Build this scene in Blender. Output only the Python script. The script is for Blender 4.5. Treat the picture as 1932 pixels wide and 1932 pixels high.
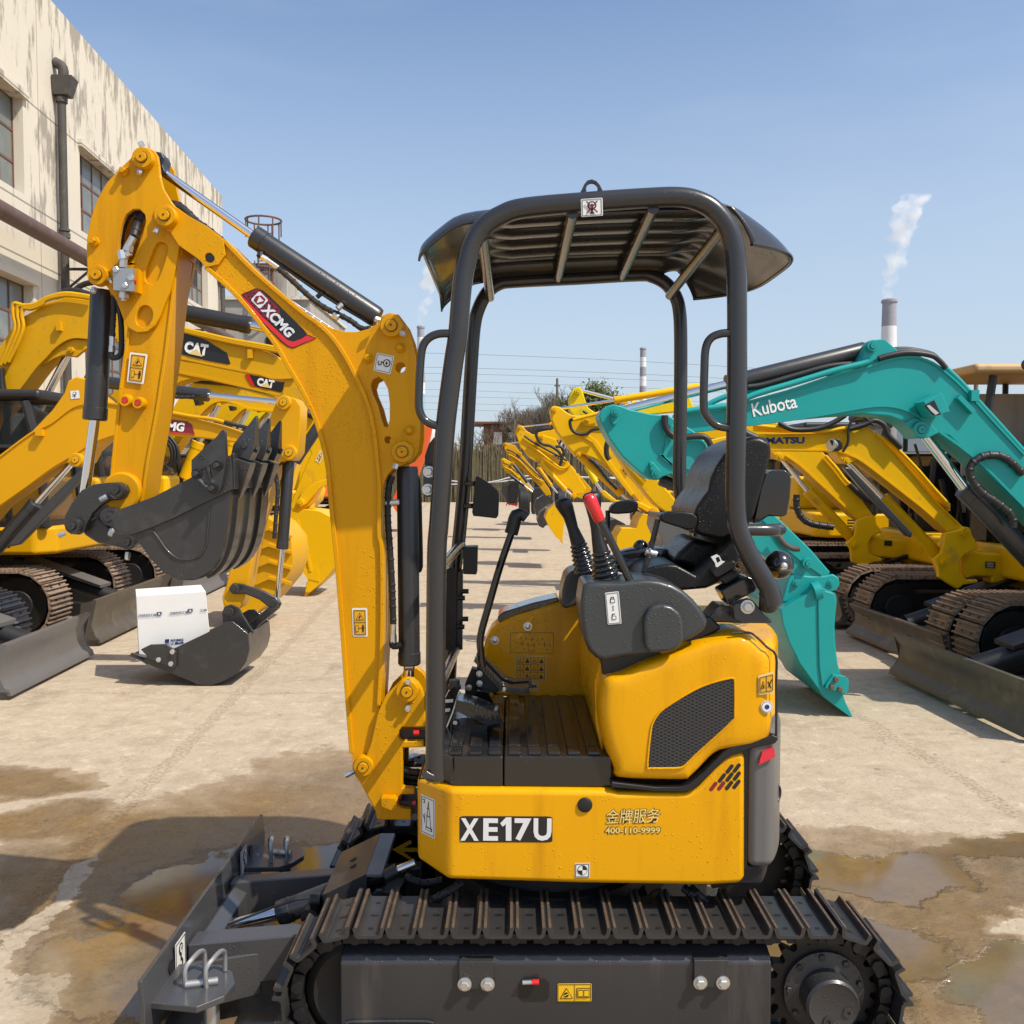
import bpy, bmesh, math, random
from mathutils import Vector, Matrix
from mathutils.geometry import tessellate_polygon
random.seed(7)
R = math.radians
for o in list(bpy.data.objects):
    bpy.data.objects.remove(o)
SC = bpy.context.scene
COL = SC.collection

# ------------------------------------------------------------------ camera, sky, sun, exposure
FPX, H = 1783.0, 1.58            # focal length in pixels of a 1932-pixel-wide picture, eye height
PITCH = math.atan(80 / FPX)
cam = bpy.data.cameras.new('camera')
co = bpy.data.objects.new('camera', cam)
COL.objects.link(co)
co.location = (0, 0, H)
co.rotation_euler = (R(90) - PITCH, 0, 0)
cam.sensor_width = 36
cam.lens = 36 * FPX / 1932
cam.clip_start, cam.clip_end = 0.05, 4000
SC.camera = co

SUNV = Vector((0.67, -0.40, 1.0)).normalized()
SUN_EL = math.asin(SUNV.z)
SUN_AZ = math.atan2(SUNV.x, SUNV.y)
wd = bpy.data.worlds.new('World')
SC.world = wd
wd.use_nodes = True
wn, wl_ = wd.node_tree.nodes, wd.node_tree.links
bg = wn['Background']
sky = wn.new('ShaderNodeTexSky')
sky.sky_type = 'NISHITA'
sky.sun_disc = False
sky.sun_elevation = SUN_EL
sky.sun_rotation = SUN_AZ
sky.altitude = 0
sky.air_density = 1.0
sky.dust_density = 1.7
sky.ozone_density = 2.6
# a thin veil of high cloud in the sky
tc = wn.new('ShaderNodeTexCoord')
mp = wn.new('ShaderNodeMapping')
mp.inputs['Scale'].default_value = (1.0, 1.0, 4.5)
nz = wn.new('ShaderNodeTexNoise')
nz.inputs['Scale'].default_value = 2.6
nz.inputs['Detail'].default_value = 5
nz.inputs['Roughness'].default_value = 0.55
rp = wn.new('ShaderNodeValToRGB')
rp.color_ramp.elements[0].position = 0.45
rp.color_ramp.elements[1].position = 0.80
rp.color_ramp.elements[0].color = (0.02, 0.02, 0.02, 1)
rp.color_ramp.elements[1].color = (0.22, 0.22, 0.22, 1)
mx = wn.new('ShaderNodeMix')
mx.data_type = 'RGBA'
mx.inputs['B'].default_value = (3.9, 4.4, 5.1, 1)
wl_.new(tc.outputs['Generated'], mp.inputs['Vector'])
wl_.new(mp.outputs['Vector'], nz.inputs['Vector'])
wl_.new(nz.outputs['Fac'], rp.inputs['Fac'])
wl_.new(rp.outputs['Color'], mx.inputs['Factor'])
wl_.new(sky.outputs['Color'], mx.inputs['A'])
# pale haze low over the horizon
sepz = wn.new('ShaderNodeSeparateXYZ')
wl_.new(tc.outputs['Generated'], sepz.inputs[0])
hf = wn.new('ShaderNodeMapRange')
hf.inputs['From Min'].default_value = 0.0
hf.inputs['From Max'].default_value = 0.44
hf.inputs['To Min'].default_value = 0.88
hf.inputs['To Max'].default_value = 0.0
wl_.new(sepz.outputs['Z'], hf.inputs['Value'])
mh = wn.new('ShaderNodeMix')
mh.data_type = 'RGBA'
mh.inputs['B'].default_value = (3.25, 3.80, 4.45, 1)
wl_.new(hf.outputs['Result'], mh.inputs['Factor'])
wl_.new(mx.outputs['Result'], mh.inputs['A'])
wl_.new(mh.outputs['Result'], bg.inputs['Color'])
bg.inputs['Strength'].default_value = 0.15

sl = bpy.data.lights.new('sun', 'SUN')
so = bpy.data.objects.new('sun', sl)
COL.objects.link(so)
sl.energy = 4.15
sl.angle = R(0.55)
sl.color = (1.0, 0.925, 0.79)
so.rotation_euler = SUNV.to_track_quat('Z', 'Y').to_euler()
so.location = (6, -6, 12)
SC.view_settings.view_transform = 'Standard'
SC.view_settings.look = 'None'
SC.view_settings.exposure = 0.28
SC.view_settings.gamma = 1
SC.cycles.max_bounces = 7
SC.cycles.diffuse_bounces = 3
SC.cycles.glossy_bounces = 3
SC.cycles.transparent_max_bounces = 10
SC.cycles.volume_bounces = 2
SC.cycles.volume_step_rate = 3.0
SC.cycles.volume_max_steps = 96
SC.cycles.caustics_reflective = False
SC.cycles.caustics_refractive = False

# ------------------------------------------------------------------ helpers: tracing and meshes
K = 0.62890625
def TR(x0, y0, s):
    return (x0, y0, s / 1932.0)
Z1, Z2, Z3, Z4 = TR(0, 0, 1000), TR(200, 400, 1100), TR(0, 1000, 1000), TR(1200, 500, 1200)
A1, A2, A3, A4 = TR(1400, 1000, 1000), TR(2072, 900, 1000), TR(1200, 1700, 1200), TR(300, 2172, 900)
A5, A6 = TR(900, 2272, 1000), TR(1900, 2272, 1172)
B1, B2, B3, B4 = TR(0, 850, 550), TR(450, 1000, 600), TR(0, 1550, 550), TR(1480, 1100, 600)
B5, B6 = TR(2300, 1000, 772), TR(2300, 1600, 772)
C1, C2, C3, C4 = TR(1100, 1350, 600), TR(1250, 1950, 500), TR(1700, 1300, 750), TR(1150, 1950, 650.5)
C5, C6, C7 = TR(1750, 1900, 650), TR(650, 600, 500), TR(1250, 550, 1150)
FD = TR(0, 0, 3072)
CST, SNT = math.cos(PITCH), math.sin(PITCH)
def W(T, p, Y):
    """point of the place seen at traced point p, at the depth Y metres in front of the photographer"""
    dx = (T[0] + p[0] * T[2]) * K - 966
    dy = 966 - (T[1] + p[1] * T[2]) * K
    ry = FPX * CST + dy * SNT
    rz = -FPX * SNT + dy * CST
    k = Y / ry
    return Vector((dx * k, Y, H + rz * k))
def WL(T, pts, Y):
    return [W(T, p, Y) for p in pts]
def PX(T, n, Y):
    return n * T[2] * K * Y / FPX
def cr(pts, n=4, closed=False):
    """Catmull-Rom through the points"""
    out, N = [], len(pts)
    P = [Vector(p) for p in pts]
    rng = range(N) if closed else range(N - 1)
    for i in rng:
        if closed:
            a, b, c, d = P[i - 1], P[i], P[(i + 1) % N], P[(i + 2) % N]
        else:
            a, b, c, d = P[max(i - 1, 0)], P[i], P[i + 1], P[min(i + 2, N - 1)]
        for k in range(n):
            t = k / n
            out.append(0.5 * ((2 * b) + (c - a) * t + (2 * a - 5 * b + 4 * c - d) * t * t + (3 * b - a - 3 * c + d) * t ** 3))
    if not closed:
        out.append(P[-1])
    return out
def frame(d):
    d = d.normalized()
    u = d.cross(Vector((0, 0, 1)) if abs(d.z) < 0.9 else Vector((0, 1, 0))).normalized()
    return u, d.cross(u).normalized()

WLOC = {}
class MB:
    def __init__(s):
        s.v, s.f, s.m, s.mats = [], [], [], []
    def mi(s, mat):
        if mat not in s.mats:
            s.mats.append(mat)
        return s.mats.index(mat)
    def add(s, vs, fs, mat):
        b = len(s.v)
        i = s.mi(mat)
        s.v += [Vector(v) for v in vs]
        for f in fs:
            s.f.append([b + k for k in f])
            s.m.append(i)
        return s
    def slab(s, poly, t, mat, holes=(), ax=None):
        """flat outline (3D points) pushed back by t along ax (default away from the camera, +Y)"""
        ax = Vector(ax) if ax else Vector((0, 1, 0))
        loops = [list(map(Vector, poly))] + [list(map(Vector, h)) for h in holes]
        allp = [p for l in loops for p in l]
        n = len(allp)
        vs = allp + [p + ax * t for p in allp]
        fs = []
        nrm = Vector((0, 0, 0))
        P = loops[0]
        for i in range(len(P)):
            nrm += P[i].cross(P[(i + 1) % len(P)])
        flip = nrm.dot(ax) > 0          # front face must look along -ax
        if not holes:
            f = list(range(n))
            fs.append(f[::-1] if flip else f)
            b = [n + k for k in range(n)]
            fs.append(b if flip else b[::-1])
        else:
            for tri in tessellate_polygon(loops):
                a, b, c = [allp[k] for k in tri]
                up = (b - a).cross(c - a).dot(ax)
                t3 = list(tri) if up < 0 else list(tri)[::-1]
                fs.append(t3)
                fs.append([k + n for k in t3[::-1]])
        o = 0
        for li, l in enumerate(loops):
            m = len(l)
            nn = Vector((0, 0, 0))
            for i in range(m):
                nn += l[i].cross(l[(i + 1) % m])
            fl = nn.dot(ax) > 0
            if li > 0:
                fl = not fl
            for i in range(m):
                a, b = o + i, o + (i + 1) % m
                q = [b, a, a + n, b + n]
                fs.append(q[::-1] if fl else q)
            o += m
        return s.add(vs, fs, mat)
    def box(s, c, sz, mat, rot=None):
        c = Vector(c)
        hx, hy, hz = sz[0] / 2, sz[1] / 2, sz[2] / 2
        vs = [Vector((x, y, z)) for x in (-hx, hx) for y in (-hy, hy) for z in (-hz, hz)]
        if rot is not None:
            vs = [rot @ v for v in vs]
        fs = [(0, 1, 3, 2), (4, 6, 7, 5), (0, 4, 5, 1), (2, 3, 7, 6), (0, 2, 6, 4), (1, 5, 7, 3)]
        return s.add([c + v for v in vs], fs, mat)
    def hexa(s, p, mat):
        """8 corners: bottom 4 (counter-clockwise from above), top 4"""
        fs = [(3, 2, 1, 0), (4, 5, 6, 7), (0, 1, 5, 4), (1, 2, 6, 5), (2, 3, 7, 6), (3, 0, 4, 7)]
        return s.add(p, fs, mat)
    def lathe(s, o, d, prof, mat, n=24, caps=True):
        """profile of (radius, height) turned about the axis d"""
        o, d = Vector(o), Vector(d).normalized()
        u, w = frame(d)
        vs, fs = [], []
        for r, h in prof:
            for k in range(n):
                a = 2 * math.pi * k / n
                vs.append(o + d * h + (u * math.cos(a) + w * math.sin(a)) * r)
        for j in range(len(prof) - 1):
            for k in range(n):
                a, b = j * n + k, j * n + (k + 1) % n
                fs.append([a, b, b + n, a + n])
        if caps:
            fs.append(list(range(n))[::-1])
            fs.append([(len(prof) - 1) * n + k for k in range(n)])
        return s.add(vs, fs, mat)
    def cyl(s, p, q, r, mat, r2=None, n=20):
        p, q = Vector(p), Vector(q)
        return s.lathe(p, q - p, [(r, 0), (r if r2 is None else r2, (q - p).length)], mat, n)
    def tube(s, path, r, mat, n=10, sub=5):
        P = cr(path, sub) if sub > 1 else [Vector(p) for p in path]
        vs, fs = [], []
        N = len(P)
        t0 = (P[1] - P[0]).normalized()
        u, w = frame(t0)
        for i in range(N):
            t = (P[min(i + 1, N - 1)] - P[max(i - 1, 0)])
            t = t.normalized() if t.length > 1e-9 else t0
            u = (u - t * u.dot(t)).normalized()
            w = t.cross(u)
            rr = r if not hasattr(r, '__len__') else r[0] + (r[1] - r[0]) * i / (N - 1)
            if callable(r):
                rr = r(i)
            for k in range(n):
                a = 2 * math.pi * k / n
                vs.append(P[i] + (u * math.cos(a) + w * math.sin(a)) * rr)
        for i in range(N - 1):
            for k in range(n):
                a, b = i * n + k, i * n + (k + 1) % n
                fs.append([a, b, b + n, a + n])
        fs.append(list(range(n))[::-1])
        fs.append([(N - 1) * n + k for k in range(n)])
        return s.add(vs, fs, mat)
    def strip(s, path, wd_, y0, y1, mat):
        """band following an X-Z path, wd_ wide, from depth y0 to y1"""
        P = [Vector(p) for p in path]
        L, Rr = [], []
        for i in range(len(P)):
            t = P[min(i + 1, len(P) - 1)] - P[max(i - 1, 0)]
            t.y = 0
            t.normalize()
            nrm = Vector((-t.z, 0, t.x)) * wd_ / 2
            a, b = P[i] + nrm, P[i] - nrm
            a.y = b.y = y0
            L.append(a)
            Rr.append(b)
        vs, fs = [], []
        for i in range(len(P)):
            for q in (L[i], Rr[i]):
                vs.append(q)
            for q in (L[i], Rr[i]):
                vs.append(Vector((q.x, y1, q.z)))
        for i in range(len(P) - 1):
            a, b = 4 * i, 4 * i + 4
            fs += [[a, b, b + 1, a + 1], [a + 2, a + 3, b + 3, b + 2], [a, a + 2, b + 2, b], [a + 1, b + 1, b + 3, a + 3]]
        e = 4 * (len(P) - 1)
        fs += [[0, 1, 3, 2], [e, e + 2, e + 3, e + 1]]
        return s.add(vs, fs, mat)
    def ell(s, c, rad, mat, n=20, m=12, rot=None, e=1.0):
        c = Vector(c)
        vs, fs = [], []
        sp = lambda x: math.copysign(abs(x) ** e, x)
        for j in range(1, m):
            th = math.pi * j / m
            for k in range(n):
                a = 2 * math.pi * k / n
                p = Vector((sp(math.sin(th)) * sp(math.cos(a)) * rad[0], sp(math.sin(th)) * sp(math.sin(a)) * rad[1], sp(math.cos(th)) * rad[2]))
                vs.append(p)
        vs += [Vector((0, 0, rad[2])), Vector((0, 0, -rad[2]))]
        if rot is not None:
            vs = [rot @ v for v in vs]
        vs = [c + v for v in vs]
        for j in range(m - 2):
            for k in range(n):
                a, b = j * n + k, j * n + (k + 1) % n
                fs.append([a, a + n, b + n, b])
        t, bo = len(vs) - 2, len(vs) - 1
        for k in range(n):
            fs.append([t, k, (k + 1) % n])
            e2 = (m - 2) * n
            fs.append([bo, e2 + (k + 1) % n, e2 + k])
        return s.add(vs, fs, mat)
    def grid(s, rows, mat, close=False):
        vs, fs = [], []
        n = len(rows[0])
        for r_ in rows:
            vs += r_
        for j in range(len(rows) - 1):
            for k in range(n - (0 if close else 1)):
                a, b = j * n + k, j * n + (k + 1) % n
                fs.append([a, b, b + n, a + n])
        return s.add(vs, fs, mat)
    def cut(s):
        s.cuts = getattr(s, 'cuts', []) + [(len(s.v), len(s.f))]
        return s
    def build(s, name, parent=None, **kw):
        cuts = [c for c in getattr(s, 'cuts', []) if c[1] < len(s.f)]
        if not cuts:
            return s.build1(name, parent, **kw)
        first, v0, f0 = None, 0, 0
        for v1, f1 in cuts + [(len(s.v), len(s.f))]:
            q = MB()
            q.v, q.mats, q.m = s.v[v0:v1], s.mats, s.m[f0:f1]
            q.f = [[k - v0 for k in f] for f in s.f[f0:f1]]
            o = q.build1(name, parent, **kw)
            first = first or o
            v0, f0 = v1, f1
        return first
    def build1(s, name, parent=None, bevel=0, seg=2, smooth=35, ang=30, label=None, fix=False):
        off = WLOC.get(parent.name, Vector((0, 0, 0))) if parent else Vector((0, 0, 0))
        me = bpy.data.meshes.new(name)
        me.from_pydata([tuple(v - off) for v in s.v], [], s.f)
        for m in s.mats:
            me.materials.append(m)
        me.polygons.foreach_set('material_index', s.m)
        me.polygons.foreach_set('use_smooth', [True] * len(s.f))
        if fix:
            bm = bmesh.new()
            bm.from_mesh(me)
            bmesh.ops.recalc_face_normals(bm, faces=bm.faces)
            bm.to_mesh(me)
            bm.free()
        me.update()
        o = bpy.data.objects.new(name, me)
        COL.objects.link(o)
        if parent:
            o.parent = parent
            WLOC[o.name] = off
        if bevel:
            b = o.modifiers.new('bevel', 'BEVEL')
            b.width = bevel
            b.segments = seg
            b.limit_method = 'ANGLE'
            b.angle_limit = R(ang)
            b.harden_normals = True
        else:
            me.set_sharp_from_angle(angle=R(smooth))
        if label:
            o['label'] = label
        return o
def tag(o, label, cat, group=None, kind=None):
    if label:
        o['label'] = label
    if cat:
        o['category'] = cat
    if group:
        o['group'] = group
    if kind:
        o['kind'] = kind
    return o
def thing(name, loc, label, cat, group=None):
    o = bpy.data.objects.new(name, None)
    COL.objects.link(o)
    o.location = loc
    o.empty_display_size = 0.2
    WLOC[o.name] = Vector(loc)
    return tag(o, label, cat, group)

# ------------------------------------------------------------------ materials
def nodes(name):
    m = bpy.data.materials.new(name)
    m.use_nodes = True
    return m, m.node_tree.nodes, m.node_tree.links, m.node_tree.nodes['Principled BSDF']
def ramp(N, a, b, ca=(0, 0, 0, 1), cb=(1, 1, 1, 1)):
    r_ = N.new('ShaderNodeValToRGB')
    r_.color_ramp.elements[0].position = a
    r_.color_ramp.elements[1].position = b
    r_.color_ramp.elements[0].color = ca
    r_.color_ramp.elements[1].color = cb
    return r_
def noise(N, L, vec, scale, detail=4, rough=0.55):
    n = N.new('ShaderNodeTexNoise')
    n.inputs['Scale'].default_value = scale
    n.inputs['Detail'].default_value = detail
    n.inputs['Roughness'].default_value = rough
    if vec is not None:
        L.new(vec, n.inputs['Vector'])
    return n
def mixc(N, L, fac, a, b, mode='MIX'):
    m = N.new('ShaderNodeMix')
    m.data_type = 'RGBA'
    m.blend_type = mode
    for key, val in (('Factor', fac), ('A', a), ('B', b)):
        if hasattr(val, 'is_output'):
            L.new(val, m.inputs[key])
        elif key == 'Factor':
            m.inputs[key].default_value = val
        else:
            m.inputs[key].default_value = (*val, 1) if len(val) == 3 else val
    return m.outputs['Result']
def mth(N, L, op, a, b=None, c=None):
    m = N.new('ShaderNodeMath')
    m.operation = op
    for i, v in enumerate((a, b, c)):
        if v is None:
            continue
        if hasattr(v, 'is_output'):
            L.new(v, m.inputs[i])
        else:
            m.inputs[i].default_value = v
    return m.outputs[0]
def mat(name, col, rough=0.5, metal=0.0, coat=0.0, var=0.12, vs=6.0, bump=0.0, bs=80.0, dirt=None, dirt_amt=0.0, ds=5.0, drops=0.0, drop_scale=110.0, spec=0.5, streak=False):
    m, N, L, B = nodes(name)
    t = N.new('ShaderNodeTexCoord').outputs['Object']
    n1 = noise(N, L, t, vs, 5)
    lo = tuple(max(c * (1 - var), 0) for c in col)
    hi = tuple(c * (1 + var) for c in col)
    c = mixc(N, L, n1.outputs['Fac'], lo, hi)
    if dirt:
        v = t
        if streak:
            mpp = N.new('ShaderNodeMapping')
            mpp.inputs['Scale'].default_value = (1, 1, 0.12)
            L.new(t, mpp.inputs['Vector'])
            v = mpp.outputs['Vector']
        n2 = noise(N, L, v, ds, 8, 0.65)
        r2 = ramp(N, 0.62 - 0.3 * dirt_amt, 0.80 - 0.2 * dirt_amt)
        L.new(n2.outputs['Fac'], r2.inputs['Fac'])
        c = mixc(N, L, r2.outputs['Color'], c, dirt)
    L.new(c, B.inputs['Base Color'])
    B.inputs['Metallic'].default_value = metal
    B.inputs['Coat Weight'].default_value = coat
    B.inputs['Coat Roughness'].default_value = 0.08
    B.inputs['Specular IOR Level'].default_value = spec
    n3 = noise(N, L, t, vs * 3, 4)
    rr = N.new('ShaderNodeMapRange')
    rr.inputs['To Min'].default_value = max(rough - 0.08, 0.02)
    rr.inputs['To Max'].default_value = min(rough + 0.10, 1)
    L.new(n3.outputs['Fac'], rr.inputs['Value'])
    L.new(rr.outputs['Result'], B.inputs['Roughness'])
    hgt = None
    if bump:
        nb = noise(N, L, t, bs, 3)
        hgt = mth(N, L, 'MULTIPLY', nb.outputs['Fac'], bump)
    if drops:
        # water drops standing on the paint after the wash
        total = None
        for sc_, th, seed in ((drop_scale, 0.55, 0.0), (drop_scale * 2.1, 0.62, 3.7)):
            vo = N.new('ShaderNodeTexVoronoi')
            vo.inputs['Scale'].default_value = sc_
            ad = N.new('ShaderNodeVectorMath')
            ad.operation = 'ADD'
            ad.inputs[1].default_value = (seed, seed * 1.7, seed * 0.6)
            L.new(t, ad.inputs[0])
            L.new(ad.outputs[0], vo.inputs['Vector'])
            sp = N.new('ShaderNodeSeparateColor')
            L.new(vo.outputs['Color'], sp.inputs[0])
            rad = mth(N, L, 'MULTIPLY_ADD', sp.outputs[0], 0.22, 0.16)
            d = mth(N, L, 'SUBTRACT', rad, vo.outputs['Distance'])
            d = mth(N, L, 'MAXIMUM', d, 0.0)
            d = mth(N, L, 'POWER', d, 0.5)
            keep = mth(N, L, 'GREATER_THAN', sp.outputs[1], th)
            d = mth(N, L, 'MULTIPLY', d, keep)
            d = mth(N, L, 'MULTIPLY', d, 60.0 / sc_)
            total = d if total is None else mth(N, L, 'ADD', total, d)
        pat = noise(N, L, t, 4.0, 2)
        pr = ramp(N, 0.42, 0.58)
        L.new(pat.outputs['Fac'], pr.inputs['Fac'])
        total = mth(N, L, 'MULTIPLY', total, pr.outputs['Color'])
        total = mth(N, L, 'MULTIPLY', total, drops)
        hgt = total if hgt is None else mth(N, L, 'ADD', hgt, total)
    if hgt is not None:
        bp = N.new('ShaderNodeBump')
        bp.inputs['Strength'].default_value = 1.0
        bp.inputs['Distance'].default_value = 0.01
        L.new(hgt, bp.inputs['Height'])
        L.new(bp.outputs['Normal'], B.inputs['Normal'])
    return m
M = {}
M['yel'] = mat('wet yellow paint', (0.64, 0.300, 0.0008), 0.36, coat=0.06, spec=0.16, var=0.07, vs=3, drops=0.55, bump=0.02, bs=25, dirt=(0.50, 0.215, 0.002), dirt_amt=0.30, ds=8, streak=True)
M['yel_house'] = mat('glossy wet yellow panel paint', (0.71, 0.338, 0.0008), 0.26, coat=0.22, spec=0.16, var=0.06, vs=3, drops=0.6, drop_scale=105, dirt=(0.56, 0.245, 0.001), dirt_amt=0.35, ds=11, streak=True)
M['yel_b'] = mat('bright yellow excavator paint', (0.76, 0.425, 0.002), 0.42, coat=0.03, spec=0.2, var=0.10, vs=1.5, dirt=(0.42, 0.24, 0.04), dirt_amt=0.10, ds=6)
M['yel_c'] = mat('amber yellow excavator paint', (0.62, 0.325, 0.003), 0.45, coat=0.03, spec=0.2, var=0.10, vs=1.5, dirt=(0.28, 0.17, 0.07), dirt_amt=0.08, ds=6)
M['yel_n'] = mat('new amber excavator paint', (0.64, 0.315, 0.0015), 0.40, coat=0.05, spec=0.2, var=0.06, vs=1.5)
M['lemon'] = mat('lemon yellow excavator paint', (0.76, 0.56, 0.006), 0.42, coat=0.03, spec=0.2, var=0.10, vs=1.5, dirt=(0.3, 0.2, 0.05), dirt_amt=0.2)
M['teal'] = mat('teal excavator paint', (0.006, 0.30, 0.29), 0.42, coat=0.1, spec=0.35, var=0.12, vs=1.6, dirt=(0.06, 0.20, 0.18), dirt_amt=0.12, ds=7)
M['orange'] = mat('orange excavator paint', (0.72, 0.11, 0.02), 0.45, var=0.1)
M['grey'] = mat('dark grey satin paint', (0.032, 0.032, 0.034), 0.34, coat=0.25, var=0.12, vs=4, drops=0.35, drop_scale=115)
M['grey_tube'] = mat('charcoal tube paint', (0.026, 0.0255, 0.027), 0.25, coat=0.4, spec=0.4, var=0.10, vs=3, drops=0.12, drop_scale=115)
M['bucket'] = mat('charcoal bucket paint', (0.027, 0.026, 0.0265), 0.36, coat=0.25, var=0.25, vs=5, drops=0.5, drop_scale=115, bump=0.03, bs=60, dirt=(0.060, 0.057, 0.052), dirt_amt=0.22, ds=7)
M['frame'] = mat('track frame paint', (0.030, 0.030, 0.032), 0.36, coat=0.2, var=0.2, vs=4, drops=0.5, dirt=(0.10, 0.09, 0.08), dirt_amt=0.15, streak=True)
M['black'] = mat('black plastic', (0.008, 0.008, 0.0085), 0.42, var=0.2, vs=8)
M['gloss'] = mat('wet black plastic', (0.008, 0.008, 0.0085), 0.14, coat=0.6, var=0.1, drops=0.4, drop_scale=120)
M['vinyl'] = mat('wet black seat vinyl', (0.008, 0.008, 0.0085), 0.34, spec=0.35, var=0.15, drops=0.9, drop_scale=105, bump=0.04, bs=220)
M['rubber'] = mat('black hose rubber', (0.014, 0.014, 0.015), 0.5, var=0.2)
M['mat'] = mat('wet dark floor mat', (0.014, 0.0125, 0.011), 0.22, coat=0.4, var=0.3, vs=7, drops=0.8, drop_scale=110, bump=0.05, bs=40)
M['console'] = mat('grey console plastic', (0.036, 0.040, 0.042), 0.36, coat=0.1, var=0.08, drops=0.5, drop_scale=105)
M['chrome'] = mat('chromed rod', (0.72, 0.72, 0.73), 0.12, 1.0, var=0.05)
M['zinc'] = mat('zinc plated fitting', (0.62, 0.62, 0.60), 0.30, 0.85, var=0.12, vs=20)
M['alu'] = mat('valve block metal', (0.42, 0.42, 0.42), 0.38, 0.7, var=0.1)
M['steel'] = mat('dark track steel', (0.046, 0.045, 0.046), 0.34, 0.35, var=0.3, vs=12, drops=0.2, dirt=(0.085, 0.070, 0.055), dirt_amt=0.06, ds=14)
M['rust'] = mat('rust worn grouser steel', (0.085, 0.062, 0.045), 0.6, 0.1, var=0.5, vs=40, dirt=(0.20, 0.095, 0.045), dirt_amt=0.45, ds=45, bump=0.2, bs=120)
M['old_track'] = mat('rusty used track steel', (0.27, 0.195, 0.14), 0.75, 0.1, var=0.35, vs=9, dirt=(0.06, 0.042, 0.032), dirt_amt=0.3, ds=8, bump=0.2, bs=40)
M['grey_track'] = mat('grey used track steel', (0.15, 0.15, 0.15), 0.6, 0.2, var=0.25, vs=9)
M['under'] = mat('oily black undercarriage', (0.008, 0.0075, 0.0075), 0.55, var=0.4, vs=5)
M['blade'] = mat('grey blade paint', (0.115, 0.112, 0.110), 0.42, coat=0.1, var=0.12, vs=4, drops=0.15)
M['blade_old'] = mat('worn brown blade steel', (0.105, 0.092, 0.074), 0.45, 0.3, var=0.3, vs=5, dirt=(0.19, 0.16, 0.11), dirt_amt=0.3, ds=7)
M['blade_main'] = mat('wet grey blade paint', (0.058, 0.058, 0.061), 0.30, coat=0.35, var=0.15, vs=4, drops=0.4, drop_scale=115)
M['cyl'] = mat('dark cylinder paint', (0.024, 0.0245, 0.027), 0.36, coat=0.2, var=0.12, drops=0.3, drop_scale=115)
M['white'] = mat('white sticker', (0.72, 0.72, 0.70), 0.4, var=0.03)
M['bwhite'] = mat('white lettering', (0.80, 0.80, 0.79), 0.4, var=0.02)
M['silver'] = mat('silver lettering', (0.72, 0.73, 0.75), 0.3, 0.2, var=0.04)
M['sy'] = mat('yellow sticker', (0.80, 0.47, 0.01), 0.4, var=0.03)
M['so'] = mat('orange yellow sticker', (0.72, 0.36, 0.01), 0.4, var=0.03)
M['sk'] = mat('black print', (0.012, 0.012, 0.012), 0.4, var=0.05)
M['red'] = mat('red plastic', (0.62, 0.012, 0.016), 0.30, coat=0.4, var=0.05)
M['dred'] = mat('dark red print', (0.20, 0.010, 0.022), 0.35, var=0.05)
M['reflector'] = mat('red reflector', (0.65, 0.02, 0.04), 0.25, coat=0.5, var=0.1, vs=200)
M['navy'] = mat('navy print', (0.012, 0.03, 0.14), 0.45, var=0.05)
M['gold'] = mat('gold lettering', (0.78, 0.60, 0.20), 0.35, 0.1, var=0.05)
M['beige'] = mat('beige print', (0.75, 0.55, 0.22), 0.45, var=0.03)
M['tan'] = mat('faded tan roof paint', (0.52, 0.33, 0.15), 0.6, var=0.15, vs=3, dirt=(0.3, 0.2, 0.1), dirt_amt=0.2)
M['carton'] = mat('white cardboard', (0.78, 0.78, 0.76), 0.7, var=0.03)
M['glass'] = mat('dark cab glass', (0.020, 0.026, 0.026), 0.10, var=0.2, spec=0.8)
_g = M['glass'].node_tree.nodes['Principled BSDF']
_g.inputs['Alpha'].default_value = 0.42
_g.inputs['Base Color'].default_value = (0.03, 0.04, 0.04, 1)
M['cab'] = mat('dark cab frame', (0.018, 0.018, 0.019), 0.45, var=0.3)
M['concrete_c'] = mat('grey concrete', (0.33, 0.31, 0.27), 0.85, var=0.25, vs=2, dirt=(0.16, 0.13, 0.10), dirt_amt=0.4, ds=1.5, streak=True)
M['brown_pipe'] = mat('brown painted pipe', (0.105, 0.062, 0.048), 0.55, var=0.25, vs=2, dirt=(0.2, 0.14, 0.11), dirt_amt=0.2)
M['drain'] = mat('old cast drain pipe', (0.062, 0.056, 0.050), 0.7, var=0.35, vs=3, dirt=(0.13, 0.11, 0.09), dirt_amt=0.25)
M['rustf'] = mat('rusty window frame', (0.15, 0.075, 0.055), 0.75, var=0.4, vs=3)
M['pane'] = mat('dusty window glass', (0.155, 0.175, 0.165), 0.22, var=0.25, vs=0.6, dirt=(0.24, 0.25, 0.22), dirt_amt=0.4, ds=1.2)
M['pane_open'] = mat('dark broken window', (0.012, 0.012, 0.012), 0.4, var=0.2)
M['shed'] = mat('rust red sheet metal', (0.17, 0.065, 0.045), 0.8, var=0.4, vs=1.5)
M['wood'] = mat('weathered wood', (0.16, 0.13, 0.10), 0.85, var=0.3)
M['bark'] = mat('grey bark', (0.14, 0.115, 0.085), 0.9, var=0.3)
M['leaf'] = mat('evergreen leaves', (0.075, 0.095, 0.018), 0.6, var=0.5, vs=3)
M['reed'] = mat('dry reeds', (0.17, 0.145, 0.085), 0.9, var=0.55, vs=6)
M['stack_g'] = mat('grey band', (0.27, 0.27, 0.31), 0.9, var=0.12, vs=0.3)  # chimney band tones kept pale to stand for distance haze
M['stack_w'] = mat('white band', (0.62, 0.62, 0.63), 0.9, var=0.10, vs=0.3)
M['stack_t'] = mat('pale blue band', (0.22, 0.40, 0.48), 0.9, var=0.10, vs=0.3)
M['wire'] = mat('power wire', (0.10, 0.11, 0.12), 0.8, var=0.1)

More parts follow.
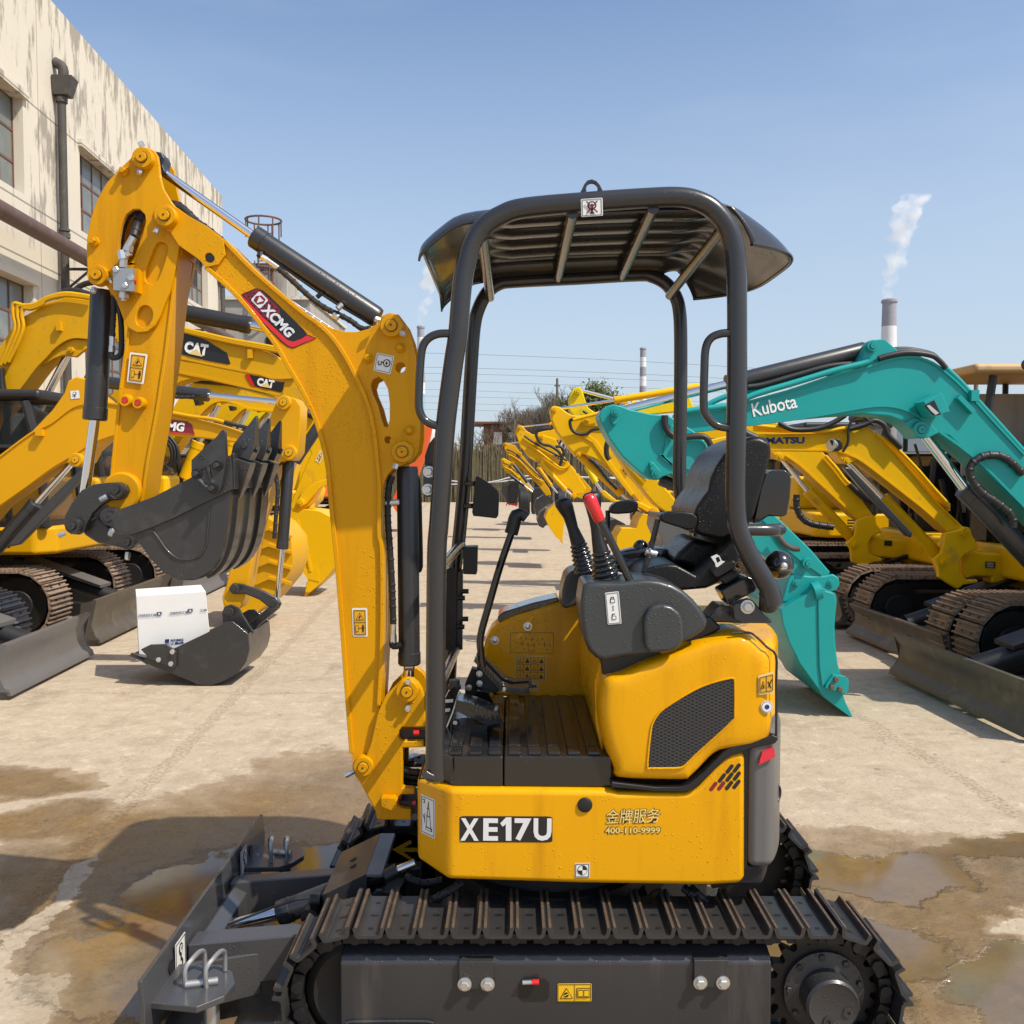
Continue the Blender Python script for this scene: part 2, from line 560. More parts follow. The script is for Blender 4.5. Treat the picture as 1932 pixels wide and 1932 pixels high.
def grille_mat():
    m, N, L, B = nodes('black wire mesh')
    t = N.new('ShaderNodeTexCoord').outputs['Object']
    s = N.new('ShaderNodeSeparateXYZ')
    L.new(t, s.inputs[0])
    # diamond mesh: two crossing families of lines
    outs = []
    for sg in (1, -1):
        q = mth(N, L, 'MULTIPLY_ADD', s.outputs['Z'], sg * 105.0, mth(N, L, 'MULTIPLY', s.outputs['X'], 48.0))
        fr = mth(N, L, 'FRACT', q)
        d = mth(N, L, 'ABSOLUTE', mth(N, L, 'SUBTRACT', fr, 0.5))
        outs.append(mth(N, L, 'LESS_THAN', d, 0.16))
    w = mth(N, L, 'MAXIMUM', outs[0], outs[1])
    L.new(mixc(N, L, w, (0.004, 0.004, 0.004), (0.040, 0.040, 0.042)), B.inputs['Base Color'])
    B.inputs['Roughness'].default_value = 0.45
    bp = N.new('ShaderNodeBump')
    bp.inputs['Distance'].default_value = 0.002
    L.new(w, bp.inputs['Height'])
    L.new(bp.outputs['Normal'], B.inputs['Normal'])
    return m
M['grille'] = grille_mat()

# ------------------------------------------------------------------ text, stickers, bosses, cylinders
def text(body, L_, R_, hgt, matl, parent, name='lettering', bold=0.0, shear=0.0, proud=0.002, tilt=None, squeeze=True):
    """flat letters between the world points L_ and R_ (mid height), hgt tall"""
    cu = bpy.data.curves.new('txt', 'FONT')
    cu.body = body
    cu.size = 1
    cu.offset = bold
    cu.shear = shear
    cu.resolution_u = 3
    ob = bpy.data.objects.new('txt', cu)
    COL.objects.link(ob)
    bpy.context.view_layer.update()
    dg = bpy.context.evaluated_depsgraph_get()
    me = bpy.data.meshes.new_from_object(ob.evaluated_get(dg))
    bpy.data.objects.remove(ob)
    L_, R_ = Vector(L_), Vector(R_)
    u = R_ - L_
    wid = u.length
    u.normalize()
    n = Vector((0, -1, 0)) if tilt is None else Vector(tilt)
    v = n.cross(u).normalized()
    if len(me.vertices) == 0:
        return None
    xs = [q.co.x for q in me.vertices]
    ys = [q.co.y for q in me.vertices]
    x0, x1, y0, y1 = min(xs), max(xs), min(ys), max(ys)
    off = WLOC.get(parent.name, Vector((0, 0, 0))) if parent else Vector((0, 0, 0))
    sy = hgt / (y1 - y0)
    for q in me.vertices:
        a = (q.co.x - x0) / (x1 - x0) * wid
        b = (q.co.y - (y0 + y1) / 2) * sy
        q.co = L_ + u * a + v * b + n * proud - off
    me.materials.clear()
    me.materials.append(matl)
    o = bpy.data.objects.new(name, me)
    COL.objects.link(o)
    if parent:
        o.parent = parent
        WLOC[o.name] = off
    return o
def sub_shape(mb, q, uvs, matl, lift, n):
    a, b, c, d = q                                  # TL TR BR BL
    pts = []
    for u, v in uvs:
        top = a.lerp(b, u)
        bot = d.lerp(c, u)
        pts.append(top.lerp(bot, v) + n * lift)
    mb.slab(pts, lift * 0.3, matl, ax=-n)
def rect(u0, v0, u1, v1):
    return [(u0, v0), (u1, v0), (u1, v1), (u0, v1)]
def disc(u, v, ru, rv, n=14, a0=0, a1=360):
    return [(u + ru * math.cos(R(a0 + (a1 - a0) * k / n)), v + rv * math.sin(R(a0 + (a1 - a0) * k / n))) for k in range(n)]
def line(u0, v0, u1, v1, w):
    d = math.hypot(u1 - u0, v1 - v0)
    nx, ny = -(v1 - v0) / d * w / 2, (u1 - u0) / d * w / 2
    return [(u0 + nx, v0 + ny), (u1 + nx, v1 + ny), (u1 - nx, v1 - ny), (u0 - nx, v0 - ny)]
def frame_l(u0, v0, u1, v1, w, wv=None):
    wv = wv or w
    return [rect(u0, v0, u1, v0 + wv), rect(u0, v1 - wv, u1, v1), rect(u0, v0 + wv, u0 + w, v1 - wv), rect(u1 - w, v0 + wv, u1, v1 - wv)]
def sticker(corners, shapes, base, parent, name='sticker', lift=0.0012, ncam=(0, -1, 0), label=None):
    """thin printed label; shapes = (material, [uv outlines]) each layer a little prouder"""
    q = [Vector(c) for c in corners]
    n = (q[1] - q[0]).cross(q[3] - q[0]).normalized()
    if n.dot(Vector(ncam)) < 0:
        n = -n
    mb = MB()
    r_ = 0.06
    rc = []
    for cu_, cv_, a0 in ((r_, r_, 180), (1 - r_, r_, 270), (1 - r_, 1 - r_, 0), (r_, 1 - r_, 90)):
        for k in range(4):
            a = R(a0 + 30 * k)
            rc.append((cu_ + r_ * math.cos(a), cv_ + r_ * math.sin(a)))
    sub_shape(mb, q, rc, base, lift, n)
    for i, (mm, polys) in enumerate(shapes):
        for p in polys:
            sub_shape(mb, q, p, mm, lift * (2 + i), n)
    return mb.build(name, parent, smooth=20, label=label)
def tri(u, v, s, k=1.0):
    return [(u, v - s * k), (u + s, v + s * k * 0.8), (u - s, v + s * k * 0.8)]
def boss(mb, c, r, depth, matl, pin=True, n=28):
    """pin boss standing out of a plate towards the camera; c = centre on the plate"""
    c = Vector(c)
    d = Vector((0, -1, 0))
    kf = (c.y - depth) / c.y
    e = Vector((0, 0, H))
    c = e + (c - e) * kf + Vector((0, depth, 0))
    r *= kf
    mb.lathe(c, d, [(r, -0.004), (r, depth * 0.8), (r * 0.93, depth)], matl, n)
    if pin:
        mb.lathe(c + d * depth, d, [(r * 0.56, -0.002), (r * 0.56, 0.003)], M['sk'], n)
        mb.lathe(c + d * depth, d, [(r * 0.50, -0.002), (r * 0.50, 0.0075), (r * 0.46, 0.010)], matl, n)
        mb.lathe(c + d * (depth + 0.010), d, [(r * 0.09, -0.001), (r * 0.09, 0.0015)], M['sk'], 10)
def hexb(mb, c, r, depth, matl, d=(0, -1, 0), washer=None):
    c, d = Vector(c), Vector(d)
    if washer:
        mb.lathe(c, d, [(r * 1.35, -0.001), (r * 1.35, depth * 0.25)], washer, 16)
    mb.lathe(c, d, [(r, 0), (r, depth * 0.85), (r * 0.8, depth)], matl, 6)
def hose(mb, path, r, matl, rings=True, sub=6, n=10):
    P = cr(path, sub)
    mb.tube(P, r, matl, n, 1)
    if rings:
        L = 0
        step = r * 2.2
        for i in range(len(P) - 1):
            L += (P[i + 1] - P[i]).length
            if L > step:
                L = 0
                t = (P[i + 1] - P[i]).normalized()
                mb.lathe(P[i], t, [(r * 0.9, -r * 0.5), (r * 1.16, -r * 0.2), (r * 1.16, r * 0.2), (r * 0.9, r * 0.5)], matl, n, caps=False)
def ram(parent, name, a, b, c, rb, rr, matl, collar=True):
    """hydraulic cylinder: barrel a-b, chromed rod b-c"""
    a, b, c = Vector(a), Vector(b), Vector(c)
    mb = MB()
    d = (b - a)
    L = d.length
    mb.lathe(a, d, [(rb * 0.92, 0), (rb, 0.01), (rb, L - rb * 1.2)] + ([(rb, L - rb * 1.2), (rb * 1.06, L - rb * 1.15), (rb * 1.06, L - 0.004), (rb * 0.95, L)] if collar else [(rb, L)]), matl, 28)
    o = mb.build(name, parent, smooth=30)
    m2 = MB()
    m2.cyl(b - d.normalized() * 0.01, c, rr, M['chrome'], n=24)
    m2.build('rod', o)
    return o
# ------------------------------------------------------------------ the yard floor: concrete, joints, wash water
def ground_mat():
    m, N, L, B = nodes('sunlit yard concrete')
    g = N.new('ShaderNodeNewGeometry').outputs['Position']
    n1 = noise(N, L, g, 0.45, 6, 0.62)
    n2 = noise(N, L, g, 3.2, 10, 0.72)
    n3 = noise(N, L, g, 48.0, 5, 0.65)
    n4 = noise(N, L, g, 9.0, 10, 0.75)
    def rng_(src, a, b, amt, inv=False):
        r_ = ramp(N, a, b, (1, 1, 1, 1), (0, 0, 0, 1)) if inv else ramp(N, a, b)
        L.new(src, r_.inputs['Fac'])
        return mth(N, L, 'MULTIPLY', r_.outputs['Color'], amt)
    c = mixc(N, L, n1.outputs['Fac'], (0.40, 0.325, 0.235), (0.50, 0.415, 0.31))
    c = mixc(N, L, rng_(n2.outputs['Fac'], 0.50, 0.62, 0.50), c, (0.325, 0.255, 0.175))
    c = mixc(N, L, rng_(n4.outputs['Fac'], 0.52, 0.64, 0.42), c, (0.29, 0.225, 0.155))
    c = mixc(N, L, rng_(n4.outputs['Fac'], 0.36, 0.46, 0.65, True), c, (0.60, 0.505, 0.385))
    c = mixc(N, L, rng_(n3.outputs['Fac'], 0.33, 0.44, 0.45, True), c, (0.20, 0.155, 0.11))
    vo = N.new('ShaderNodeTexVoronoi')
    vo.inputs['Scale'].default_value = 3.4
    L.new(g, vo.inputs['Vector'])
    sp = mth(N, L, 'LESS_THAN', vo.outputs['Distance'], mth(N, L, 'MULTIPLY', n2.outputs['Fac'], 0.10))
    c = mixc(N, L, mth(N, L, 'MULTIPLY', sp, 0.5), c, (0.10, 0.08, 0.06))
    ns = noise(N, L, g, 1.3, 8, 0.72)
    c = mixc(N, L, rng_(ns.outputs['Fac'], 0.60, 0.68, 0.5), c, (0.23, 0.185, 0.13))
    # tyre and crawler marks running along the yard
    mps = N.new('ShaderNodeMapping')
    mps.inputs['Scale'].default_value = (3.0, 0.35, 1)
    mps.inputs['Rotation'].default_value = (0, 0, 0.35)
    L.new(g, mps.inputs['Vector'])
    n6 = noise(N, L, mps.outputs['Vector'], 1.4, 8, 0.7)
    c = mixc(N, L, rng_(n6.outputs['Fac'], 0.58, 0.68, 0.32), c, (0.25, 0.20, 0.145))
    # hairline cracks
    vc = N.new('ShaderNodeTexVoronoi')
    vc.feature = 'DISTANCE_TO_EDGE'
    vc.inputs['Scale'].default_value = 0.42
    wv = N.new('ShaderNodeVectorMath')
    wv.operation = 'MULTIPLY_ADD'
    wv.inputs[1].default_value = (0.9, 0.9, 0)
    L.new(n2.outputs['Color'], wv.inputs[0])
    L.new(g, wv.inputs[2])
    L.new(wv.outputs[0], vc.inputs['Vector'])
    crk = mth(N, L, 'LESS_THAN', vc.outputs['Distance'], 0.0018)
    c = mixc(N, L, mth(N, L, 'MULTIPLY', crk, rng_(ns.outputs['Fac'], 0.46, 0.56, 0.5)), c, (0.12, 0.095, 0.07))
    s = N.new('ShaderNodeSeparateXYZ')
    dn = noise(N, L, g, 1.7, 6, 0.62)
    vm = N.new('ShaderNodeVectorMath')
    vm.operation = 'MULTIPLY_ADD'
    vm.inputs[1].default_value = (0.7, 0.7, 0)
    L.new(dn.outputs['Color'], vm.inputs[0])
    L.new(g, vm.inputs[2])
    L.new(vm.outputs[0], s.inputs[0])
    s0 = N.new('ShaderNodeSeparateXYZ')
    L.new(g, s0.inputs[0])
    wob = mth(N, L, 'MULTIPLY', mth(N, L, 'SUBTRACT', n2.outputs['Fac'], 0.5), 0.12)
    # crumbled joints along the yard and across it
    joint = None
    for x0 in (-1.58, 2.55):
        q = mth(N, L, 'ADD', mth(N, L, 'MULTIPLY_ADD', s0.outputs['Y'], 0.054, s0.outputs['X']), wob)
        d = mth(N, L, 'ABSOLUTE', mth(N, L, 'SUBTRACT', q, x0))
        j = mth(N, L, 'LESS_THAN', d, mth(N, L, 'MULTIPLY', n4.outputs['Fac'], 0.085))
        joint = j if joint is None else mth(N, L, 'MAXIMUM', joint, j)
    for y0 in (6.62, 10.9, 15.2, 19.5, 24.0, 29.0):
        d = mth(N, L, 'ABSOLUTE', mth(N, L, 'SUBTRACT', mth(N, L, 'ADD', s0.outputs['Y'], wob), y0))
        joint = mth(N, L, 'MAXIMUM', joint, mth(N, L, 'LESS_THAN', d, mth(N, L, 'MULTIPLY', n4.outputs['Fac'], 0.034)))
    c = mixc(N, L, mth(N, L, 'MULTIPLY', joint, 0.55), c, mixc(N, L, rng_(n3.outputs['Fac'], 0.40, 0.60, 1.0), (0.20, 0.155, 0.105), (0.50, 0.40, 0.29)))
    # wash water: union of soft ellipses with ragged edges
    def field(ells):
        f = None
        for cx, cy, rx, ry in ells:
            a = mth(N, L, 'DIVIDE', mth(N, L, 'SUBTRACT', s.outputs['X'], cx + 0.35), rx)
            b = mth(N, L, 'DIVIDE', mth(N, L, 'SUBTRACT', s.outputs['Y'], cy + 0.35), ry)
            e = mth(N, L, 'SUBTRACT', 1.0, mth(N, L, 'SQRT', mth(N, L, 'ADD', mth(N, L, 'MULTIPLY', a, a), mth(N, L, 'MULTIPLY', b, b))))
            f = e if f is None else mth(N, L, 'MAXIMUM', f, e)
        return f
    damp = field([(-0.75, 3.75, 1.15, 1.55), (-1.45, 3.7, 0.75, 0.85), (-2.45, 4.75, 0.42, 0.24), (-2.1, 4.15, 0.50, 0.30), (0.3, 2.9, 1.3, 1.0), (1.45, 3.25, 1.0, 0.92), (2.2, 3.62, 0.9, 0.42), (-0.9, 2.5, 0.65, 0.8)])
    dry = field([(1.95, 3.18, 0.42, 0.24), (-1.55, 2.62, 0.24, 0.26), (-1.66, 3.3, 0.07, 0.6)])
    damp = mth(N, L, 'SUBTRACT', damp, mth(N, L, 'MULTIPLY', mth(N, L, 'MAXIMUM', dry, 0.0), 3.0))
    pud = field([(-0.88, 3.48, 0.62, 0.46), (-1.05, 2.98, 0.52, 0.42), (-0.3, 3.95, 0.5, 0.42), (-0.45, 2.6, 0.6, 0.5), (-0.45, 3.7, 0.5, 0.35), (1.38, 3.68, 0.50, 0.24), (1.10, 3.10, 0.42, 0.30), (1.62, 2.80, 0.30, 0.26), (2.15, 3.85, 0.5, 0.16), (0.6, 2.9, 0.7, 0.5)])
    nn = noise(N, L, g, 5.0, 10, 0.74)
    nz_ = mth(N, L, 'MULTIPLY', mth(N, L, 'SUBTRACT', nn.outputs['Fac'], 0.5), 0.55)
    rd = ramp(N, 0.0, 0.05)
    L.new(mth(N, L, 'ADD', damp, nz_), rd.inputs['Fac'])
    rpd = ramp(N, 0.03, 0.13)
    L.new(mth(N, L, 'ADD', pud, nz_), rpd.inputs['Fac'])
    D, Pd = rd.outputs['Color'], rpd.outputs['Color']
    nw = noise(N, L, g, 1.5, 9, 0.7)
    rw = ramp(N, 0.38, 0.60)
    L.new(nw.outputs['Fac'], rw.inputs['Fac'])
    pale = mixc(N, L, 1.0, c, (0.74, 0.68, 0.60), 'MULTIPLY')
    grey = mixc(N, L, 1.0, c, (0.48, 0.43, 0.37), 'MULTIPLY')
    ochre = mixc(N, L, 1.0, c, (0.52, 0.40, 0.23), 'MULTIPLY')
    wetc = mixc(N, L, rw.outputs['Color'], grey, ochre)
    rh = ramp(N, 0.02, 0.38)
    L.new(mth(N, L, 'ADD', damp, mth(N, L, 'MULTIPLY', nz_, 1.4)), rh.inputs['Fac'])
    wetc = mixc(N, L, rh.outputs['Color'], pale, wetc)
    c = mixc(N, L, D, c, wetc)
    c = mixc(N, L, mth(N, L, 'MULTIPLY', Pd, 0.45), c, mixc(N, L, rw.outputs['Color'], (0.080, 0.062, 0.040), (0.130, 0.085, 0.030)))
    L.new(c, B.inputs['Base Color'])
    film = mth(N, L, 'MULTIPLY', D, mth(N, L, 'MULTIPLY_ADD', rh.outputs['Color'], mth(N, L, 'MULTIPLY', n4.outputs['Fac'], 0.95), 0.14))
    ro = mth(N, L, 'SUBTRACT', 0.92, film)
    ro = mth(N, L, 'MULTIPLY', ro, mth(N, L, 'SUBTRACT', 1.0, mth(N, L, 'MULTIPLY', Pd, 0.93)))
    L.new(mth(N, L, 'MAXIMUM', ro, 0.03), B.inputs['Roughness'])
    L.new(mth(N, L, 'MULTIPLY_ADD', mth(N, L, 'MAXIMUM', mth(N, L, 'MULTIPLY', D, 0.6), Pd), 0.5, 0.25), B.inputs['Specular IOR Level'])
    hgt = mth(N, L, 'ADD', mth(N, L, 'MULTIPLY', n3.outputs['Fac'], 0.30), mth(N, L, 'MULTIPLY', n4.outputs['Fac'], 0.9))
    hgt = mth(N, L, 'SUBTRACT', hgt, mth(N, L, 'MULTIPLY', joint, 0.4))
    hgt = mth(N, L, 'MULTIPLY', hgt, mth(N, L, 'SUBTRACT', 1.0, mth(N, L, 'MULTIPLY', Pd, 0.985)))
    bp = N.new('ShaderNodeBump')
    bp.inputs['Distance'].default_value = 0.022
    bp.inputs['Strength'].default_value = 0.6
    L.new(hgt, bp.inputs['Height'])
    L.new(bp.outputs['Normal'], B.inputs['Normal'])
    return m
M['ground'] = ground_mat()
g = MB()
g.add([(-900, -60, 0), (900, -60, 0), (900, 1500, 0), (-900, 1500, 0)], [(0, 1, 2, 3)], M['ground'])
tag(g.build('ground'), 'pale sunlit concrete yard floor with puddles of wash water', None, kind='structure')

# ------------------------------------------------------------------ factory hall along the left side of the yard
def wall_mat():
    m, N, L, B = nodes('weathered cream plaster')
    g = N.new('ShaderNodeNewGeometry').outputs['Position']
    mp = N.new('ShaderNodeMapping')
    mp.inputs['Scale'].default_value = (1, 1, 0.22)
    L.new(g, mp.inputs['Vector'])
    n1 = noise(N, L, mp.outputs['Vector'], 3.2, 9, 0.68)
    n2 = noise(N, L, g, 0.5, 4, 0.6)
    sz = N.new('ShaderNodeSeparateXYZ')
    L.new(g, sz.inputs[0])
    up = N.new('ShaderNodeMapRange')
    up.inputs['From Min'].default_value = 7.5
    up.inputs['From Max'].default_value = 12.0
    L.new(sz.outputs['Z'], up.inputs['Value'])
    st = mth(N, L, 'ADD', n1.outputs['Fac'], mth(N, L, 'MULTIPLY', up.outputs['Result'], 0.10))
    st = mth(N, L, 'ADD', st, mth(N, L, 'MULTIPLY', mth(N, L, 'SUBTRACT', n2.outputs['Fac'], 0.5), 0.42))
    r = ramp(N, 0.575, 0.66)
    L.new(st, r.inputs['Fac'])
    base = mixc(N, L, n2.outputs['Fac'], (0.56, 0.51, 0.41), (0.66, 0.61, 0.52))
    c = mixc(N, L, mth(N, L, 'MULTIPLY', r.outputs['Color'], 0.82), base, (0.25, 0.22, 0.18))
    # vertical expansion joints every 3.9 m and one line per floor
    for ax, period, off, wdt in (('Y', 3.9, 2.9, 0.022),):
        q = mth(N, L, 'FRACT', mth(N, L, 'DIVIDE', mth(N, L, 'ADD', sz.outputs[ax], off), period))
        j = mth(N, L, 'LESS_THAN', q, wdt / period * 1.6)
        c = mixc(N, L, mth(N, L, 'MULTIPLY', j, 0.6), c, (0.26, 0.15, 0.12))
    for z0 in (9.25, 7.1, 5.95, 4.4):
        j = mth(N, L, 'LESS_THAN', mth(N, L, 'ABSOLUTE', mth(N, L, 'SUBTRACT', sz.outputs['Z'], z0)), 0.02)
        c = mixc(N, L, mth(N, L, 'MULTIPLY', j, 0.7), c, (0.12, 0.10, 0.09))
    L.new(c, B.inputs['Base Color'])
    B.inputs['Roughness'].default_value = 0.9
    bp = N.new('ShaderNodeBump')
    bp.inputs['Distance'].default_value = 0.02
    bp.inputs['Strength'].default_value = 0.4
    L.new(n1.outputs['Fac'], bp.inputs['Height'])
    L.new(bp.outputs['Normal'], B.inputs['Normal'])
    return m
M['wall'] = wall_mat()
# the facade runs along the yard; t = metres along it, d = metres out from it
S = math.sqrt(1 + 0.054 ** 2)
XB = -9.0
def fa(t, z, d=0.0):
    return Vector((XB - 0.054 * t + d / S, t + 0.054 * d / S, z))
HB = thing('factory_building', fa(18, 0), 'long cream factory hall with stained plaster and rusty windows', 'building')
ROOF, T0, T1 = 11.9, 2.0, 36.2
def t_at(px_):
    """distance along the facade where the picture column px_ meets it"""
    k = (px_ - 966) / FPX
    return XB / (k + 0.054)
wins = []
# (columns, z range): two storeys
for t_a, t_b in ((6.3, 9.3), (10.6, 14.6), (15.5, 19.8), (22.7, 27.2), (30.3, 34.0)):
    wins.append((t_a, t_b, 7.25, 9.2))
    wins.append((t_a + 0.1, t_b + 0.3, 2.3, 5.45))
wl = MB()
hl = [[fa(a, z0), fa(b, z0), fa(b, z1), fa(a, z1)] for a, b, z0, z1 in wins]
nrm = (fa(0, 0, 1) - fa(0, 0, 0))
wl.slab([fa(T0, 0), fa(T1, 0), fa(T1, ROOF), fa(T0, ROOF)], 0.35, M['wall'], holes=hl, ax=-nrm)
wl.build('wall', HB)
eb = MB()
eb.slab([fa(T1 - 0.002, 0, -0.36), fa(T1 - 0.002, 0, -14), fa(T1 - 0.002, ROOF, -14), fa(T1 - 0.002, ROOF, -0.36)], 0.3, M['wall'], ax=(0, -1, 0))
eb.build('end_wall', HB, fix=True)
rf = MB()
rf.slab([fa(T0, ROOF - 0.45, -0.36), fa(T1 - 0.31, ROOF - 0.45, -0.36), fa(T1 - 0.31, ROOF - 0.45, -14), fa(T0, ROOF - 0.45, -14)], 0.2, M['concrete_c'], ax=(0, 0, 1))
rf.build('roof', HB, fix=True)
for wi, (a, b, z0, z1) in enumerate(wins):
    w = MB()
    dd = -0.20
    nx = max(3, round((b - a) / 0.62))
    nzr = 3 if z1 - z0 < 2.5 else 5
    for i in range(nx + 1):
        t = a + (b - a) * i / nx
        th_ = 0.045 if i not in (0, nx) else 0.07
        w.slab([fa(t - th_ / 2, z0, dd), fa(t + th_ / 2, z0, dd), fa(t + th_ / 2, z1, dd), fa(t - th_ / 2, z1, dd)], 0.05, M['rustf'], ax=-nrm)
    for j in range(nzr + 1):
        z = z0 + (z1 - z0) * j / nzr
        th_ = 0.05
        w.slab([fa(a, z - th_ / 2, dd - 0.004), fa(b, z - th_ / 2, dd - 0.004), fa(b, z + th_ / 2, dd - 0.004), fa(a, z + th_ / 2, dd - 0.004)], 0.04, M['rustf'], ax=-nrm)
    wo = w.build('window', HB, fix=True)
    p = MB()
    rng = random.Random(wi * 11 + 3)
    for i in range(nx):
        for j in range(nzr):
            t0_, t1_ = a + (b - a) * i / nx, a + (b - a) * (i + 1) / nx
            q0, q1 = z0 + (z1 - z0) * j / nzr, z0 + (z1 - z0) * (j + 1) / nzr
            op = rng.random() < 0.12 or (wi % 2 == 0 and i == nx - 2 and j > 0)
            p.slab([fa(t0_, q0, dd - 0.02), fa(t1_, q0, dd - 0.02), fa(t1_, q1, dd - 0.02), fa(t0_, q1, dd - 0.02)], 0.008, M['pane_open' if op else 'pane'], ax=-nrm)
    p.build('pane', wo)
    s_ = MB()
    s_.slab([fa(a - 0.1, z1 + 0.002, 0.002), fa(b + 0.1, z1 + 0.002, 0.002), fa(b + 0.1, z1 + 0.16, 0.002), fa(a - 0.1, z1 + 0.16, 0.002)], 0.09, M['wall'], ax=nrm)
    s_.build('lintel', HB, fix=True)
def drain(t, z0, z1, nm):
    o = MB()
    o.cyl(fa(t, z0, 0.16), fa(t, z1 - 0.5, 0.16), 0.09, M['drain'], n=16)
    for z in (z1 - 0.55, (z0 + z1) * 0.66, (z0 + z1) * 0.48, (z0 + z1) * 0.25):
        o.cyl(fa(t, z - 0.09, 0.16), fa(t, z + 0.02, 0.16), 0.125, M['drain'], n=16)
        o.cyl(fa(t, z + 0.06, 0.16), fa(t, z + 0.11, 0.16), 0.12, M['drain'], n=16)
    for k in range(3):
        pass
    q = [fa(t - 0.14, z1 - 0.5, 0.02), fa(t + 0.14, z1 - 0.5, 0.02), fa(t + 0.14, z1 - 0.5, 0.36), fa(t - 0.14, z1 - 0.5, 0.36)]
    q2 = [fa(t - 0.19, z1 - 0.1, 0.02), fa(t + 0.19, z1 - 0.1, 0.02), fa(t + 0.19, z1 - 0.1, 0.46), fa(t - 0.19, z1 - 0.1, 0.46)]
    o.hexa(q + q2, M['drain'])
    o.tube([fa(t, z1 - 0.15, 0.2), fa(t, z1 + 0.12, 0.2), fa(t, z1 + 0.25, 0.02)], 0.11, M['drain'], 12, 4)
    o.build('drain_pipe', HB, fix=True)
drain(t_at(118), 0.0, 10.35, 'a')
drain(t_at(417), 0.0, 9.0, 'b')
o = MB()
pts = [fa(t, 6.35 + 0.0 * t, 0.55) for t in (4, 12, 20, 28, 35)]
o.tube(pts, 0.17, M['brown_pipe'], 16, 3)
for t in (10, 15, t_at(128), 26, 31, 34.5):
    o.tube([fa(t, 6.12, 0.0), fa(t, 6.12, 0.7)], 0.035, M['drain'], 6, 1)
    o.tube([fa(t, 5.6, 0.0), fa(t, 6.12, 0.62)], 0.03, M['drain'], 6, 1)
tag(o.build('wall_pipe'), 'thick brown pipe running along the front of the cream factory hall', 'pipe')

# stained stair tower with a caged ladder, and the lower annex with its steel stair awning
LB = thing('annex_building', (-11.5, 46, 0), 'stained concrete annex with sloping white awning bars, beyond the factory hall', 'building')
o = MB()
o.box((-13.6, 51, 4.9), (7.6, 9.5, 9.8), M['concrete_c'])
o.box((-13.6, 51, 9.88), (7.8, 9.8, 0.16), M['wall'])
o.build('wall', LB)
for x, z in ((-11.6, 7.4), (-10.6, 7.4), (-11.6, 4.4), (-10.6, 4.4)):
    o = MB()
    o.box((x, 46.22, z), (0.7, 0.06, 1.2), M['pane_open'])
    o.build('window', LB)
o = MB()
for i in range(11):
    x = -10.6 + i * 0.36
    zt_ = 9.7 - i * 0.24
    o.tube([(x, 45.9, zt_), (x - 0.5, 44.6, zt_ - 0.9)], 0.035, M['stack_w'], 6, 1)
    if i % 3 == 0:
        o.tube([(x, 45.9, zt_ - 2.4), (x, 45.9, zt_)], 0.03, M['stack_w'], 6, 1)
for k in range(6):
    f = k / 5
    o.tube([(-10.7 - 0.5 * f, 45.9 - 1.3 * f, 9.75 - 0.9 * f), (-6.9 - 0.5 * f, 45.9 - 1.3 * f, 7.2 - 0.9 * f)], 0.04, M['stack_w'], 6, 1)
o.tube([(-10.7, 45.9, 7.5), (-6.9, 45.9, 5.0)], 0.05, M['stack_w'], 6, 1)
o.build('stair_awning', LB)
WT = thing('roof_tower', (-12.6, 47, 0), 'brown streaked concrete tower with a rusty caged ladder at its top', 'tower')
o = MB()
o.box((-12.1, 47.9, 5.75), (2.2, 2.6, 11.5), M['concrete_c'])
o.box((-12.1, 47.9, 11.55), (2.4, 2.8, 0.14), M['drain'])
o.build('wall', WT)
o = MB()
CX, CYY = -12.0, 46.2
for z in (9.2, 9.9, 10.6, 11.3, 13.6):
    r_ = 0.85 if z > 13 else 0.45
    o.tube([(CX + r_ * math.cos(R(a)), CYY + r_ * math.sin(R(a)), z) for a in range(0, 361, 20)], 0.05, M['rustf'], 6, 1)
for a in range(0, 360, 45):
    o.tube([(CX + 0.85 * math.cos(R(a)), CYY + 0.85 * math.sin(R(a)), 12.8), (CX + 0.85 * math.cos(R(a)), CYY + 0.85 * math.sin(R(a)), 13.6)], 0.035, M['rustf'], 6, 1)
for dx in (-0.35, 0.35):
    o.tube([(CX + dx, CYY + 0.3, 7.95), (CX + dx, CYY + 0.3, 13.4)], 0.05, M['rustf'], 6, 1)
    o.tube([(CX + dx, CYY - 0.35, 9.2), (CX + dx, CYY - 0.35, 11.6)], 0.03, M['rustf'], 6, 1)
for k in range(16):
    o.tube([(CX - 0.35, CYY + 0.3, 8.1 + k * 0.33), (CX + 0.35, CYY + 0.3, 8.1 + k * 0.33)], 0.025, M['rustf'], 6, 1)
o.build('ladder_cage', WT)

# ------------------------------------------------------------------ far chimneys and their smoke
def stack(pxc, top, wpx, dist, bands, label):
    c = W(FD, (pxc, 886), dist)
    zt_ = W(FD, (pxc, top), dist).z
    r_ = wpx / 2 / FPX * dist
    root = thing('chimney', (c.x, dist, 0), label, 'chimney', 'tall striped chimneys on the skyline')
    z = zt_
    first = True
    m = MB()
    cuts = [0.0] + bands + [zt_]
    zs = [zt_]
    mats_ = []
    h = (zt_ / 13.0)
    k = 0
    while z > 0.1:
        z1 = max(z - h, 0)
        f0, f1 = z / zt_, z1 / zt_
        m.lathe((c.x, dist, z1), (0, 0, 1), [(r_ * (1.45 - 0.45 * f1), 0), (r_ * (1.45 - 0.45 * f0), z - z1)], M[bands[k % len(bands)]], 24, caps=(k == 0))
        z = z1
        k += 1
    m.build('shaft', root, smooth=50)
    m = MB()
    m.lathe((c.x, dist, zt_ - 1.2), (0, 0, 1), [(r_ * 1.0, 0), (r_ * 1.18, 0.2), (r_ * 1.18, 0.9), (r_ * 1.02, 1.1)], M['stack_g'], 24)
    m.build('rim', root, smooth=50)
    return Vector((c.x, dist, zt_)), r_
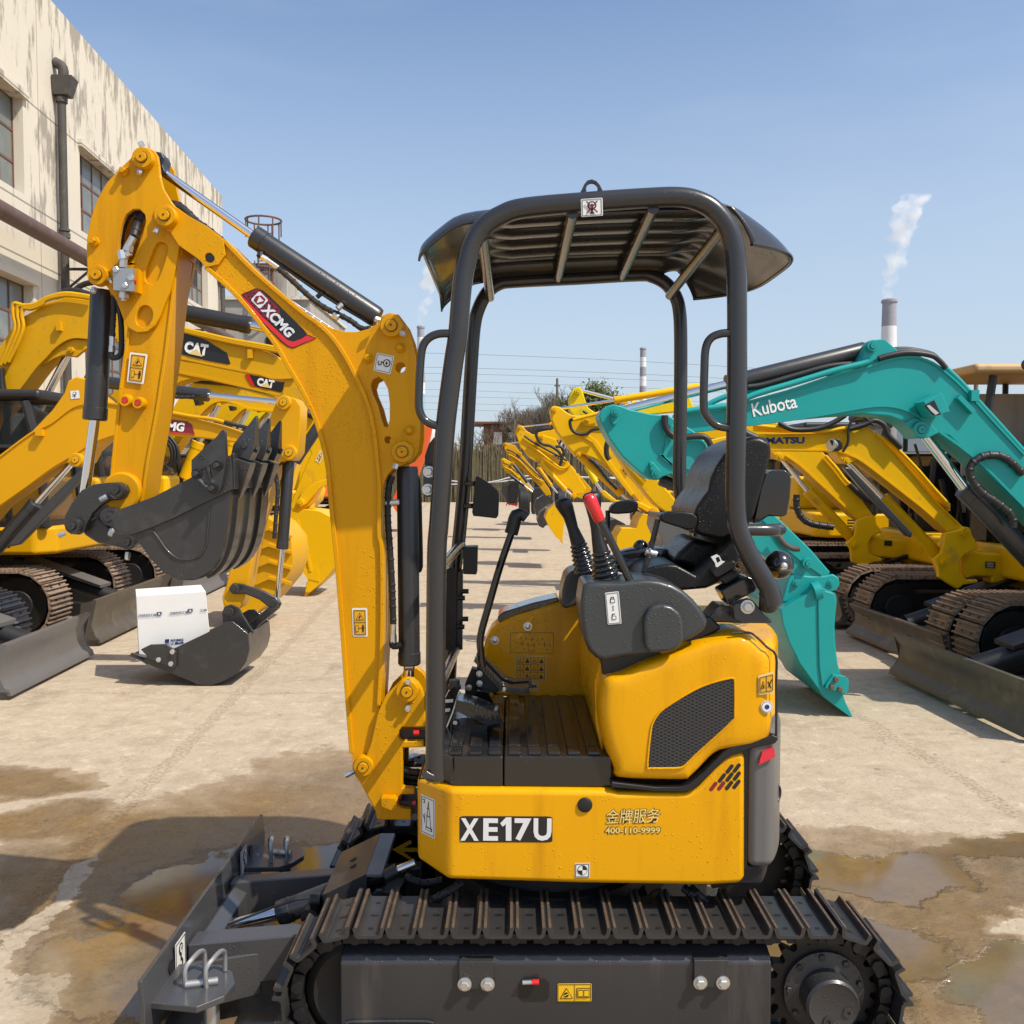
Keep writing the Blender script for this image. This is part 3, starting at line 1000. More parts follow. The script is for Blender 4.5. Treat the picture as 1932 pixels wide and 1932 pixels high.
# band lists start at the top
def smoke(base, r_, pts, wid, label):
    """drifting steam: one closed hull with an uneven pale volume inside"""
    m = MB()
    rows = []
    P = cr(pts, 5)
    for i, p in enumerate(P):
        f = i / (len(P) - 1)
        w_ = r_ * 0.6 + wid * f ** 0.8 * (1 - 0.25 * f)
        row = []
        for a in range(0, 360, 20):
            k = 1 + 0.22 * math.sin(a / 40.0 + i * 1.3) + 0.15 * math.sin(a / 17.0 + i * 0.7)
            row.append(p + Vector((math.cos(R(a)) * w_ * k, math.sin(R(a)) * w_ * k, 0)))
        rows.append(row)
    m.grid(rows, None, close=True)
    n = len(rows[0])
    m.f += [list(range(n))[::-1], [(len(rows) - 1) * n + k for k in range(n)]]
    m.m += [0, 0]
    mt = bpy.data.materials.new('white steam')
    mt.use_nodes = True
    N, L = mt.node_tree.nodes, mt.node_tree.links
    N.remove(N['Principled BSDF'])
    v = N.new('ShaderNodeVolumePrincipled')
    v.inputs['Color'].default_value = (0.995, 0.995, 0.995, 1)
    v.inputs['Anisotropy'].default_value = 0.2
    g_ = N.new('ShaderNodeNewGeometry').outputs['Position']
    nn = noise(N, L, g_, 0.16, 5, 0.6)
    rr = ramp(N, 0.42, 0.62)
    L.new(nn.outputs['Fac'], rr.inputs['Fac'])
    L.new(mth(N, L, 'MULTIPLY', rr.outputs['Color'], 0.22), v.inputs['Density'])
    L.new(v.outputs[0], N['Material Output'].inputs['Volume'])
    m.mats = [mt]
    o_ = m.build('smoke_plume', smooth=80, fix=True)
    return tag(o_, label, 'smoke', 'white plumes over the chimneys')
b1, r1 = stack(1672.5, 565, 25, 300, ['stack_g', 'stack_g', 'stack_w', 'stack_w', 'stack_g', 'stack_g', 'stack_w'], 'wide grey and white banded chimney above the teal boom')
b2, r2 = stack(1212, 656, 11, 520, ['stack_g', 'stack_w', 'stack_g', 'stack_w'], 'thin grey and white banded chimney seen through the canopy frame')
b3, r3 = stack(795, 615, 13, 420, ['stack_g', 'stack_w', 'stack_t', 'stack_t'], 'pale blue and white chimney between the boom and the grab handle')
smoke(b1, r1, [W(FD, p, 300) for p in ((1673, 563), (1680, 530), (1688, 500), (1695, 465), (1703, 435), (1712, 400), (1722, 372))], 4.6, 'thin white plume drifting from the wide banded chimney')
smoke(b3, r3, [W(FD, p, 420) for p in ((796, 613), (797, 590), (800, 570), (806, 545), (814, 520), (824, 497))], 4.8, 'white plume rising from the pale blue banded chimney')

# ------------------------------------------------------------------ end of the yard: reed fence, sheds, trees, poles, wires
rng = random.Random(5)
o = MB()
for i in range(6500):
    x = rng.uniform(-13, 16)
    y = 46 + rng.uniform(-0.15, 0.15)
    hgt = rng.uniform(2.1, 2.9)
    lean = rng.uniform(-0.16, 0.16)
    w_ = rng.uniform(0.006, 0.015)
    o.hexa([Vector((x - w_, y - w_, 0)), Vector((x + w_, y - w_, 0)), Vector((x + w_, y + w_, 0)), Vector((x - w_, y + w_, 0)), Vector((x + lean - w_, y - w_, hgt)), Vector((x + lean + w_, y - w_, hgt)), Vector((x + lean + w_, y + w_, hgt)), Vector((x + lean - w_, y + w_, hgt))], M['reed'])
o.box((1.5, 46.3, 1.15), (29, 0.12, 2.3), M['reed'])
tag(o.build('reed_fence'), 'dry brown reed fence closing the far end of the yard', 'fence')
o = MB()
for k in range(7):
    x = -4 + k * 2.0
    o.tube([(x, 45.4, 0), (x, 45.4, 1.35)], 0.03, M['wood'], 6, 1)
o.tube([(-4, 45.38, 1.15), (-1.5, 45.3, 0.95), (1, 45.38, 1.15), (4, 45.38, 1.2), (8, 45.38, 1.2)], 0.03, M['stack_w'], 6, 3)
o.tube([(-4, 45.36, 0.85), (-1.2, 45.28, 0.95), (1, 45.36, 1.3), (8, 45.36, 1.0)], 0.03, M['stack_w'], 6, 3)
tag(o.build('rail_fence'), 'low rail of pale poles in front of the dry reed fence', 'fence')
def shed(x0, x1, y, z1, label):
    root = thing('shed', ((x0 + x1) / 2, y, 0), label, 'shed')
    m = MB()
    m.box(((x0 + x1) / 2, y + 2, z1 / 2), (x1 - x0, 4, z1), M['shed'])
    m.build('wall', root)
    m = MB()
    m.box(((x0 + x1) / 2 - 0.5, y + 1.8, z1 + 0.08), (x1 - x0 + 1.6, 4.8, 0.12), M['rustf'])
    for k in range(6):
        m.box((x0 - 0.2 + k * (x1 - x0 + 0.6) / 5, y - 0.4, z1 - 0.1), (0.07, 0.1, 0.35), M['rustf'])
    m.build('roof', root)
    m = MB()
    for k in range(3):
        m.box((x0 + 0.9 + k * 0.9, y - 0.03, z1 - 0.9), (0.55, 0.04, 0.8), M['white'])
    m.build('window', root)
shed(-1.8, 2.0, 60, 4.45, 'rust red corrugated shed behind the reed fence')
o = MB()
o.lathe((-5.0, 58, 0), (0, 0, 1), [(1.5, 0), (1.5, 3.2), (1.4, 3.8), (0.9, 4.3), (0.2, 4.5)], M['stack_w'], 28)
tag(o.build('white_silo'), 'white domed silo left of the rust red shed', 'silo')

def branch(mb, p, d, L, r_, depth, rng, mt, tips):
    q = p
    pts = [q]
    n = 4
    for i in range(n):
        d = (d + Vector((rng.uniform(-.22, .22), rng.uniform(-.22, .22), rng.uniform(-.05, .16)))).normalized()
        q = q + d * L / n
        pts.append(q)
    mb.tube(pts, (r_, r_ * 0.5), mt, 5 if depth else 4, 1)
    if depth == 0:
        tips.append(q)
        return
    for i in range(rng.randint(3, 4)):
        k = rng.uniform(0.35, 1.0)
        j = min(int(k * n), n - 1)
        b = pts[j].lerp(pts[j + 1], k * n - j) if k < 1 else pts[-1]
        dd = (d + Vector((rng.uniform(-.9, .9), rng.uniform(-.9, .9), rng.uniform(-.1, .6)))).normalized()
        branch(mb, b, dd, L * rng.uniform(0.55, 0.75), r_ * 0.58, depth - 1, rng, mt, tips)
def tree(name, loc, hgt, label, leaves, seed, depth=4, spread=1.0):
    rng = random.Random(seed)
    root = thing(name, loc, label, 'tree', None)
    b = Vector(loc)
    t = MB()
    t.tube([b, b + Vector((0.1, 0, hgt * 0.2)), b + Vector((0.0, 0, hgt * 0.42))], (hgt * 0.03, hgt * 0.018), M['bark'], 8, 2)
    t.build('trunk', root)
    c = MB()
    tips = []
    for i in range(6):
        a = 2 * math.pi * i / 6 + rng.uniform(-.4, .4)
        st = b + Vector((0, 0, hgt * rng.uniform(0.2, 0.42)))
        branch(c, st, Vector((math.cos(a) * 0.75 * spread, math.sin(a) * 0.75 * spread, rng.uniform(0.5, 1.2))).normalized(), hgt * 0.30, hgt * 0.015, depth, rng, M['bark'], tips)
    if leaves:
        for tp in tips:
            for k in range(leaves):
                p = tp + Vector((rng.gauss(0, .32), rng.gauss(0, .32), rng.gauss(0, .28)))
                u = Vector((rng.uniform(-1, 1), rng.uniform(-1, 1), rng.uniform(-1, 1))).normalized()
                v = u.orthogonal().normalized()
                s_ = rng.uniform(0.07, 0.15)
                c.add([p - u * s_, p + v * s_ * 0.5, p + u * s_, p - v * s_ * 0.5], [(0, 1, 2, 3)], M['leaf'])
    c.build('crown', root)
X = lambda px_, d: W(FD, (px_, 886), d).x
tree('evergreen_tree', (X(1108, 62), 62, 0), 7.0, 'green leafy tree rising beside the bare trees behind the lemon yellow arm', 26, 4, 4, 0.8)
for i, (p_, d_, h_, sd, lb) in enumerate(((1045, 64, 7.4, 12, 'tallest bare grey tree, next to the green leafy tree'), (1012, 60, 6.6, 13, 'bare grey tree in the middle of the bare clump, right of the street lamp'), (990, 57, 5.6, 14, 'lowest bare tree, right above the rust red shed roof'), (1080, 68, 7.0, 15, 'bare tree partly behind the green leafy tree'), (908, 70, 5.0, 16, 'dark bare sapling left of the rust red shed'))):
    tree('bare_tree', (X(p_, d_), d_, 0), h_, lb, 0, sd, 5 if i < 4 else 3)
def pole(name, px_, d, top, r_, label, cat, lamp=False):
    root = MB()
    b = Vector((X(px_, d), d, 0))
    zt_ = W(FD, (px_, top), d).z
    root.cyl(b, b + Vector((0, 0, zt_)), r_, M['wood'], r_ * 0.7, 10)
    if lamp:
        root.tube([b + Vector((0, 0, zt_)), b + Vector((-0.2, 0, zt_ + 0.1)), b + Vector((-0.4, 0, zt_ + 0.1))], 0.03, M['wire'], 6, 3)
        root.box(b + Vector((-0.48, 0, zt_ + 0.09)), (0.25, 0.12, 0.06), M['wire'])
    else:
        root.box(b + Vector((0, 0, zt_ - 0.5)), (0.4, 0.1, 0.1), M['wood'])
    tag(root.build(name), label, cat)
pole('utility_pole', 1051, 66, 714, 0.12, 'wooden pole with crossarm standing among the bare trees', 'pole')
pole('street_lamp', 971, 52, 792, 0.05, 'thin street lamp left of the bare trees', 'lamp', True)
pole('signal_mast', 1838, 30, 688, 0.09, 'short grey post top above the tan canopy roof', 'post')
for i, (yl, yr) in enumerate(((662, 700), (690, 722), (702, 732), (716, 748), (730, 770), (745, 775), (757, 790), (770, 800))):
    m = MB()
    P = []
    for k in range(13):
        f = k / 12
        x = 600 + 900 * f
        y_ = yl + (yr - yl) * f + 26 * (f * f - f)
        P.append(W(FD, (x, y_), 170 + 8 * i))
    m.tube(P, 0.028, M['wire'], 4, 1)
    tag(m.build('power_line'), 'thin power line sagging across the hazy sky behind the canopy', 'wire', 'power lines behind the canopy')
# ================================================================== the mini excavator in front
EX = thing('mini_excavator', (0.15, 2.895, 0), 'wet yellow mini excavator with open charcoal canopy, nearest of all machines', 'excavator')
YC = 2.895

# ---------- tracks
TXF, TXR, TR_ = -0.415, 0.835, 0.178
def loop_pt(s, xf, xr, zc, r):
    """point and direction on the track loop, s metres along it, starting at the top over the rear sprocket, going forward"""
    Ls, La = xr - xf, math.pi * r
    s = s % (2 * Ls + 2 * La)
    if s < Ls:
        return Vector((xr - s, 0, zc + r)), Vector((-1, 0, 0))
    s -= Ls
    if s < La:
        a = math.pi / 2 + s / r
        return Vector((xf + r * math.cos(a), 0, zc + r * math.sin(a))), Vector((-math.sin(a), 0, math.cos(a)))
    s -= La
    if s < Ls:
        return Vector((xf + s, 0, zc - r)), Vector((1, 0, 0))
    s -= Ls
    a = -math.pi / 2 + s / r
    return Vector((xr + r * math.cos(a), 0, zc + r * math.sin(a))), Vector((-math.sin(a), 0, math.cos(a)))
def shoe_mb(w):
    """one steel shoe: plate with raised turned-out edges and black discs for the bolt slots; x along the track, y across, z outward"""
    mb = MB()
    prof = [(-0.0415, 0.026), (-0.0365, 0.029), (-0.031, 0.0275), (-0.0275, 0.012), (-0.023, 0.008), (0.023, 0.008), (0.0275, 0.012), (0.031, 0.0275), (0.0365, 0.029), (0.0415, 0.026), (0.035, 0.004), (0.028, 0.0), (-0.028, 0.0), (-0.035, 0.004)]
    mb.slab([Vector((x, -w / 2, z)) for x, z in prof], w, M['steel'])
    for x, sg in ((-0.034, 1), (0.034, 1)):
        mb.slab([Vector((x - 0.0042, -w / 2 + 0.001, 0.0275)), Vector((x - 0.003, -w / 2 + 0.001, 0.0302)), Vector((x + 0.003, -w / 2 + 0.001, 0.0302)), Vector((x + 0.0042, -w / 2 + 0.001, 0.0275))], w - 0.002, M['rust'])
    for y, rx in ((-w * 0.32, 0.007), (0, 0.011), (w * 0.32, 0.007)):  # slots are not cut: black discs paint their dark insides
        mb.slab([Vector((rx * math.cos(t), y + 0.006 * math.sin(t), 0.0092)) for t in [R(k * 30) for k in range(12)]], 0.001, M['sk'], ax=(0, 0, -1))
    return mb
def make_track(y0, near):
    w = 0.23
    yc = y0 + w / 2
    tr = MB()
    # rubber-black chain of links under the shoes
    N = 86
    tot = 2 * (TXR - TXF) + 2 * math.pi * TR_
    rows = []
    for i in range(N):
        p, d = loop_pt(tot * i / N, TXF, TXR, 0.185, TR_)
        nrm = Vector((d.z, 0, -d.x))
        if nrm.dot(p - Vector(((TXF + TXR) / 2, 0, 0.185))) < 0:
            nrm = -nrm
        rows.append([p + Vector((0, yc - 0.055, 0)) - nrm * 0.002, p + Vector((0, yc + 0.055, 0)) - nrm * 0.002, p + Vector((0, yc + 0.055, 0)) - nrm * 0.034, p + Vector((0, yc - 0.055, 0)) - nrm * 0.034])
    rows.append(rows[0])
    tr.grid(rows, M['under'], close=True)
    t = tr.build('track', EX, fix=True)
    n = 43
    sh = shoe_mb(w).build('track_shoe', t, bevel=0)
    me = sh.data
    for i in range(n):
        o = sh if i == 0 else sh.copy()
        if i:
            COL.objects.link(o)
            o.parent = t
        p, d = loop_pt(tot * (i + 0.35) / n, TXF, TXR, 0.185, TR_)
        x = d
        z = Vector((d.z, 0, -d.x))
        if z.dot(p - Vector(((TXF + TXR) / 2, 0, 0.185))) < 0:
            z = -z
        y = z.cross(x)
        m = Matrix((x, y, z)).transposed().to_4x4()
        m.translation = Vector((p.x, yc, p.z)) - WLOC[t.name]
        o.matrix_local = m
    for v in me.vertices:
        v.co += WLOC[t.name]
    # pairs of link knuckles just inside the loop
    mk = MB()
    for i in range(n):
        p, d = loop_pt(tot * (i + 0.85) / n, TXF, TXR, 0.185, TR_)
        nrm = Vector((d.z, 0, -d.x))
        if nrm.dot(p - Vector(((TXF + TXR) / 2, 0, 0.185))) < 0:
            nrm = -nrm
        c = Vector((p.x, yc, p.z)) - nrm * 0.022
        mk.cyl(c + Vector((0, -0.075, 0)), c + Vector((0, 0.075, 0)), 0.016, M['under'], n=10)
        u = d * 0.03
        for s_ in (-1, 1):
            mk.box(c + Vector((0, s_ * 0.058, 0)), (0.066, 0.016, 0.030), M['under'], Matrix((d, Vector((0, 1, 0)), nrm)).transposed())
    mk.build('track_link_chain', t)
    return t
make_track(2.40, True)
make_track(3.16, False)

def side_frame(yn, sg):
    """track frame with idler and sprocket; yn = depth of its outer face"""
    x0, x1 = -0.452, 0.682
    fr = MB()
    y2 = yn + 0.13 * sg
    prof = [(yn, 0.06), (yn, 0.285), (yn + 0.012 * sg, 0.302), (yn + 0.06 * sg, 0.318), (y2, 0.318), (y2, 0.06)]
    vs = [Vector((x, y, z)) for x in (x0, x1) for y, z in prof]
    n = len(prof)
    fs = [list(range(n)), [n + k for k in range(n)][::-1]] + [[k, (k + 1) % n, n + (k + 1) % n, n + k] for k in range(n)]
    fr.add(vs, fs, M['frame'])
    o = fr.build('track_frame', EX, bevel=0.006, fix=True)
    # idler and sprocket wheels
    w = MB()
    yc = yn + 0.085 * sg
    d = Vector((0, -sg, 0))
    w.lathe((TXF + 0.005, yc, 0.185), d, [(0.142, -0.045), (0.142, 0.030), (0.120, 0.045), (0.105, 0.040), (0.045, 0.032), (0.045, 0.060), (0.03, 0.062)], M['under'], 40)
    w.build('idler_wheel', EX)
    s = MB()
    pts = []
    for k in range(19 * 4):
        a = 2 * math.pi * k / (19 * 4)
        r = 0.152 if k % 4 in (0, 1) else 0.128
        pts.append(Vector((TXR + r * math.cos(a), yn + 0.055 * sg, 0.185 + r * math.sin(a))))
    s.slab(pts, 0.035 * sg, M['under'], ax=(0, 1, 0))
    s.lathe((TXR, yn + 0.06 * sg, 0.185), d, [(0.108, 0), (0.108, 0.018), (0.088, 0.022), (0.070, 0.026), (0.070, 0.085), (0.064, 0.092), (0.060, 0.090)], M['frame'], 36)
    for k in range(9):
        a = R(40 * k + 15)
        hexb(s, (TXR + 0.096 * math.cos(a), yn + 0.042 * sg, 0.185 + 0.096 * math.sin(a)), 0.009, 0.010, M['frame'], d=d)
    for a, r in ((R(-20), 0.04), (R(-110), 0.04)):
        s.lathe((TXR + r * math.cos(a), yn - 0.030 * sg, 0.185 + r * math.sin(a)), d, [(0.013, 0), (0.013, 0.004), (0.006, 0.004), (0.006, 0.001)], M['frame'], 14)
    s.build('drive_sprocket', EX, smooth=30)
    rl = MB()
    for x in (-0.2, 0.05, 0.3, 0.52):
        rl.lathe((x, yc + 0.05 * sg, 0.075), d, [(0.045, 0), (0.045, 0.13)], M['under'], 18)
        rl.cut()
    rl.build('bottom_roller', EX)
    if sg > 0:
        for T, q in ((A5, [(920, 1185), (1122, 1185), (1122, 1345), (920, 1345)]), (A6, [(300, 1005), (472, 1005), (472, 1140), (302, 1140)])):
            b = MB()
            P = WL(T, q, yn - 0.012)
            b.slab(P, 0.012, M['frame'])
            t0, t1 = P[0], P[1]
            b.hexa([t0 + Vector((0, 0, -0.004)), t1 + Vector((0, 0, -0.004)), t1 + Vector((0, 0.13, 0.016)), t0 + Vector((0, 0.13, 0.016)), t0, t1, t1 + Vector((0, 0.13, 0.022)), t0 + Vector((0, 0.13, 0.022))], M['frame'])
            for sx, pp in ((-1, t0), (1, t1)):
                b.hexa([pp + Vector((sx * 0.055, 0.055, 0.012)), pp + Vector((sx * 0.060, 0.07, 0.012)), pp + Vector((0, 0.08, 0.04)), pp + Vector((0, 0.06, 0.04)), pp + Vector((sx * 0.057, 0.055, 0.022)), pp + Vector((sx * 0.062, 0.07, 0.022)), pp + Vector((0, 0.08, 0.055)), pp + Vector((0, 0.06, 0.055))], M['frame'])
            ob = b.build('carrier_bracket', EX, bevel=0.003, fix=True)
            for u in (0.17, 0.83):
                c = P[3].lerp(P[2], u) + (P[0] - P[3]) * 0.2
                bb = MB()
                hexb(bb, c, 0.0135, 0.016, M['zinc'], washer=M['zinc'])
                bb.build('bolt', ob)
        # opening with grease valve, warning label, lower lip
        g = MB()
        P = WL(A5, [(1290, 1285), (1420, 1285), (1445, 1310), (1445, 1390), (1420, 1415), (1290, 1415), (1265, 1390), (1265, 1310)], yn - 0.001)
        g.slab(P, 0.001, M['sk'])
        g.cyl(W(A5, (1290, 1305), yn - 0.012), W(A5, (1345, 1303), yn - 0.012), 0.006, M['zinc'])
        g.cyl(W(A5, (1345, 1303), yn - 0.014), W(A5, (1385, 1302), yn - 0.014), 0.007, M['red'])
        g.build('grease_valve', o)
        C = WL(A5, [(1492, 1310), (1690, 1308), (1690, 1416), (1492, 1416)], yn - 0.0005)
        book = [rect(0.60, 0.32, 0.75, 0.68), rect(0.77, 0.32, 0.92, 0.68)]
        sticker(C, [(M['sk'], frame_l(0.02, 0.04, 0.98, 0.96, 0.008, 0.016) + [rect(0.495, 0.04, 0.505, 0.96), tri(0.26, 0.55, 0.19, 1.7)] + [rect(0.56, 0.25, 0.955, 0.76)]),
                    (M['sy'], [tri(0.26, 0.555, 0.155, 1.7), rect(0.575, 0.29, 0.94, 0.72)]),
                    (M['sk'], [disc(0.26, 0.58, 0.07, 0.13)] + book), (M['sy'], [rect(0.61, 0.36, 0.74, 0.64), rect(0.78, 0.36, 0.91, 0.64), line(0.2, 0.62, 0.34, 0.5, 0.03)])], M['sy'], o, 'warning_sticker')
        lip = MB()
        lip.tube([W(A5, (285, 1546), yn - 0.004), W(A5, (300, 1532), yn - 0.004), W(A5, (735, 1530), yn - 0.004), W(A5, (752, 1546), yn - 0.004)], 0.004, M['frame'], 6, 2)
        lip.build('weld_rim', o)
    else:
        ar = MB()
        C = [(535, 535), (640, 478), (650, 497), (598, 525), (700, 525), (700, 548), (598, 548), (650, 585), (640, 596)]
        ar.slab(WL(A5, C, yn - 0.135), 0.002, M['so'])
        ar.build('arrow_mark', o)
    return o
side_frame(2.425, 1)
side_frame(3.365, -1)
ug = MB()
ug.box((0.12, YC, 0.27), (0.55, 0.60, 0.14), M['under'])
ug.lathe((0.12, YC, 0.33), (0, 0, 1), [(0.30, 0), (0.30, 0.05), (0.27, 0.055), (0.27, 0.10), (0.31, 0.105), (0.31, 0.16)], M['under'], 40)
ug.build('swing_bearing', EX)
hs = MB()
hose(hs, [W(A5, (618, 690), 2.78), W(A5, (660, 715), 2.76), W(A5, (730, 730), 2.75), W(A5, (830, 712), 2.74)], 0.011, M['rubber'])
hs.cut()
hose(hs, [W(A5, (690, 860), 2.62), W(A5, (760, 830), 2.60), W(A5, (840, 790), 2.60), W(A5, (940, 725), 2.62)], 0.011, M['rubber'])
hs.cut()
hose(hs, [W(A6, (250, 645), 2.62), W(A6, (290, 680), 2.60), W(A6, (345, 720), 2.60)], 0.012, M['rubber'])
hs.cut()
hose(hs, [W(A6, (285, 645), 2.62), W(A6, (320, 680), 2.60), W(A6, (360, 712), 2.60)], 0.012, M['rubber'])
hs.build('corrugated_hose', EX)

# ---------- dozer blade at the front
BX = -0.94
bl = MB()
prof = [(-0.985, 0.03), (-0.975, 0.075), (-0.962, 0.15), (-0.957, 0.22), (-0.962, 0.295), (-0.950, 0.298), (-0.942, 0.225), (-0.946, 0.15), (-0.958, 0.07), (-0.966, 0.03)]
bl.slab([Vector((x + 0.02, 2.317, z)) for x, z in prof], 1.155, M['blade_main'])
B_ = bl.build('dozer_blade', EX, bevel=0.003, fix=True)
rb = MB()
rb.slab([Vector((x, 2.66, z)) for x, z in [(-0.935, 0.08), (-0.935, 0.205), (-0.905, 0.222), (-0.865, 0.20), (-0.865, 0.08)]], 0.46, M['blade_main'])
rb.build('crossbeam', B_, bevel=0.004, fix=True)
for yy, sg in ((2.40, 1), (3.33, -1)):
    g = MB()
    # rounded towing lug plate standing off the back of the blade
    pl = [(-0.93, -0.10), (-0.80, -0.12), (-0.745, -0.07), (-0.735, -0.01), (-0.76, 0.05), (-0.80, 0.085), (-0.93, 0.09)]
    g.slab([Vector((x, yy + 0.06 * sg + dy * sg, 0.20)) for x, dy in pl], 0.018, M['blade_main'], ax=(0, 0, 1))
    g.slab([Vector((x * 0.5 - 0.46, yy + 0.06 * sg + dy * sg, 0.09)) for x, dy in pl], 0.018, M['blade_main'], ax=(0, 0, 1))
    g.cyl((-0.80, yy + 0.05 * sg, 0.06), (-0.80, yy + 0.05 * sg, 0.20), 0.022, M['zinc'], n=18)
    g.slab([Vector((-0.93, yy + 0.17 * sg, 0.06)), Vector((-0.93, yy + 0.17 * sg, 0.20)), Vector((-0.72, yy + 0.24 * sg, 0.20)), Vector((-0.72, yy + 0.24 * sg, 0.08))], 0.016, M['blade_main'])
    g.build('towing_lug', B_, bevel=0.003, fix=True)
    tp = MB()
    for dx in (0, 0.055):
        c = Vector((-0.86 + dx, yy + 0.03 * sg, 0.215))
        tp.tube([c, c + Vector((0, 0, 0.050)), c + Vector((0.012, 0.02 * sg, 0.068)), c + Vector((0.02, 0.06 * sg, 0.068)), c + Vector((0.025, 0.08 * sg, 0.052)), c + Vector((0.025, 0.08 * sg, 0.005))], 0.0065, M['alu'], 10, 5)
    tp.cyl((-0.86, yy + 0.03 * sg, 0.225), (-0.78, yy + 0.05 * sg, 0.225), 0.010, M['alu'])
    tp.build('locking_pin', B_)
ho = MB()
for y in (2.50, 3.28):
    ho.lathe((-0.9215, y, 0.235), (1, 0, 0), [(0.020, 0), (0.020, 0.002)], M['sk'], 18)
    ho.cut()
ho.build('blade_hole', B_)
hook = lambda m, s=1.0: [(m, [disc(0.5, 0.30, 0.17, 0.17), rect(0.47, 0.44, 0.53, 0.62)] + [line(0.5 + 0.14 * math.cos(R(a)), 0.72 + 0.14 * math.sin(R(a)), 0.5 + 0.14 * math.cos(R(a + 45)), 0.72 + 0.14 * math.sin(R(a + 45)), 0.06) for a in (-90, -45, 0, 45, 90)]), (M['white'], [disc(0.5, 0.30, 0.11, 0.11)]), (m, [disc(0.5, 0.30, 0.03, 0.03), rect(0.45, 0.22, 0.55, 0.26)])]
for ya, yb, z0, z1 in ((2.60, 2.52, 0.185, 0.285), (3.22, 3.14, 0.195, 0.285)):
    P = [Vector((-0.9195, yb, z1)), Vector((-0.9195, ya, z1)), Vector((-0.9185, ya, z0)), Vector((-0.9185, yb, z0))]
    sticker(P, [(M['sk'], frame_l(0.05, 0.05, 0.95, 0.95, 0.025))] + hook(M['sk']), M['white'], B_, 'sticker', ncam=(1, 0, 0))
for y0, y1, nm in ((2.62, 2.70, 'blade_arm'), (3.02, 3.08, 'blade_arm')):
    a = MB()
    a.hexa([Vector((-0.92, y0, 0.10)), Vector((-0.30, y0 + 0.06, 0.14)), Vector((-0.30, y1 + 0.06, 0.14)), Vector((-0.92, y1, 0.10)), Vector((-0.92, y0, 0.235)), Vector((-0.30, y0 + 0.06, 0.26)), Vector((-0.30, y1 + 0.06, 0.26)), Vector((-0.92, y1, 0.235))], M['blade_main'])
    a.build(nm, B_, bevel=0.005, fix=True)
bc = ram(EX, 'blade_cylinder', (-0.40, 2.87, 0.33), (-0.72, 2.86, 0.21), (-0.90, 2.86, 0.165), 0.036, 0.02, M['cyl'])
bt = MB()
bt.tube([(-0.86, 2.80, 0.205), (-0.66, 2.80, 0.28), (-0.58, 2.79, 0.29)], 0.004, M['steel'], 8, 3)
bt.cut()
bt.cyl((-0.60, 2.74, 0.255), (-0.60, 2.80, 0.255), 0.026, M['black'], n=18)
bt.cyl((-0.60, 2.76, 0.30), (-0.57, 2.76, 0.30), 0.018, M['black'], n=18)
bt.build('blade_hose_fitting', EX)
gp = MB()
lo_n, lo_f = Vector((-0.560, 2.735, 0.325)), Vector((-0.560, 3.05, 0.325))
hi_n, hi_f = Vector((-0.432, 2.735, 0.388)), Vector((-0.432, 3.05, 0.388))
th = Vector((0.004, 0, -0.008))
gp.hexa([lo_n + th, hi_n + th, hi_f + th, lo_f + th, lo_n, hi_n, hi_f, lo_f], M['frame'])
e = Vector((0.048, 0, 0.0))
gp.hexa([hi_n + th, hi_n + e + th, hi_f + e + th, hi_f + th, hi_n + Vector((0.001, 0, 0)), hi_n + e, hi_f + e, hi_f + Vector((0.001, 0, 0))], M['blade'])
gp.hexa([lo_n + Vector((0, 0, -0.075)), hi_n + Vector((0, 0, -0.10)), hi_n + Vector((0, 0.008, -0.10)), lo_n + Vector((0, 0.008, -0.075)), lo_n + th, hi_n + th, hi_n + th + Vector((0, 0.008, 0)), lo_n + th + Vector((0, 0.008, 0))], M['frame'])
gp.lathe((-0.49, 2.86, 0.361), (-0.44, 0, 0.9), [(0.011, 0), (0.011, 0.002)], M['sk'], 12)
gp.lathe((-0.50, 2.92, 0.356), (-0.44, 0, 0.9), [(0.011, 0), (0.011, 0.002)], M['sk'], 12)
gp.build('cylinder_guard', EX, fix=True)
mb = MB()
mb.hexa([Vector((-0.46, 2.72, 0.20)), Vector((-0.33, 2.70, 0.22)), Vector((-0.34, 2.98, 0.22)), Vector((-0.46, 2.98, 0.20)), Vector((-0.44, 2.74, 0.33)), Vector((-0.34, 2.74, 0.33)), Vector((-0.34, 2.98, 0.27)), Vector((-0.44, 2.98, 0.27))], M['under'])
hexb(mb, (-0.39, 2.725, 0.34), 0.014, 0.012, M['frame'])
hexb(mb, (-0.36, 2.722, 0.28), 0.016, 0.014, M['frame'])
mb.cyl(W(A5, (500, 850), 2.66), W(A5, (640, 858), 2.66), 0.005, M['zinc'])
mb.cyl(W(A5, (560, 655), 2.68), W(A5, (670, 610), 2.68), 0.012, M['chrome'])
mb.cyl(W(A5, (500, 690), 2.68), W(A5, (570, 650), 2.68), 0.019, M['black'])
mb.build('blade_pivot_mount', EX)

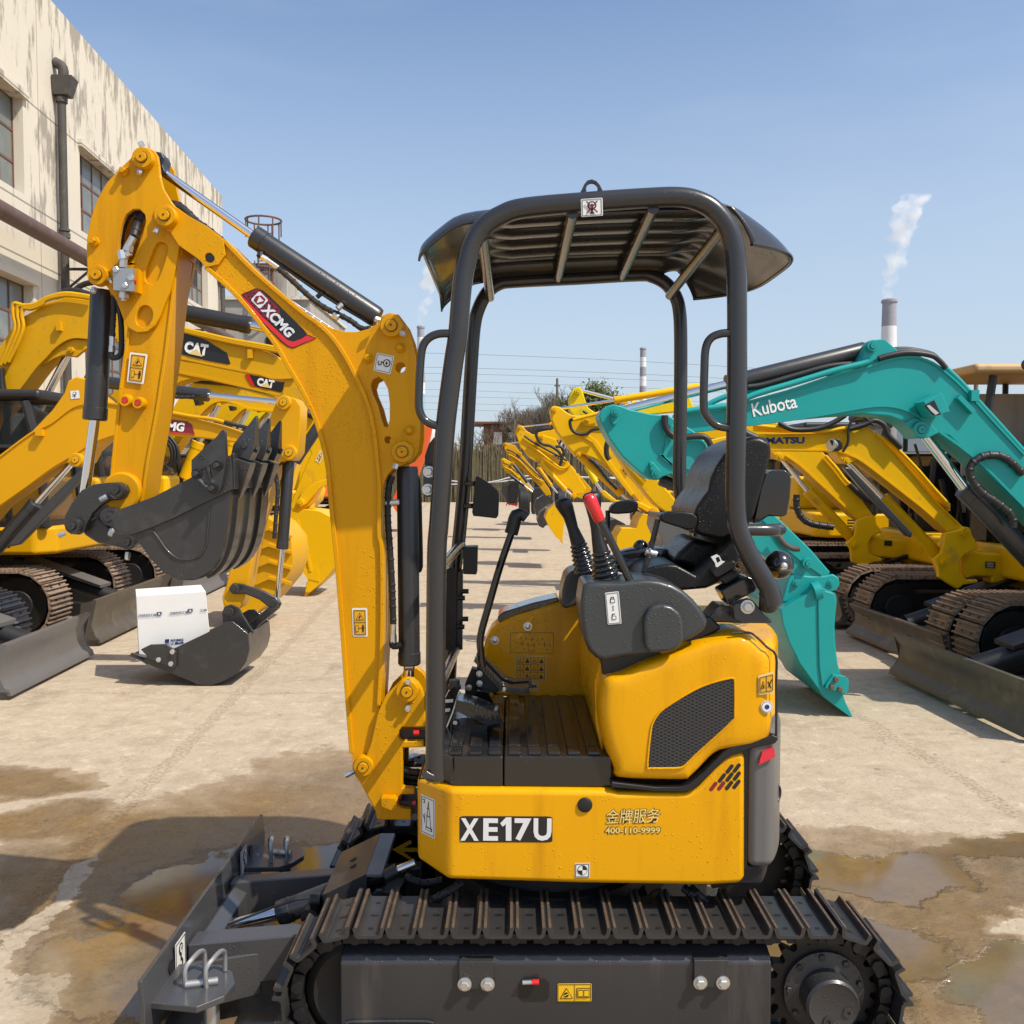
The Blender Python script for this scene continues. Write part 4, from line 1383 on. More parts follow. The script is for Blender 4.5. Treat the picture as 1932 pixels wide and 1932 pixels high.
# ---------- boom
YB, TB = 2.82, 0.15
def P2(l):
    return [(Z2, p) for p in l]
def PF(l):
    return [(FD, p) for p in l]
def MIX(l, Y):
    return [W(t, p, Y) for t, p in l]
LEFT_E = [(1388, 1880), (1378, 1760), (1350, 1630), (1310, 1500), (1250, 1370), (1170, 1230), (1100, 1110), (1020, 1000), (930, 890), (830, 790), (735, 705)]
RIGHT_E = [(1240, 935), (1330, 1000), (1410, 1080), (1480, 1190), (1545, 1320), (1590, 1430), (1620, 1550), (1638, 1700), (1650, 1850), (1655, 1930)]
LOW_R = [(716, 960), (716, 1010), (722, 1045), (722, 1200), (716, 1330), (708, 1400), (702, 1440)]
LOW_L = [(665, 1430), (657, 1330), (649, 1220), (638, 1080), (625, 945)]
foot = [(685 + 20 * math.cos(R(a)), 1447 + 20 * math.sin(R(a))) for a in (20, 50, 90, 130, 170)]
box_out = P2([(490, 490), (462, 455), (462, 405), (485, 378), (530, 372), (580, 390), (650, 440), (740, 490), (835, 562), (1000, 730)]) + P2(RIGHT_E) + PF(LOW_R) + PF(foot) + PF(LOW_L) + P2(LEFT_E) + P2([(690, 660), (590, 590), (545, 520)])
bo = MB()
hole = [W(Z2, (757 + 23 * math.cos(R(k * 24)), 658 + 24 * math.sin(R(k * 24))), YB) for k in range(15)]
bo.slab(MIX(box_out, YB), TB, M['yel'], holes=[hole])
BOOM = bo.build('boom', EX, bevel=0.004, ang=40)
inn = MB()
inn.lathe(W(Z2, (757, 658), YB - 0.0125), (0, 1, 0), [(0.0128, 0), (0.0128, 0.001)], M['sk'], 18)  # flat black disc over the hole, painting its dark inside
inn.build('pin_hole_dark_disc', BOOM)
fl = MB()
fl.strip(cr(MIX(P2([(735, 705), (830, 790), (930, 890), (1020, 1000), (1100, 1110), (1170, 1230), (1250, 1370), (1310, 1500), (1350, 1630), (1378, 1760), (1390, 1900)]) + PF([(638, 1080), (649, 1220), (657, 1330), (664, 1420)]), YB), 4), 0.013, YB - 0.010, YB + TB + 0.010, M['yel'])
fl.strip(cr(MIX(P2([(835, 570), (1000, 738), (1240, 943), (1330, 1008), (1410, 1088), (1480, 1195), (1545, 1325), (1590, 1435), (1618, 1555), (1636, 1700), (1648, 1850)]) + PF([(716, 965), (716, 1010), (721, 1045), (721, 1200), (715, 1330)]), YB), 4), 0.012, YB - 0.010, YB + TB + 0.010, M['yel'])
fl.build('boom_flange', BOOM, bevel=0.002, fix=True)
# raised cheek of the tip and the bracket plates
ck = MB()
cheek = [(490, 490), (462, 455), (462, 405), (485, 378), (530, 372), (580, 390), (650, 440), (740, 490), (825, 560), (835, 640), (800, 690), (735, 705), (690, 660), (590, 590), (545, 520)]
for y in (YB - 0.012, YB + TB):
    ck.slab(WL(Z2, cheek, YB) if y > YB else WL(Z2, cheek, YB - 0.012), 0.012, M['yel'], holes=[[v + Vector((0, -0.012, 0)) for v in hole]] if y < YB else ())
ck.build('tip_cheek', BOOM, bevel=0.003, ang=40)
gus = [(1240, 935), (1320, 985), (1390, 1025), (1470, 1045), (1530, 1046), (1590, 1030), (1640, 1000), (1655, 965), (1700, 945), (1750, 955), (1785, 1000), (1815, 1080), (1838, 1180), (1850, 1350), (1862, 1500), (1862, 1600), (1850, 1680), (1810, 1730), (1760, 1752), (1720, 1765), (1690, 1800), (1668, 1850), (1655, 1925), (1630, 1850), (1600, 1600), (1500, 1300), (1400, 1120)]
slot = [(1600, 1330), (1612, 1295), (1640, 1280), (1668, 1300), (1692, 1345), (1702, 1420), (1702, 1510), (1690, 1548), (1672, 1545), (1655, 1500), (1640, 1440), (1610, 1370)]
gp_ = MB()
for y in (YB + 0.004, YB + TB - 0.018):
    h = [WL(Z2, [(1758 + 28 * math.cos(R(k * 30)), 1233 + 29 * math.sin(R(k * 30))) for k in range(12)], YB + 0.004), WL(Z2, slot, YB + 0.004), WL(Z2, [(1692 + 19 * math.cos(R(k * 36)), 1615 + 20 * math.sin(R(k * 36))) for k in range(10)], YB + 0.004)]
    pl = WL(Z2, gus, YB + 0.004)
    dy = Vector((0, y - YB - 0.004, 0))
    gp_.slab([v + dy for v in pl], 0.014, M['yel'], holes=[[v + dy for v in q] for q in h])
gp_.build('boom_bracket', BOOM, bevel=0.002, ang=40)
pn = MB()
for p, r, y in (((515, 432), 56, YB - 0.012), ((1710, 1012), 60, YB + 0.004), ((1768, 1678), 58, YB + 0.004)):
    boss(pn, W(Z2, p, y), PX(Z2, r, y), 0.030, M['yel'])
    pn.cut()
boss(pn, W(FD, (685, 1447), YB), PX(FD, 19, YB), 0.035, M['yel'])
pn.build('pivot_pin', BOOM, smooth=30)
nb = MB()
for p in ((1588, 1187), (1758, 1132), (1808, 1565)):
    c = W(Z2, p, YB)
    nb.lathe(c, (0, -1, 0), [(0.014, 0), (0.011, 0.008)], M['yel'], 18)
    hexb(nb, c + Vector((0, -0.008, 0)), 0.009, 0.011, M['yel'])
    nb.cut()
for p, d in (((478, 505), (-0.3, -0.5, -1)), ((1762, 1050), (0.9, -0.5, -0.5)), ((1735, 1745), (-0.2, -0.5, -1)), ((1648, 985), (-1, -0.6, 0.2))):
    hexb(nb, W(Z2, p, YB - 0.02), 0.0085, 0.016, M['zinc'], d=Vector(d).normalized())
    nb.cut()
hexb(nb, W(FD, (668, 1455), YB - 0.02), 0.008, 0.03, M['zinc'], d=Vector((-1, -0.2, -0.5)).normalized())
nb.build('boom_bolt', BOOM)
# maker's badge on the boom
bd = MB()
Yd = YB - 0.0015
bd.slab(WL(Z2, [(920, 848), (995, 816), (1030, 826), (1060, 850), (1250, 1035), (1266, 1058), (1315, 1080), (1240, 1112), (1195, 1133), (1165, 1125), (1130, 1100), (1020, 985)], Yd), 0.0015, M['sk'])
bd.slab(WL(Z2, [(928, 850), (996, 820), (1025, 830), (1120, 920), (1125, 960), (1060, 985), (1000, 930)], Yd - 0.0008), 0.0008, M['dred'])
bd.slab(WL(Z2, [(925, 862), (940, 870), (1030, 965), (1165, 1090), (1195, 1098), (1238, 1082), (1265, 1064), (1310, 1081), (1240, 1108), (1195, 1128), (1168, 1120), (1135, 1095), (1022, 982)], Yd - 0.0012), 0.0012, M['red'])
for i in range(9):
    for j in range(7):
        x, y = 950 + i * 19 + (j % 2) * 9, 842 + j * 17
        if (x - 930) * 0.9 + 828 - 30 < y + 40 and 820 + max(0, (x - 1015)) * 0.95 + 10 < y < 858 + (x - 925) * 0.95 - 6 and y < 945:
            bd.slab(WL(Z2, [(x + 6 * math.cos(R(a)), y + 6 * math.sin(R(a))) for a in range(0, 360, 60)], Yd - 0.0013), 0.0004, M['sk'])
DG = lambda cx, cy, s, l: [(cx + (a - b) * s * 0.70, cy + (a + b) * s * 0.70) for a, b in l]
bd.slab(WL(Z2, DG(1016, 878, 46, [(-.75, -.6), (-.6, -.72), (.6, -.72), (.75, -.6), (.75, .6), (.6, .72), (-.6, .72), (-.75, .6)]), Yd - 0.0020), 0.0006, M['silver'])
bd.slab(WL(Z2, DG(1016, 878, 46, [(-.62, .0), (-.2, -.55), (.45, -.55), (.62, -.05), (.2, .55), (-.45, .55)]), Yd - 0.0026), 0.0006, M['dred'])
bd.slab(WL(Z2, DG(1016, 878, 46, [(-.30, -.28), (.42, -.28), (.06, .42), (-.02, .42)]), Yd - 0.0032), 0.0006, M['silver'])
BD = bd.build('maker_badge', BOOM, smooth=20)
text('XCMG', W(Z2, (1040, 912), Yd), W(Z2, (1188, 1064), Yd), 0.031, M['silver'], BOOM, 'maker_lettering', bold=0.045, shear=0.1, proud=0.0030)
C = [W(Z2, p, YB + 0.004) for p in ((1634, 1156), (1728, 1174), (1706, 1271), (1616, 1250))]
sticker(C, [(M['sk'], frame_l(0.06, 0.06, 0.94, 0.94, 0.018) + [disc(0.66, 0.45, 0.21, 0.21), rect(0.36, 0.42, 0.5, 0.48)] + [line(0.28 + 0.10 * math.cos(R(a)), 0.50 + 0.13 * math.sin(R(a)), 0.28 + 0.10 * math.cos(R(a + 45)), 0.50 + 0.13 * math.sin(R(a + 45)), 0.05) for a in (-45, 0, 45, 90, 135, 180)]), (M['white'], [disc(0.66, 0.45, 0.15, 0.15)]), (M['sk'], [tri(0.66, 0.43, 0.08, 1), rect(0.63, 0.45, 0.69, 0.55)])], M['white'], BOOM, 'hook_sticker')
def pict_yellow(T, q, Y, parent, up=True):
    C = [W(T, p, Y) for p in q]
    return sticker(C, [(M['so'], [rect(0.10, 0.06, 0.90, 0.94)]), (M['sk'], frame_l(0.13, 0.08, 0.87, 0.92, 0.02, 0.011) + [rect(0.13, 0.495, 0.87, 0.505), tri(0.5, 0.30, 0.27, 0.52), rect(0.22, 0.60, 0.40, 0.82), line(0.42, 0.70, 0.58, 0.70, 0.015), disc(0.70, 0.60, 0.05, 0.025), rect(0.63, 0.635, 0.77, 0.74), rect(0.65, 0.74, 0.69, 0.84), rect(0.71, 0.74, 0.75, 0.84)]), (M['so'], [tri(0.5, 0.305, 0.22, 0.52), rect(0.245, 0.615, 0.375, 0.805)]), (M['sk'], [line(0.42, 0.34, 0.58, 0.27, 0.03), line(0.52, 0.25, 0.52, 0.36, 0.05)])], M['white'], parent, 'warning_sticker')
pict_yellow(FD, [(664, 1147), (693, 1147), (694, 1201), (666, 1201)], YB, BOOM)

# ---------- arm cylinder on top of the boom, with its hose
a, b, c = W(C6, (1870, 1370), YC), W(C6, (430, 420), YC), W(Z2, (450, 165), YC)
AC = ram(EX, 'arm_cylinder', a, b, c, 0.0325, 0.0135, M['cyl'])
ft = MB()
ft.cyl(W(C6, (540, 570), YC - 0.01), W(C6, (500, 660), YC - 0.02), 0.011, M['cyl'])
ft.cyl(W(C6, (520, 660), YC - 0.02), W(C6, (590, 700), YC - 0.02), 0.0095, M['zinc'], n=6)
ft.cyl(W(C6, (590, 700), YC - 0.02), W(C6, (715, 790), YC - 0.02), 0.0085, M['zinc'])
hose(ft, [W(C6, p, YC - 0.02) for p in ((700, 780), (860, 920), (1010, 1060), (1150, 1180), (1290, 1270), (1420, 1330), (1560, 1405), (1680, 1490), (1790, 1490))], 0.0085, M['rubber'])
ft.cyl(W(C6, (1400, 1260), YC - 0.035), W(C6, (1455, 1210), YC - 0.03), 0.009, M['zinc'])
ft.cyl(W(C6, (1350, 1330), YC - 0.022), W(C6, (1410, 1370), YC - 0.022), 0.0115, M['zinc'])
ft.tube([W(C6, p, YC - 0.02) for p in ((560, 620), (900, 870), (1200, 1080), (1500, 1270), (1760, 1420))], 0.004, M['black'], 8, 2)
ft.cyl(W(C6, (1160, 1130), YC - 0.02), W(C6, (1230, 1070), YC - 0.02), 0.007, M['black'])
ft.build('cylinder_hose', AC)
ey = MB()
ey.slab(WL(Z2, [(462, 92), (500, 100), (515, 130), (505, 165), (520, 205), (490, 215), (440, 160), (430, 110)], YC - 0.03), 0.06, M['cyl'])
ey.build('rod_eye', AC, bevel=0.004)

# ---------- arm
YA = 2.842
ar = MB()
armo = P2([(440, 500), (560, 470), (600, 540), (588, 620), (578, 720), (556, 900), (527, 1150), (482, 1450), (430, 1730)]) + [(Z3, p) for p in ((838, 910), (826, 985), (780, 1005), (720, 1012), (650, 1000), (612, 1000), (620, 930), (632, 850))] + P2([(225, 1870), (240, 1700), (270, 1400), (300, 1180), (322, 1010), (350, 760), (400, 600)])
ar.slab(MIX(armo, YA), 0.108, M['yel'])
ARM = ar.build('arm', EX, bevel=0.005, ang=40)
ed = MB()
ed.strip(MIX(P2([(588, 600), (574, 720), (552, 900), (522, 1150), (477, 1450), (425, 1730)]) + [(Z3, (830, 920)), (Z3, (818, 980))], YA - 0.006), 0.010, YA - 0.006, YA + 0.114, M['yel'])
ed.strip(MIX(P2([(326, 1040), (306, 1180), (276, 1400), (246, 1700), (231, 1860)]) + [(Z3, (640, 850)), (Z3, (620, 960))], YA - 0.006), 0.010, YA - 0.006, YA + 0.114, M['yel'])
ed.build('arm_flange', ARM, bevel=0.002, fix=True)
ear = [(338, 130), (345, 105), (368, 84), (400, 72), (432, 76), (460, 90), (478, 118), (486, 170), (492, 230), (508, 290), (545, 352), (590, 410), (610, 470), (600, 560), (575, 700), (545, 830), (515, 900), (495, 960), (470, 1010), (425, 1045), (370, 1050), (325, 1025), (300, 985), (280, 930), (262, 880), (235, 840), (205, 800), (170, 795), (125, 790), (110, 745), (104, 650), (105, 560), (125, 450), (160, 350), (210, 260), (280, 185)]
win = [(272, 660), (276, 560), (290, 480), (315, 425), (350, 400), (385, 400), (412, 428), (416, 465), (400, 530), (375, 600), (350, 665), (320, 690), (290, 692)]
ov1 = cr([(x, y, 0) for x, y in ((500, 570), (525, 585), (532, 620), (515, 680), (490, 750), (465, 790), (430, 790), (412, 765), (420, 710), (445, 640), (470, 585))], 3, True)
ov2 = cr([(x, y, 0) for x, y in ((410, 905), (440, 918), (453, 950), (445, 990), (420, 1018), (390, 1020), (368, 1000), (365, 965), (380, 925))], 3, True)
ep = MB()
hs_ = [WL(Z2, win, YA - 0.016), WL(Z2, [(p.x, p.y) for p in ov1], YA - 0.016), WL(Z2, [(p.x, p.y) for p in ov2], YA - 0.016)]
ep.slab(WL(Z2, ear, YA - 0.016), 0.016, M['yel'], holes=hs_)
d2 = Vector((0, 0.140, 0))
ep.slab([v + d2 for v in WL(Z2, ear, YA - 0.016)], 0.016, M['yel'], holes=[[v + d2 for v in hs_[0]]])
ep.build('arm_ear', ARM, bevel=0.003, ang=40)
wb = MB()
wb.strip(WL(Z2, [(590, 460), (610, 560), (600, 640)], YA), 0.006, YA, YA + 0.124, M['yel'])
wb.strip(WL(Z2, [(240, 850), (150, 640), (140, 520), (190, 360), (300, 220)], YA), 0.006, YA, YA + 0.124, M['yel'])
wb.build('arm_web', ARM, fix=True)
ap = MB()
boss(ap, W(Z2, (395, 125), YA - 0.016), PX(Z2, 54, YA), 0.026, M['yel'])
ap.cut()
boss(ap, W(Z2, (158, 745), YA - 0.016), PX(Z2, 53, YA), 0.026, M['yel'])
ap.cut()
ap.lathe(W(Z2, (395, 125), YA + 0.10), (0, 1, 0), [(0.03, 0), (0.03, 0.06)], M['yel'], 24)
ap.cut()
ap.lathe(W(Z3, (718, 915), YA), (0, -1, 0), [(0.058, 0), (0.058, 0.018), (0.052, 0.022)], M['yel'], 30)
ap.build('pivot_pin', ARM, smooth=30)
nb = MB()
for p in ((305, 203), (148, 573)):
    c = W(Z2, p, YA - 0.016)
    nb.lathe(c, (0, -1, 0), [(0.0155, 0), (0.013, 0.010)], M['yel'], 18)
    hexb(nb, c + Vector((0, -0.010, 0)), 0.0095, 0.014, M['yel'])
    nb.cut()
for p, d in (((388, 192), (-0.1, -0.6, -1)), ((400, 72), (-0.4, -0.6, 1)), ((145, 815), (0, -0.4, -1))):
    hexb(nb, W(Z2, p, YA - 0.026), 0.0085, 0.016, M['zinc'], d=Vector(d).normalized())
    nb.cut()
for p in ((325, 1411), (393, 1424)):
    c = W(Z2, p, YA)
    nb.lathe(c, (0, -1, 0), [(0.019, 0), (0.019, 0.022), (0.016, 0.028), (0.010, 0.028), (0.010, 0.024)], M['yel'], 20)
    nb.lathe(c + Vector((0, -0.025, 0)), (0, -1, 0), [(0.0085, 0), (0.0085, 0.004)], M['red'], 6)
    nb.cut()
nb.build('arm_bolt', ARM)
pict_yellow(Z2, [(334, 1153), (428, 1164), (406, 1322), (318, 1310)], YA - 0.006, ARM)
vb = MB()
P = WL(Z2, [(242, 708), (350, 712), (352, 832), (246, 826)], YA - 0.062)
vb.slab(P, 0.044, M['alu'])
vb.slab(WL(Z2, [(335, 708), (376, 712), (376, 838), (335, 836)], YA - 0.046), 0.030, M['yel'])
for p in ((262, 718), (310, 802)):
    hexb(vb, W(Z2, p, YA - 0.062), 0.009, 0.010, M['zinc'])
hexb(vb, W(Z2, (340, 758), YA - 0.063), 0.011, 0.006, M['zinc'])
vb.cyl(W(Z2, (355, 778), YA - 0.05), W(Z2, (366, 778), YA - 0.05), 0.006, M['red'])
for q in (((297, 708), (300, 660), 0.012, 6), ((300, 665), (290, 620), 0.015, 8), ((300, 640), (335, 625), 0.011, 12), ((312, 618), (352, 545), 0.011, 12), ((322, 622), (330, 590), 0.0145, 6), ((298, 828), (300, 850), 0.011, 12), ((300, 846), (300, 870), 0.015, 6), ((300, 868), (300, 884), 0.008, 6), ((240, 775), (228, 780), 0.009, 6)):
    vb.cyl(W(Z2, q[0], YA - 0.04), W(Z2, q[1], YA - 0.04), q[2], M['zinc'], n=q[3])
hose(vb, [W(Z2, p, YA + d_) for p, d_ in (((352, 545), -0.035), ((365, 500), -0.012), ((378, 460), 0.02), ((400, 425), 0.05), ((440, 400), 0.06), ((500, 390), 0.06))], 0.0125, M['rubber'])
hose(vb, [W(Z2, p, YA + 0.06) for p in ((275, 690), (285, 560), (310, 460), (360, 410), (430, 380), (560, 370), (620, 400), (700, 480))], 0.010, M['rubber'])
vb.build('valve_block', ARM, bevel=0)
tu = MB()
hose(tu, [W(Z2, p, YC) for p in ((570, 380), (620, 405), (665, 450), (760, 520), (900, 640))], 0.011, M['rubber'])
hose(tu, [W(Z2, p, YC + 0.03) for p in ((570, 390), (640, 430), (700, 490))], 0.009, M['rubber'])
tu.build('hydraulic_hose', BOOM)

# ---------- bucket cylinder and linkage
a, b, c = W(B1, (1078, 70), YC), W(B1, (1000, 1445), YC), W(Z3, (425, 1112), YC)
b2 = W(B1, (996, 1460), YC)
BCY = ram(EX, 'bucket_cylinder', a, b, W(Z3, (488, 960), YC), 0.0335, 0.0155, M['cyl'])
bh = MB()
hose(bh, [W(B1, p, YC - 0.03) for p in ((1195, 90), (1200, 250), (1192, 400), (1185, 520))], 0.008, M['rubber'])
bh.cyl(W(B1, (1186, 520), YC - 0.03), W(B1, (1180, 560), YC - 0.03), 0.0095, M['rubber'])
bh.cyl(W(B1, (1182, 545), YC - 0.03), W(B1, (1180, 660), YC - 0.03), 0.0085, M['zinc'])
bh.cyl(W(B1, (1180, 660), YC - 0.03), W(B1, (1178, 725), YC - 0.03), 0.0105, M['zinc'], n=6)
bh.tube([W(B1, p, YC - 0.03) for p in ((1178, 725), (1175, 775), (1215, 785), (1260, 760), (1280, 690), (1275, 400), (1240, 200), (1200, 110))], 0.0085, M['black'], 10, 4)
bh.tube([W(B1, p, YC - 0.005) for p in ((1120, 1270), (1250, 1265)) for _ in (0, 1)], 0.009, M['black'], 8, 1)
bh.build('cylinder_hose', BCY)
lk = MB()
l1 = [(368, 1115), (372, 1060), (412, 985), (470, 910), (540, 875), (620, 866), (690, 862), (732, 880), (745, 915), (728, 950), (690, 965), (640, 968), (585, 998), (535, 1045), (505, 1100), (490, 1145), (455, 1168), (405, 1165)]
for y in (2.805, 2.963):
    off = Vector((0, y - 2.805, 0))
    lk.slab([v + off for v in WL(Z3, l1, 2.805)], 0.022, M['bucket'])
    lk.cut()
lkO = lk.build('bucket_link', EX, bevel=0.004, ang=40)
l2 = MB()
l2.slab(WL(Z3, [(480, 1105), (560, 1060), (600, 1100), (690, 1160), (770, 1180), (785, 1215), (760, 1255), (700, 1245), (560, 1215), (480, 1165)], 2.835), 0.13, M['bucket'])
l2.build('tipping_link', EX, bevel=0.008, ang=40)
lp = MB()
for p, r, y, dd in (((672, 908), 44, 2.805, 0.022), ((418, 1117), 46, 2.805, 0.022), ((632, 1062), 56, 2.79, 0.02), ((735, 1210), 46, 2.78, 0.02)):
    c = W(Z3, p, y)
    boss(lp, c, PX(Z3, r, y), dd, M['bucket'])
    lp.cyl(c, c + Vector((0, 0.20, 0)), PX(Z3, r * 0.85, y), M['bucket'], n=22)
    lp.cut()
for p, d in (((618, 945), (-0.8, -0.4, -0.5)), ((378, 1158), (-0.9, -0.4, -0.4)), ((655, 1135), (-0.2, -0.5, -0.8)), ((742, 1270), (0, -0.3, -1))):
    hexb(lp, W(Z3, p, 2.785), 0.0085, 0.022, M['zinc'], d=Vector(d).normalized())
lp.build('link_pin', lkO, smooth=30)

# ---------- bucket
YN, YF = 2.68, 3.08
bk = MB()
shell = [(1345, 720), (1345, 890), (1338, 1000), (1322, 1150), (1292, 1280), (1240, 1372), (1150, 1425), (1050, 1428), (960, 1390), (880, 1305), (800, 1195), (770, 1160)]
P = cr(WL(Z3, shell, YN), 4)
inner = []
for i, q in enumerate(P):
    t = (P[min(i + 1, len(P) - 1)] - P[max(i - 1, 0)]).normalized()
    inner.append(q + Vector((t.z, 0, -t.x)) * 0.010 * (1 if True else -1))
cx = W(Z3, (1100, 1050), YN)
if (inner[20] - cx).length > (P[20] - cx).length:
    inner = [2 * q - i_ for q, i_ in zip(P, inner)]
bk.slab(P + inner[::-1], YF - YN, M['bucket'])
BK = bk.build('bucket', EX, bevel=0, fix=True)
sp_ = MB()
side = [(652, 1090), (660, 1050), (690, 1022), (740, 1005), (900, 945), (1110, 838), (1230, 770), (1330, 715)] + shell[1:-1] + [(740, 1165), (690, 1150), (660, 1125)]
for y in (YN - 0.012, YF):
    off = Vector((0, y - YN, 0))
    sp_.slab([v + off for v in WL(Z3, side, YN)], 0.014, M['bucket'])
    sp_.cut()
sp_.build('side_plate', BK, bevel=0.003, ang=40)
bd_ = MB()
band = [(652, 1088), (662, 1048), (690, 1022), (740, 1005), (900, 945), (1110, 838), (1230, 770), (1335, 715), (1345, 800), (1345, 905), (1180, 985), (1000, 1075), (880, 1125), (780, 1163), (740, 1168), (690, 1152), (660, 1125)]
bd_.slab(WL(Z3, band, YN - 0.024), 0.012, M['bucket'])
bd_.slab(WL(Z3, [(690, 1022), (900, 945), (880, 1125), (780, 1163), (690, 1152), (655, 1110), (660, 1050)], 2.775), 0.012, M['bucket'])
bd_.tube(cr(WL(Z3, [(880, 1135), (920, 1190), (970, 1260), (1030, 1305), (1100, 1310), (1160, 1290), (1190, 1240)], YN - 0.013), 3), 0.004, M['bucket'], 6, 1)
bd_.tube(WL(Z3, [(1195, 1240), (1218, 1000)], YN - 0.013), 0.0035, M['bucket'], 6, 1)
bd_.build('reinforcing_band', BK, bevel=0.003, ang=40)
ws = MB()
for y0, y1 in ((2.72, 2.775), (2.845, 2.90), (2.975, 3.03)):
    Q = cr(WL(Z3, [(1345, 900), (1338, 1000), (1322, 1150), (1292, 1280), (1240, 1372), (1170, 1418)], YN), 5)
    out = []
    for i, q in enumerate(Q):
        t = (Q[min(i + 1, len(Q) - 1)] - Q[max(i - 1, 0)]).normalized()
        nn = Vector((t.z, 0, -t.x))
        if nn.dot(q - cx) < 0:
            nn = -nn
        out.append(q + nn * 0.008)
    off = Vector((0, y0 - YN, 0))
    ws.slab([v + off for v in out + Q[::-1]], y1 - y0, M['bucket'])
    ws.cut()
ws.build('wear_strip', BK, fix=True)
lip = MB()
lip.hexa([W(Z3, (1335, 905), YN - 0.008), W(Z3, (1362, 905), YN - 0.008), W(Z3, (1362, 905), YN - 0.008) + Vector((0, 0.416, 0)), W(Z3, (1335, 905), YN - 0.008) + Vector((0, 0.416, 0)),
          W(Z3, (1335, 700), YN - 0.008), W(Z3, (1358, 690), YN - 0.008), W(Z3, (1358, 690), YN - 0.008) + Vector((0, 0.416, 0)), W(Z3, (1335, 700), YN - 0.008) + Vector((0, 0.416, 0))], M['bucket'])
lip.build('cutting_edge', BK, bevel=0.003, fix=True)
# teeth: adapter and pointed tip, each its own piece
tip0, base0 = W(Z3, (1490, 478), 2.735), W(Z3, (1418, 690), 2.735)
ax_ = (tip0 - base0).normalized()
px_ = Vector((ax_.z, 0, -ax_.x))
tm = None
for k, y in enumerate((2.735, 2.875, 3.015)):
    if tm is None:
        t = MB()
        hw = 0.030
        def ring(h, w, d):
            c = base0 + ax_ * h
            return [c + px_ * d + Vector((0, -w, 0)), c + px_ * d + Vector((0, w, 0)), c - px_ * d + Vector((0, w, 0)), c - px_ * d + Vector((0, -w, 0))]
        L = (tip0 - base0).length
        rows = [ring(-0.015, 0.029, 0.027), ring(0.012, 0.030, 0.030), ring(L * 0.3, 0.025, 0.024), ring(L * 0.65, 0.017, 0.013), ring(L * 0.96, 0.009, 0.0035), ring(L, 0.006, 0.0015)]
        t.grid(rows, M['bucket'], close=True)
        t.f += [[0, 1, 2, 3][::-1], [20, 21, 22, 23]]
        t.m += [0, 0]
        hexb(t, base0 + ax_ * 0.02 + Vector((0, -0.030, 0)), 0.011, 0.008, M['bucket'])
        hexb(t, base0 + ax_ * 0.02 + px_ * 0.028, 0.011, 0.008, M['bucket'], d=px_)
        tm = t.build('tooth', BK, bevel=0.003, ang=25, fix=True)
        a_ = MB()
        c0 = base0 - ax_ * 0.02
        ra = lambda h, w, d, s: [c0 - ax_ * h + px_ * (d + s) + Vector((0, -w, 0)), c0 - ax_ * h + px_ * (d + s) + Vector((0, w, 0)), c0 - ax_ * h + px_ * (s - d) + Vector((0, w, 0)), c0 - ax_ * h + px_ * (s - d) + Vector((0, -w, 0))]
        a_.grid([ra(0, 0.034, 0.033, 0), ra(0.03, 0.034, 0.034, 0), ra(0.075, 0.024, 0.022, 0.012), ra(0.115, 0.010, 0.010, 0.020)], M['bucket'], close=True)
        a_.f += [[3, 2, 1, 0], [12, 13, 14, 15]]
        a_.m += [0, 0]
        ad_ = a_.build('tooth_adapter', BK, bevel=0.004, ang=25, fix=True)
    else:
        for src in (tm, ad_):
            o = src.copy()
            COL.objects.link(o)
            o.parent = BK
            o.location = src.location + Vector((0, y - 2.735, 0))
sc_ = MB()
cut = [(400, 1225), (520, 1110), (640, 1000), (690, 938), (712, 932), (722, 960), (735, 1190), (722, 1300), (690, 1480), (655, 1545), (600, 1548), (560, 1510), (470, 1440), (400, 1385)]
Yk = YN - 0.044
sc_.slab(WL(B2, cut, Yk), 0.020, M['bucket'])
sc_.tube(WL(B2, [(430, 1340), (560, 1270), (680, 1230)], Yk), 0.006, M['bucket'], 6, 2)
sc_.tube(WL(B2, [(440, 1380), (520, 1460), (600, 1520)], Yk), 0.006, M['bucket'], 6, 2)
sc_.tube(WL(B2, [(560, 1280), (580, 1380), (610, 1450)], Yk), 0.006, M['bucket'], 6, 2)
sc_.tube(WL(B2, [(470, 1185), (515, 1180), (517, 1215), (475, 1220), (470, 1185)], Yk), 0.0018, M['bucket'], 5, 1)
for p in ((455, 1357), (655, 1277), (608, 1497)):
    c = W(B2, p, Yk)
    sc_.lathe(c, (0, -1, 0), [(PX(B2, 52, Yk), 0), (PX(B2, 50, Yk), 0.007)], M['black'], 20)
    hexb(sc_, c + Vector((0, -0.006, 0)), PX(B2, 30, Yk), 0.018, M['bucket'])
sc_.build('side_cutter', BK, bevel=0.003, ang=40)

# ---------- swing post and boom cylinder
sw = MB()
out = [(4, (C4, p)) for p in ((140, 290), (170, 258), (210, 250), (262, 258), (312, 300), (340, 345), (372, 440), (376, 690), (165, 690), (140, 722), (140, 790), (165, 810), (362, 810), (362, 868), (172, 876), (170, 1228), (282, 1234), (282, 1290), (160, 1292), (134, 1312), (134, 1392), (170, 1410), (250, 1422), (250, 1516), (0, 1516))]
outl = [q for _, q in out] + [(FD, p) for p in ((711, 1547), (709, 1533), (680, 1478), (668, 1462), (690, 1428), (700, 1400), (712, 1345), (728, 1312))]
YW = 2.80
for y, t in ((YW, 0.030), (2.955, 0.030)):
    sw.slab([v + Vector((0, y - YW, 0)) for v in MIX(outl, YW)], t, M['yel'])
core = [(FD, p) for p in ((711, 1545), (709, 1533), (684, 1478), (700, 1450), (735, 1400), (757, 1400), (757, 1525), (776, 1527), (776, 1545))]
sw.slab(MIX(core, YW + 0.03), 0.125, M['yel'])
SW = sw.build('swing_post', EX, bevel=0.005, ang=40)
sb = MB()
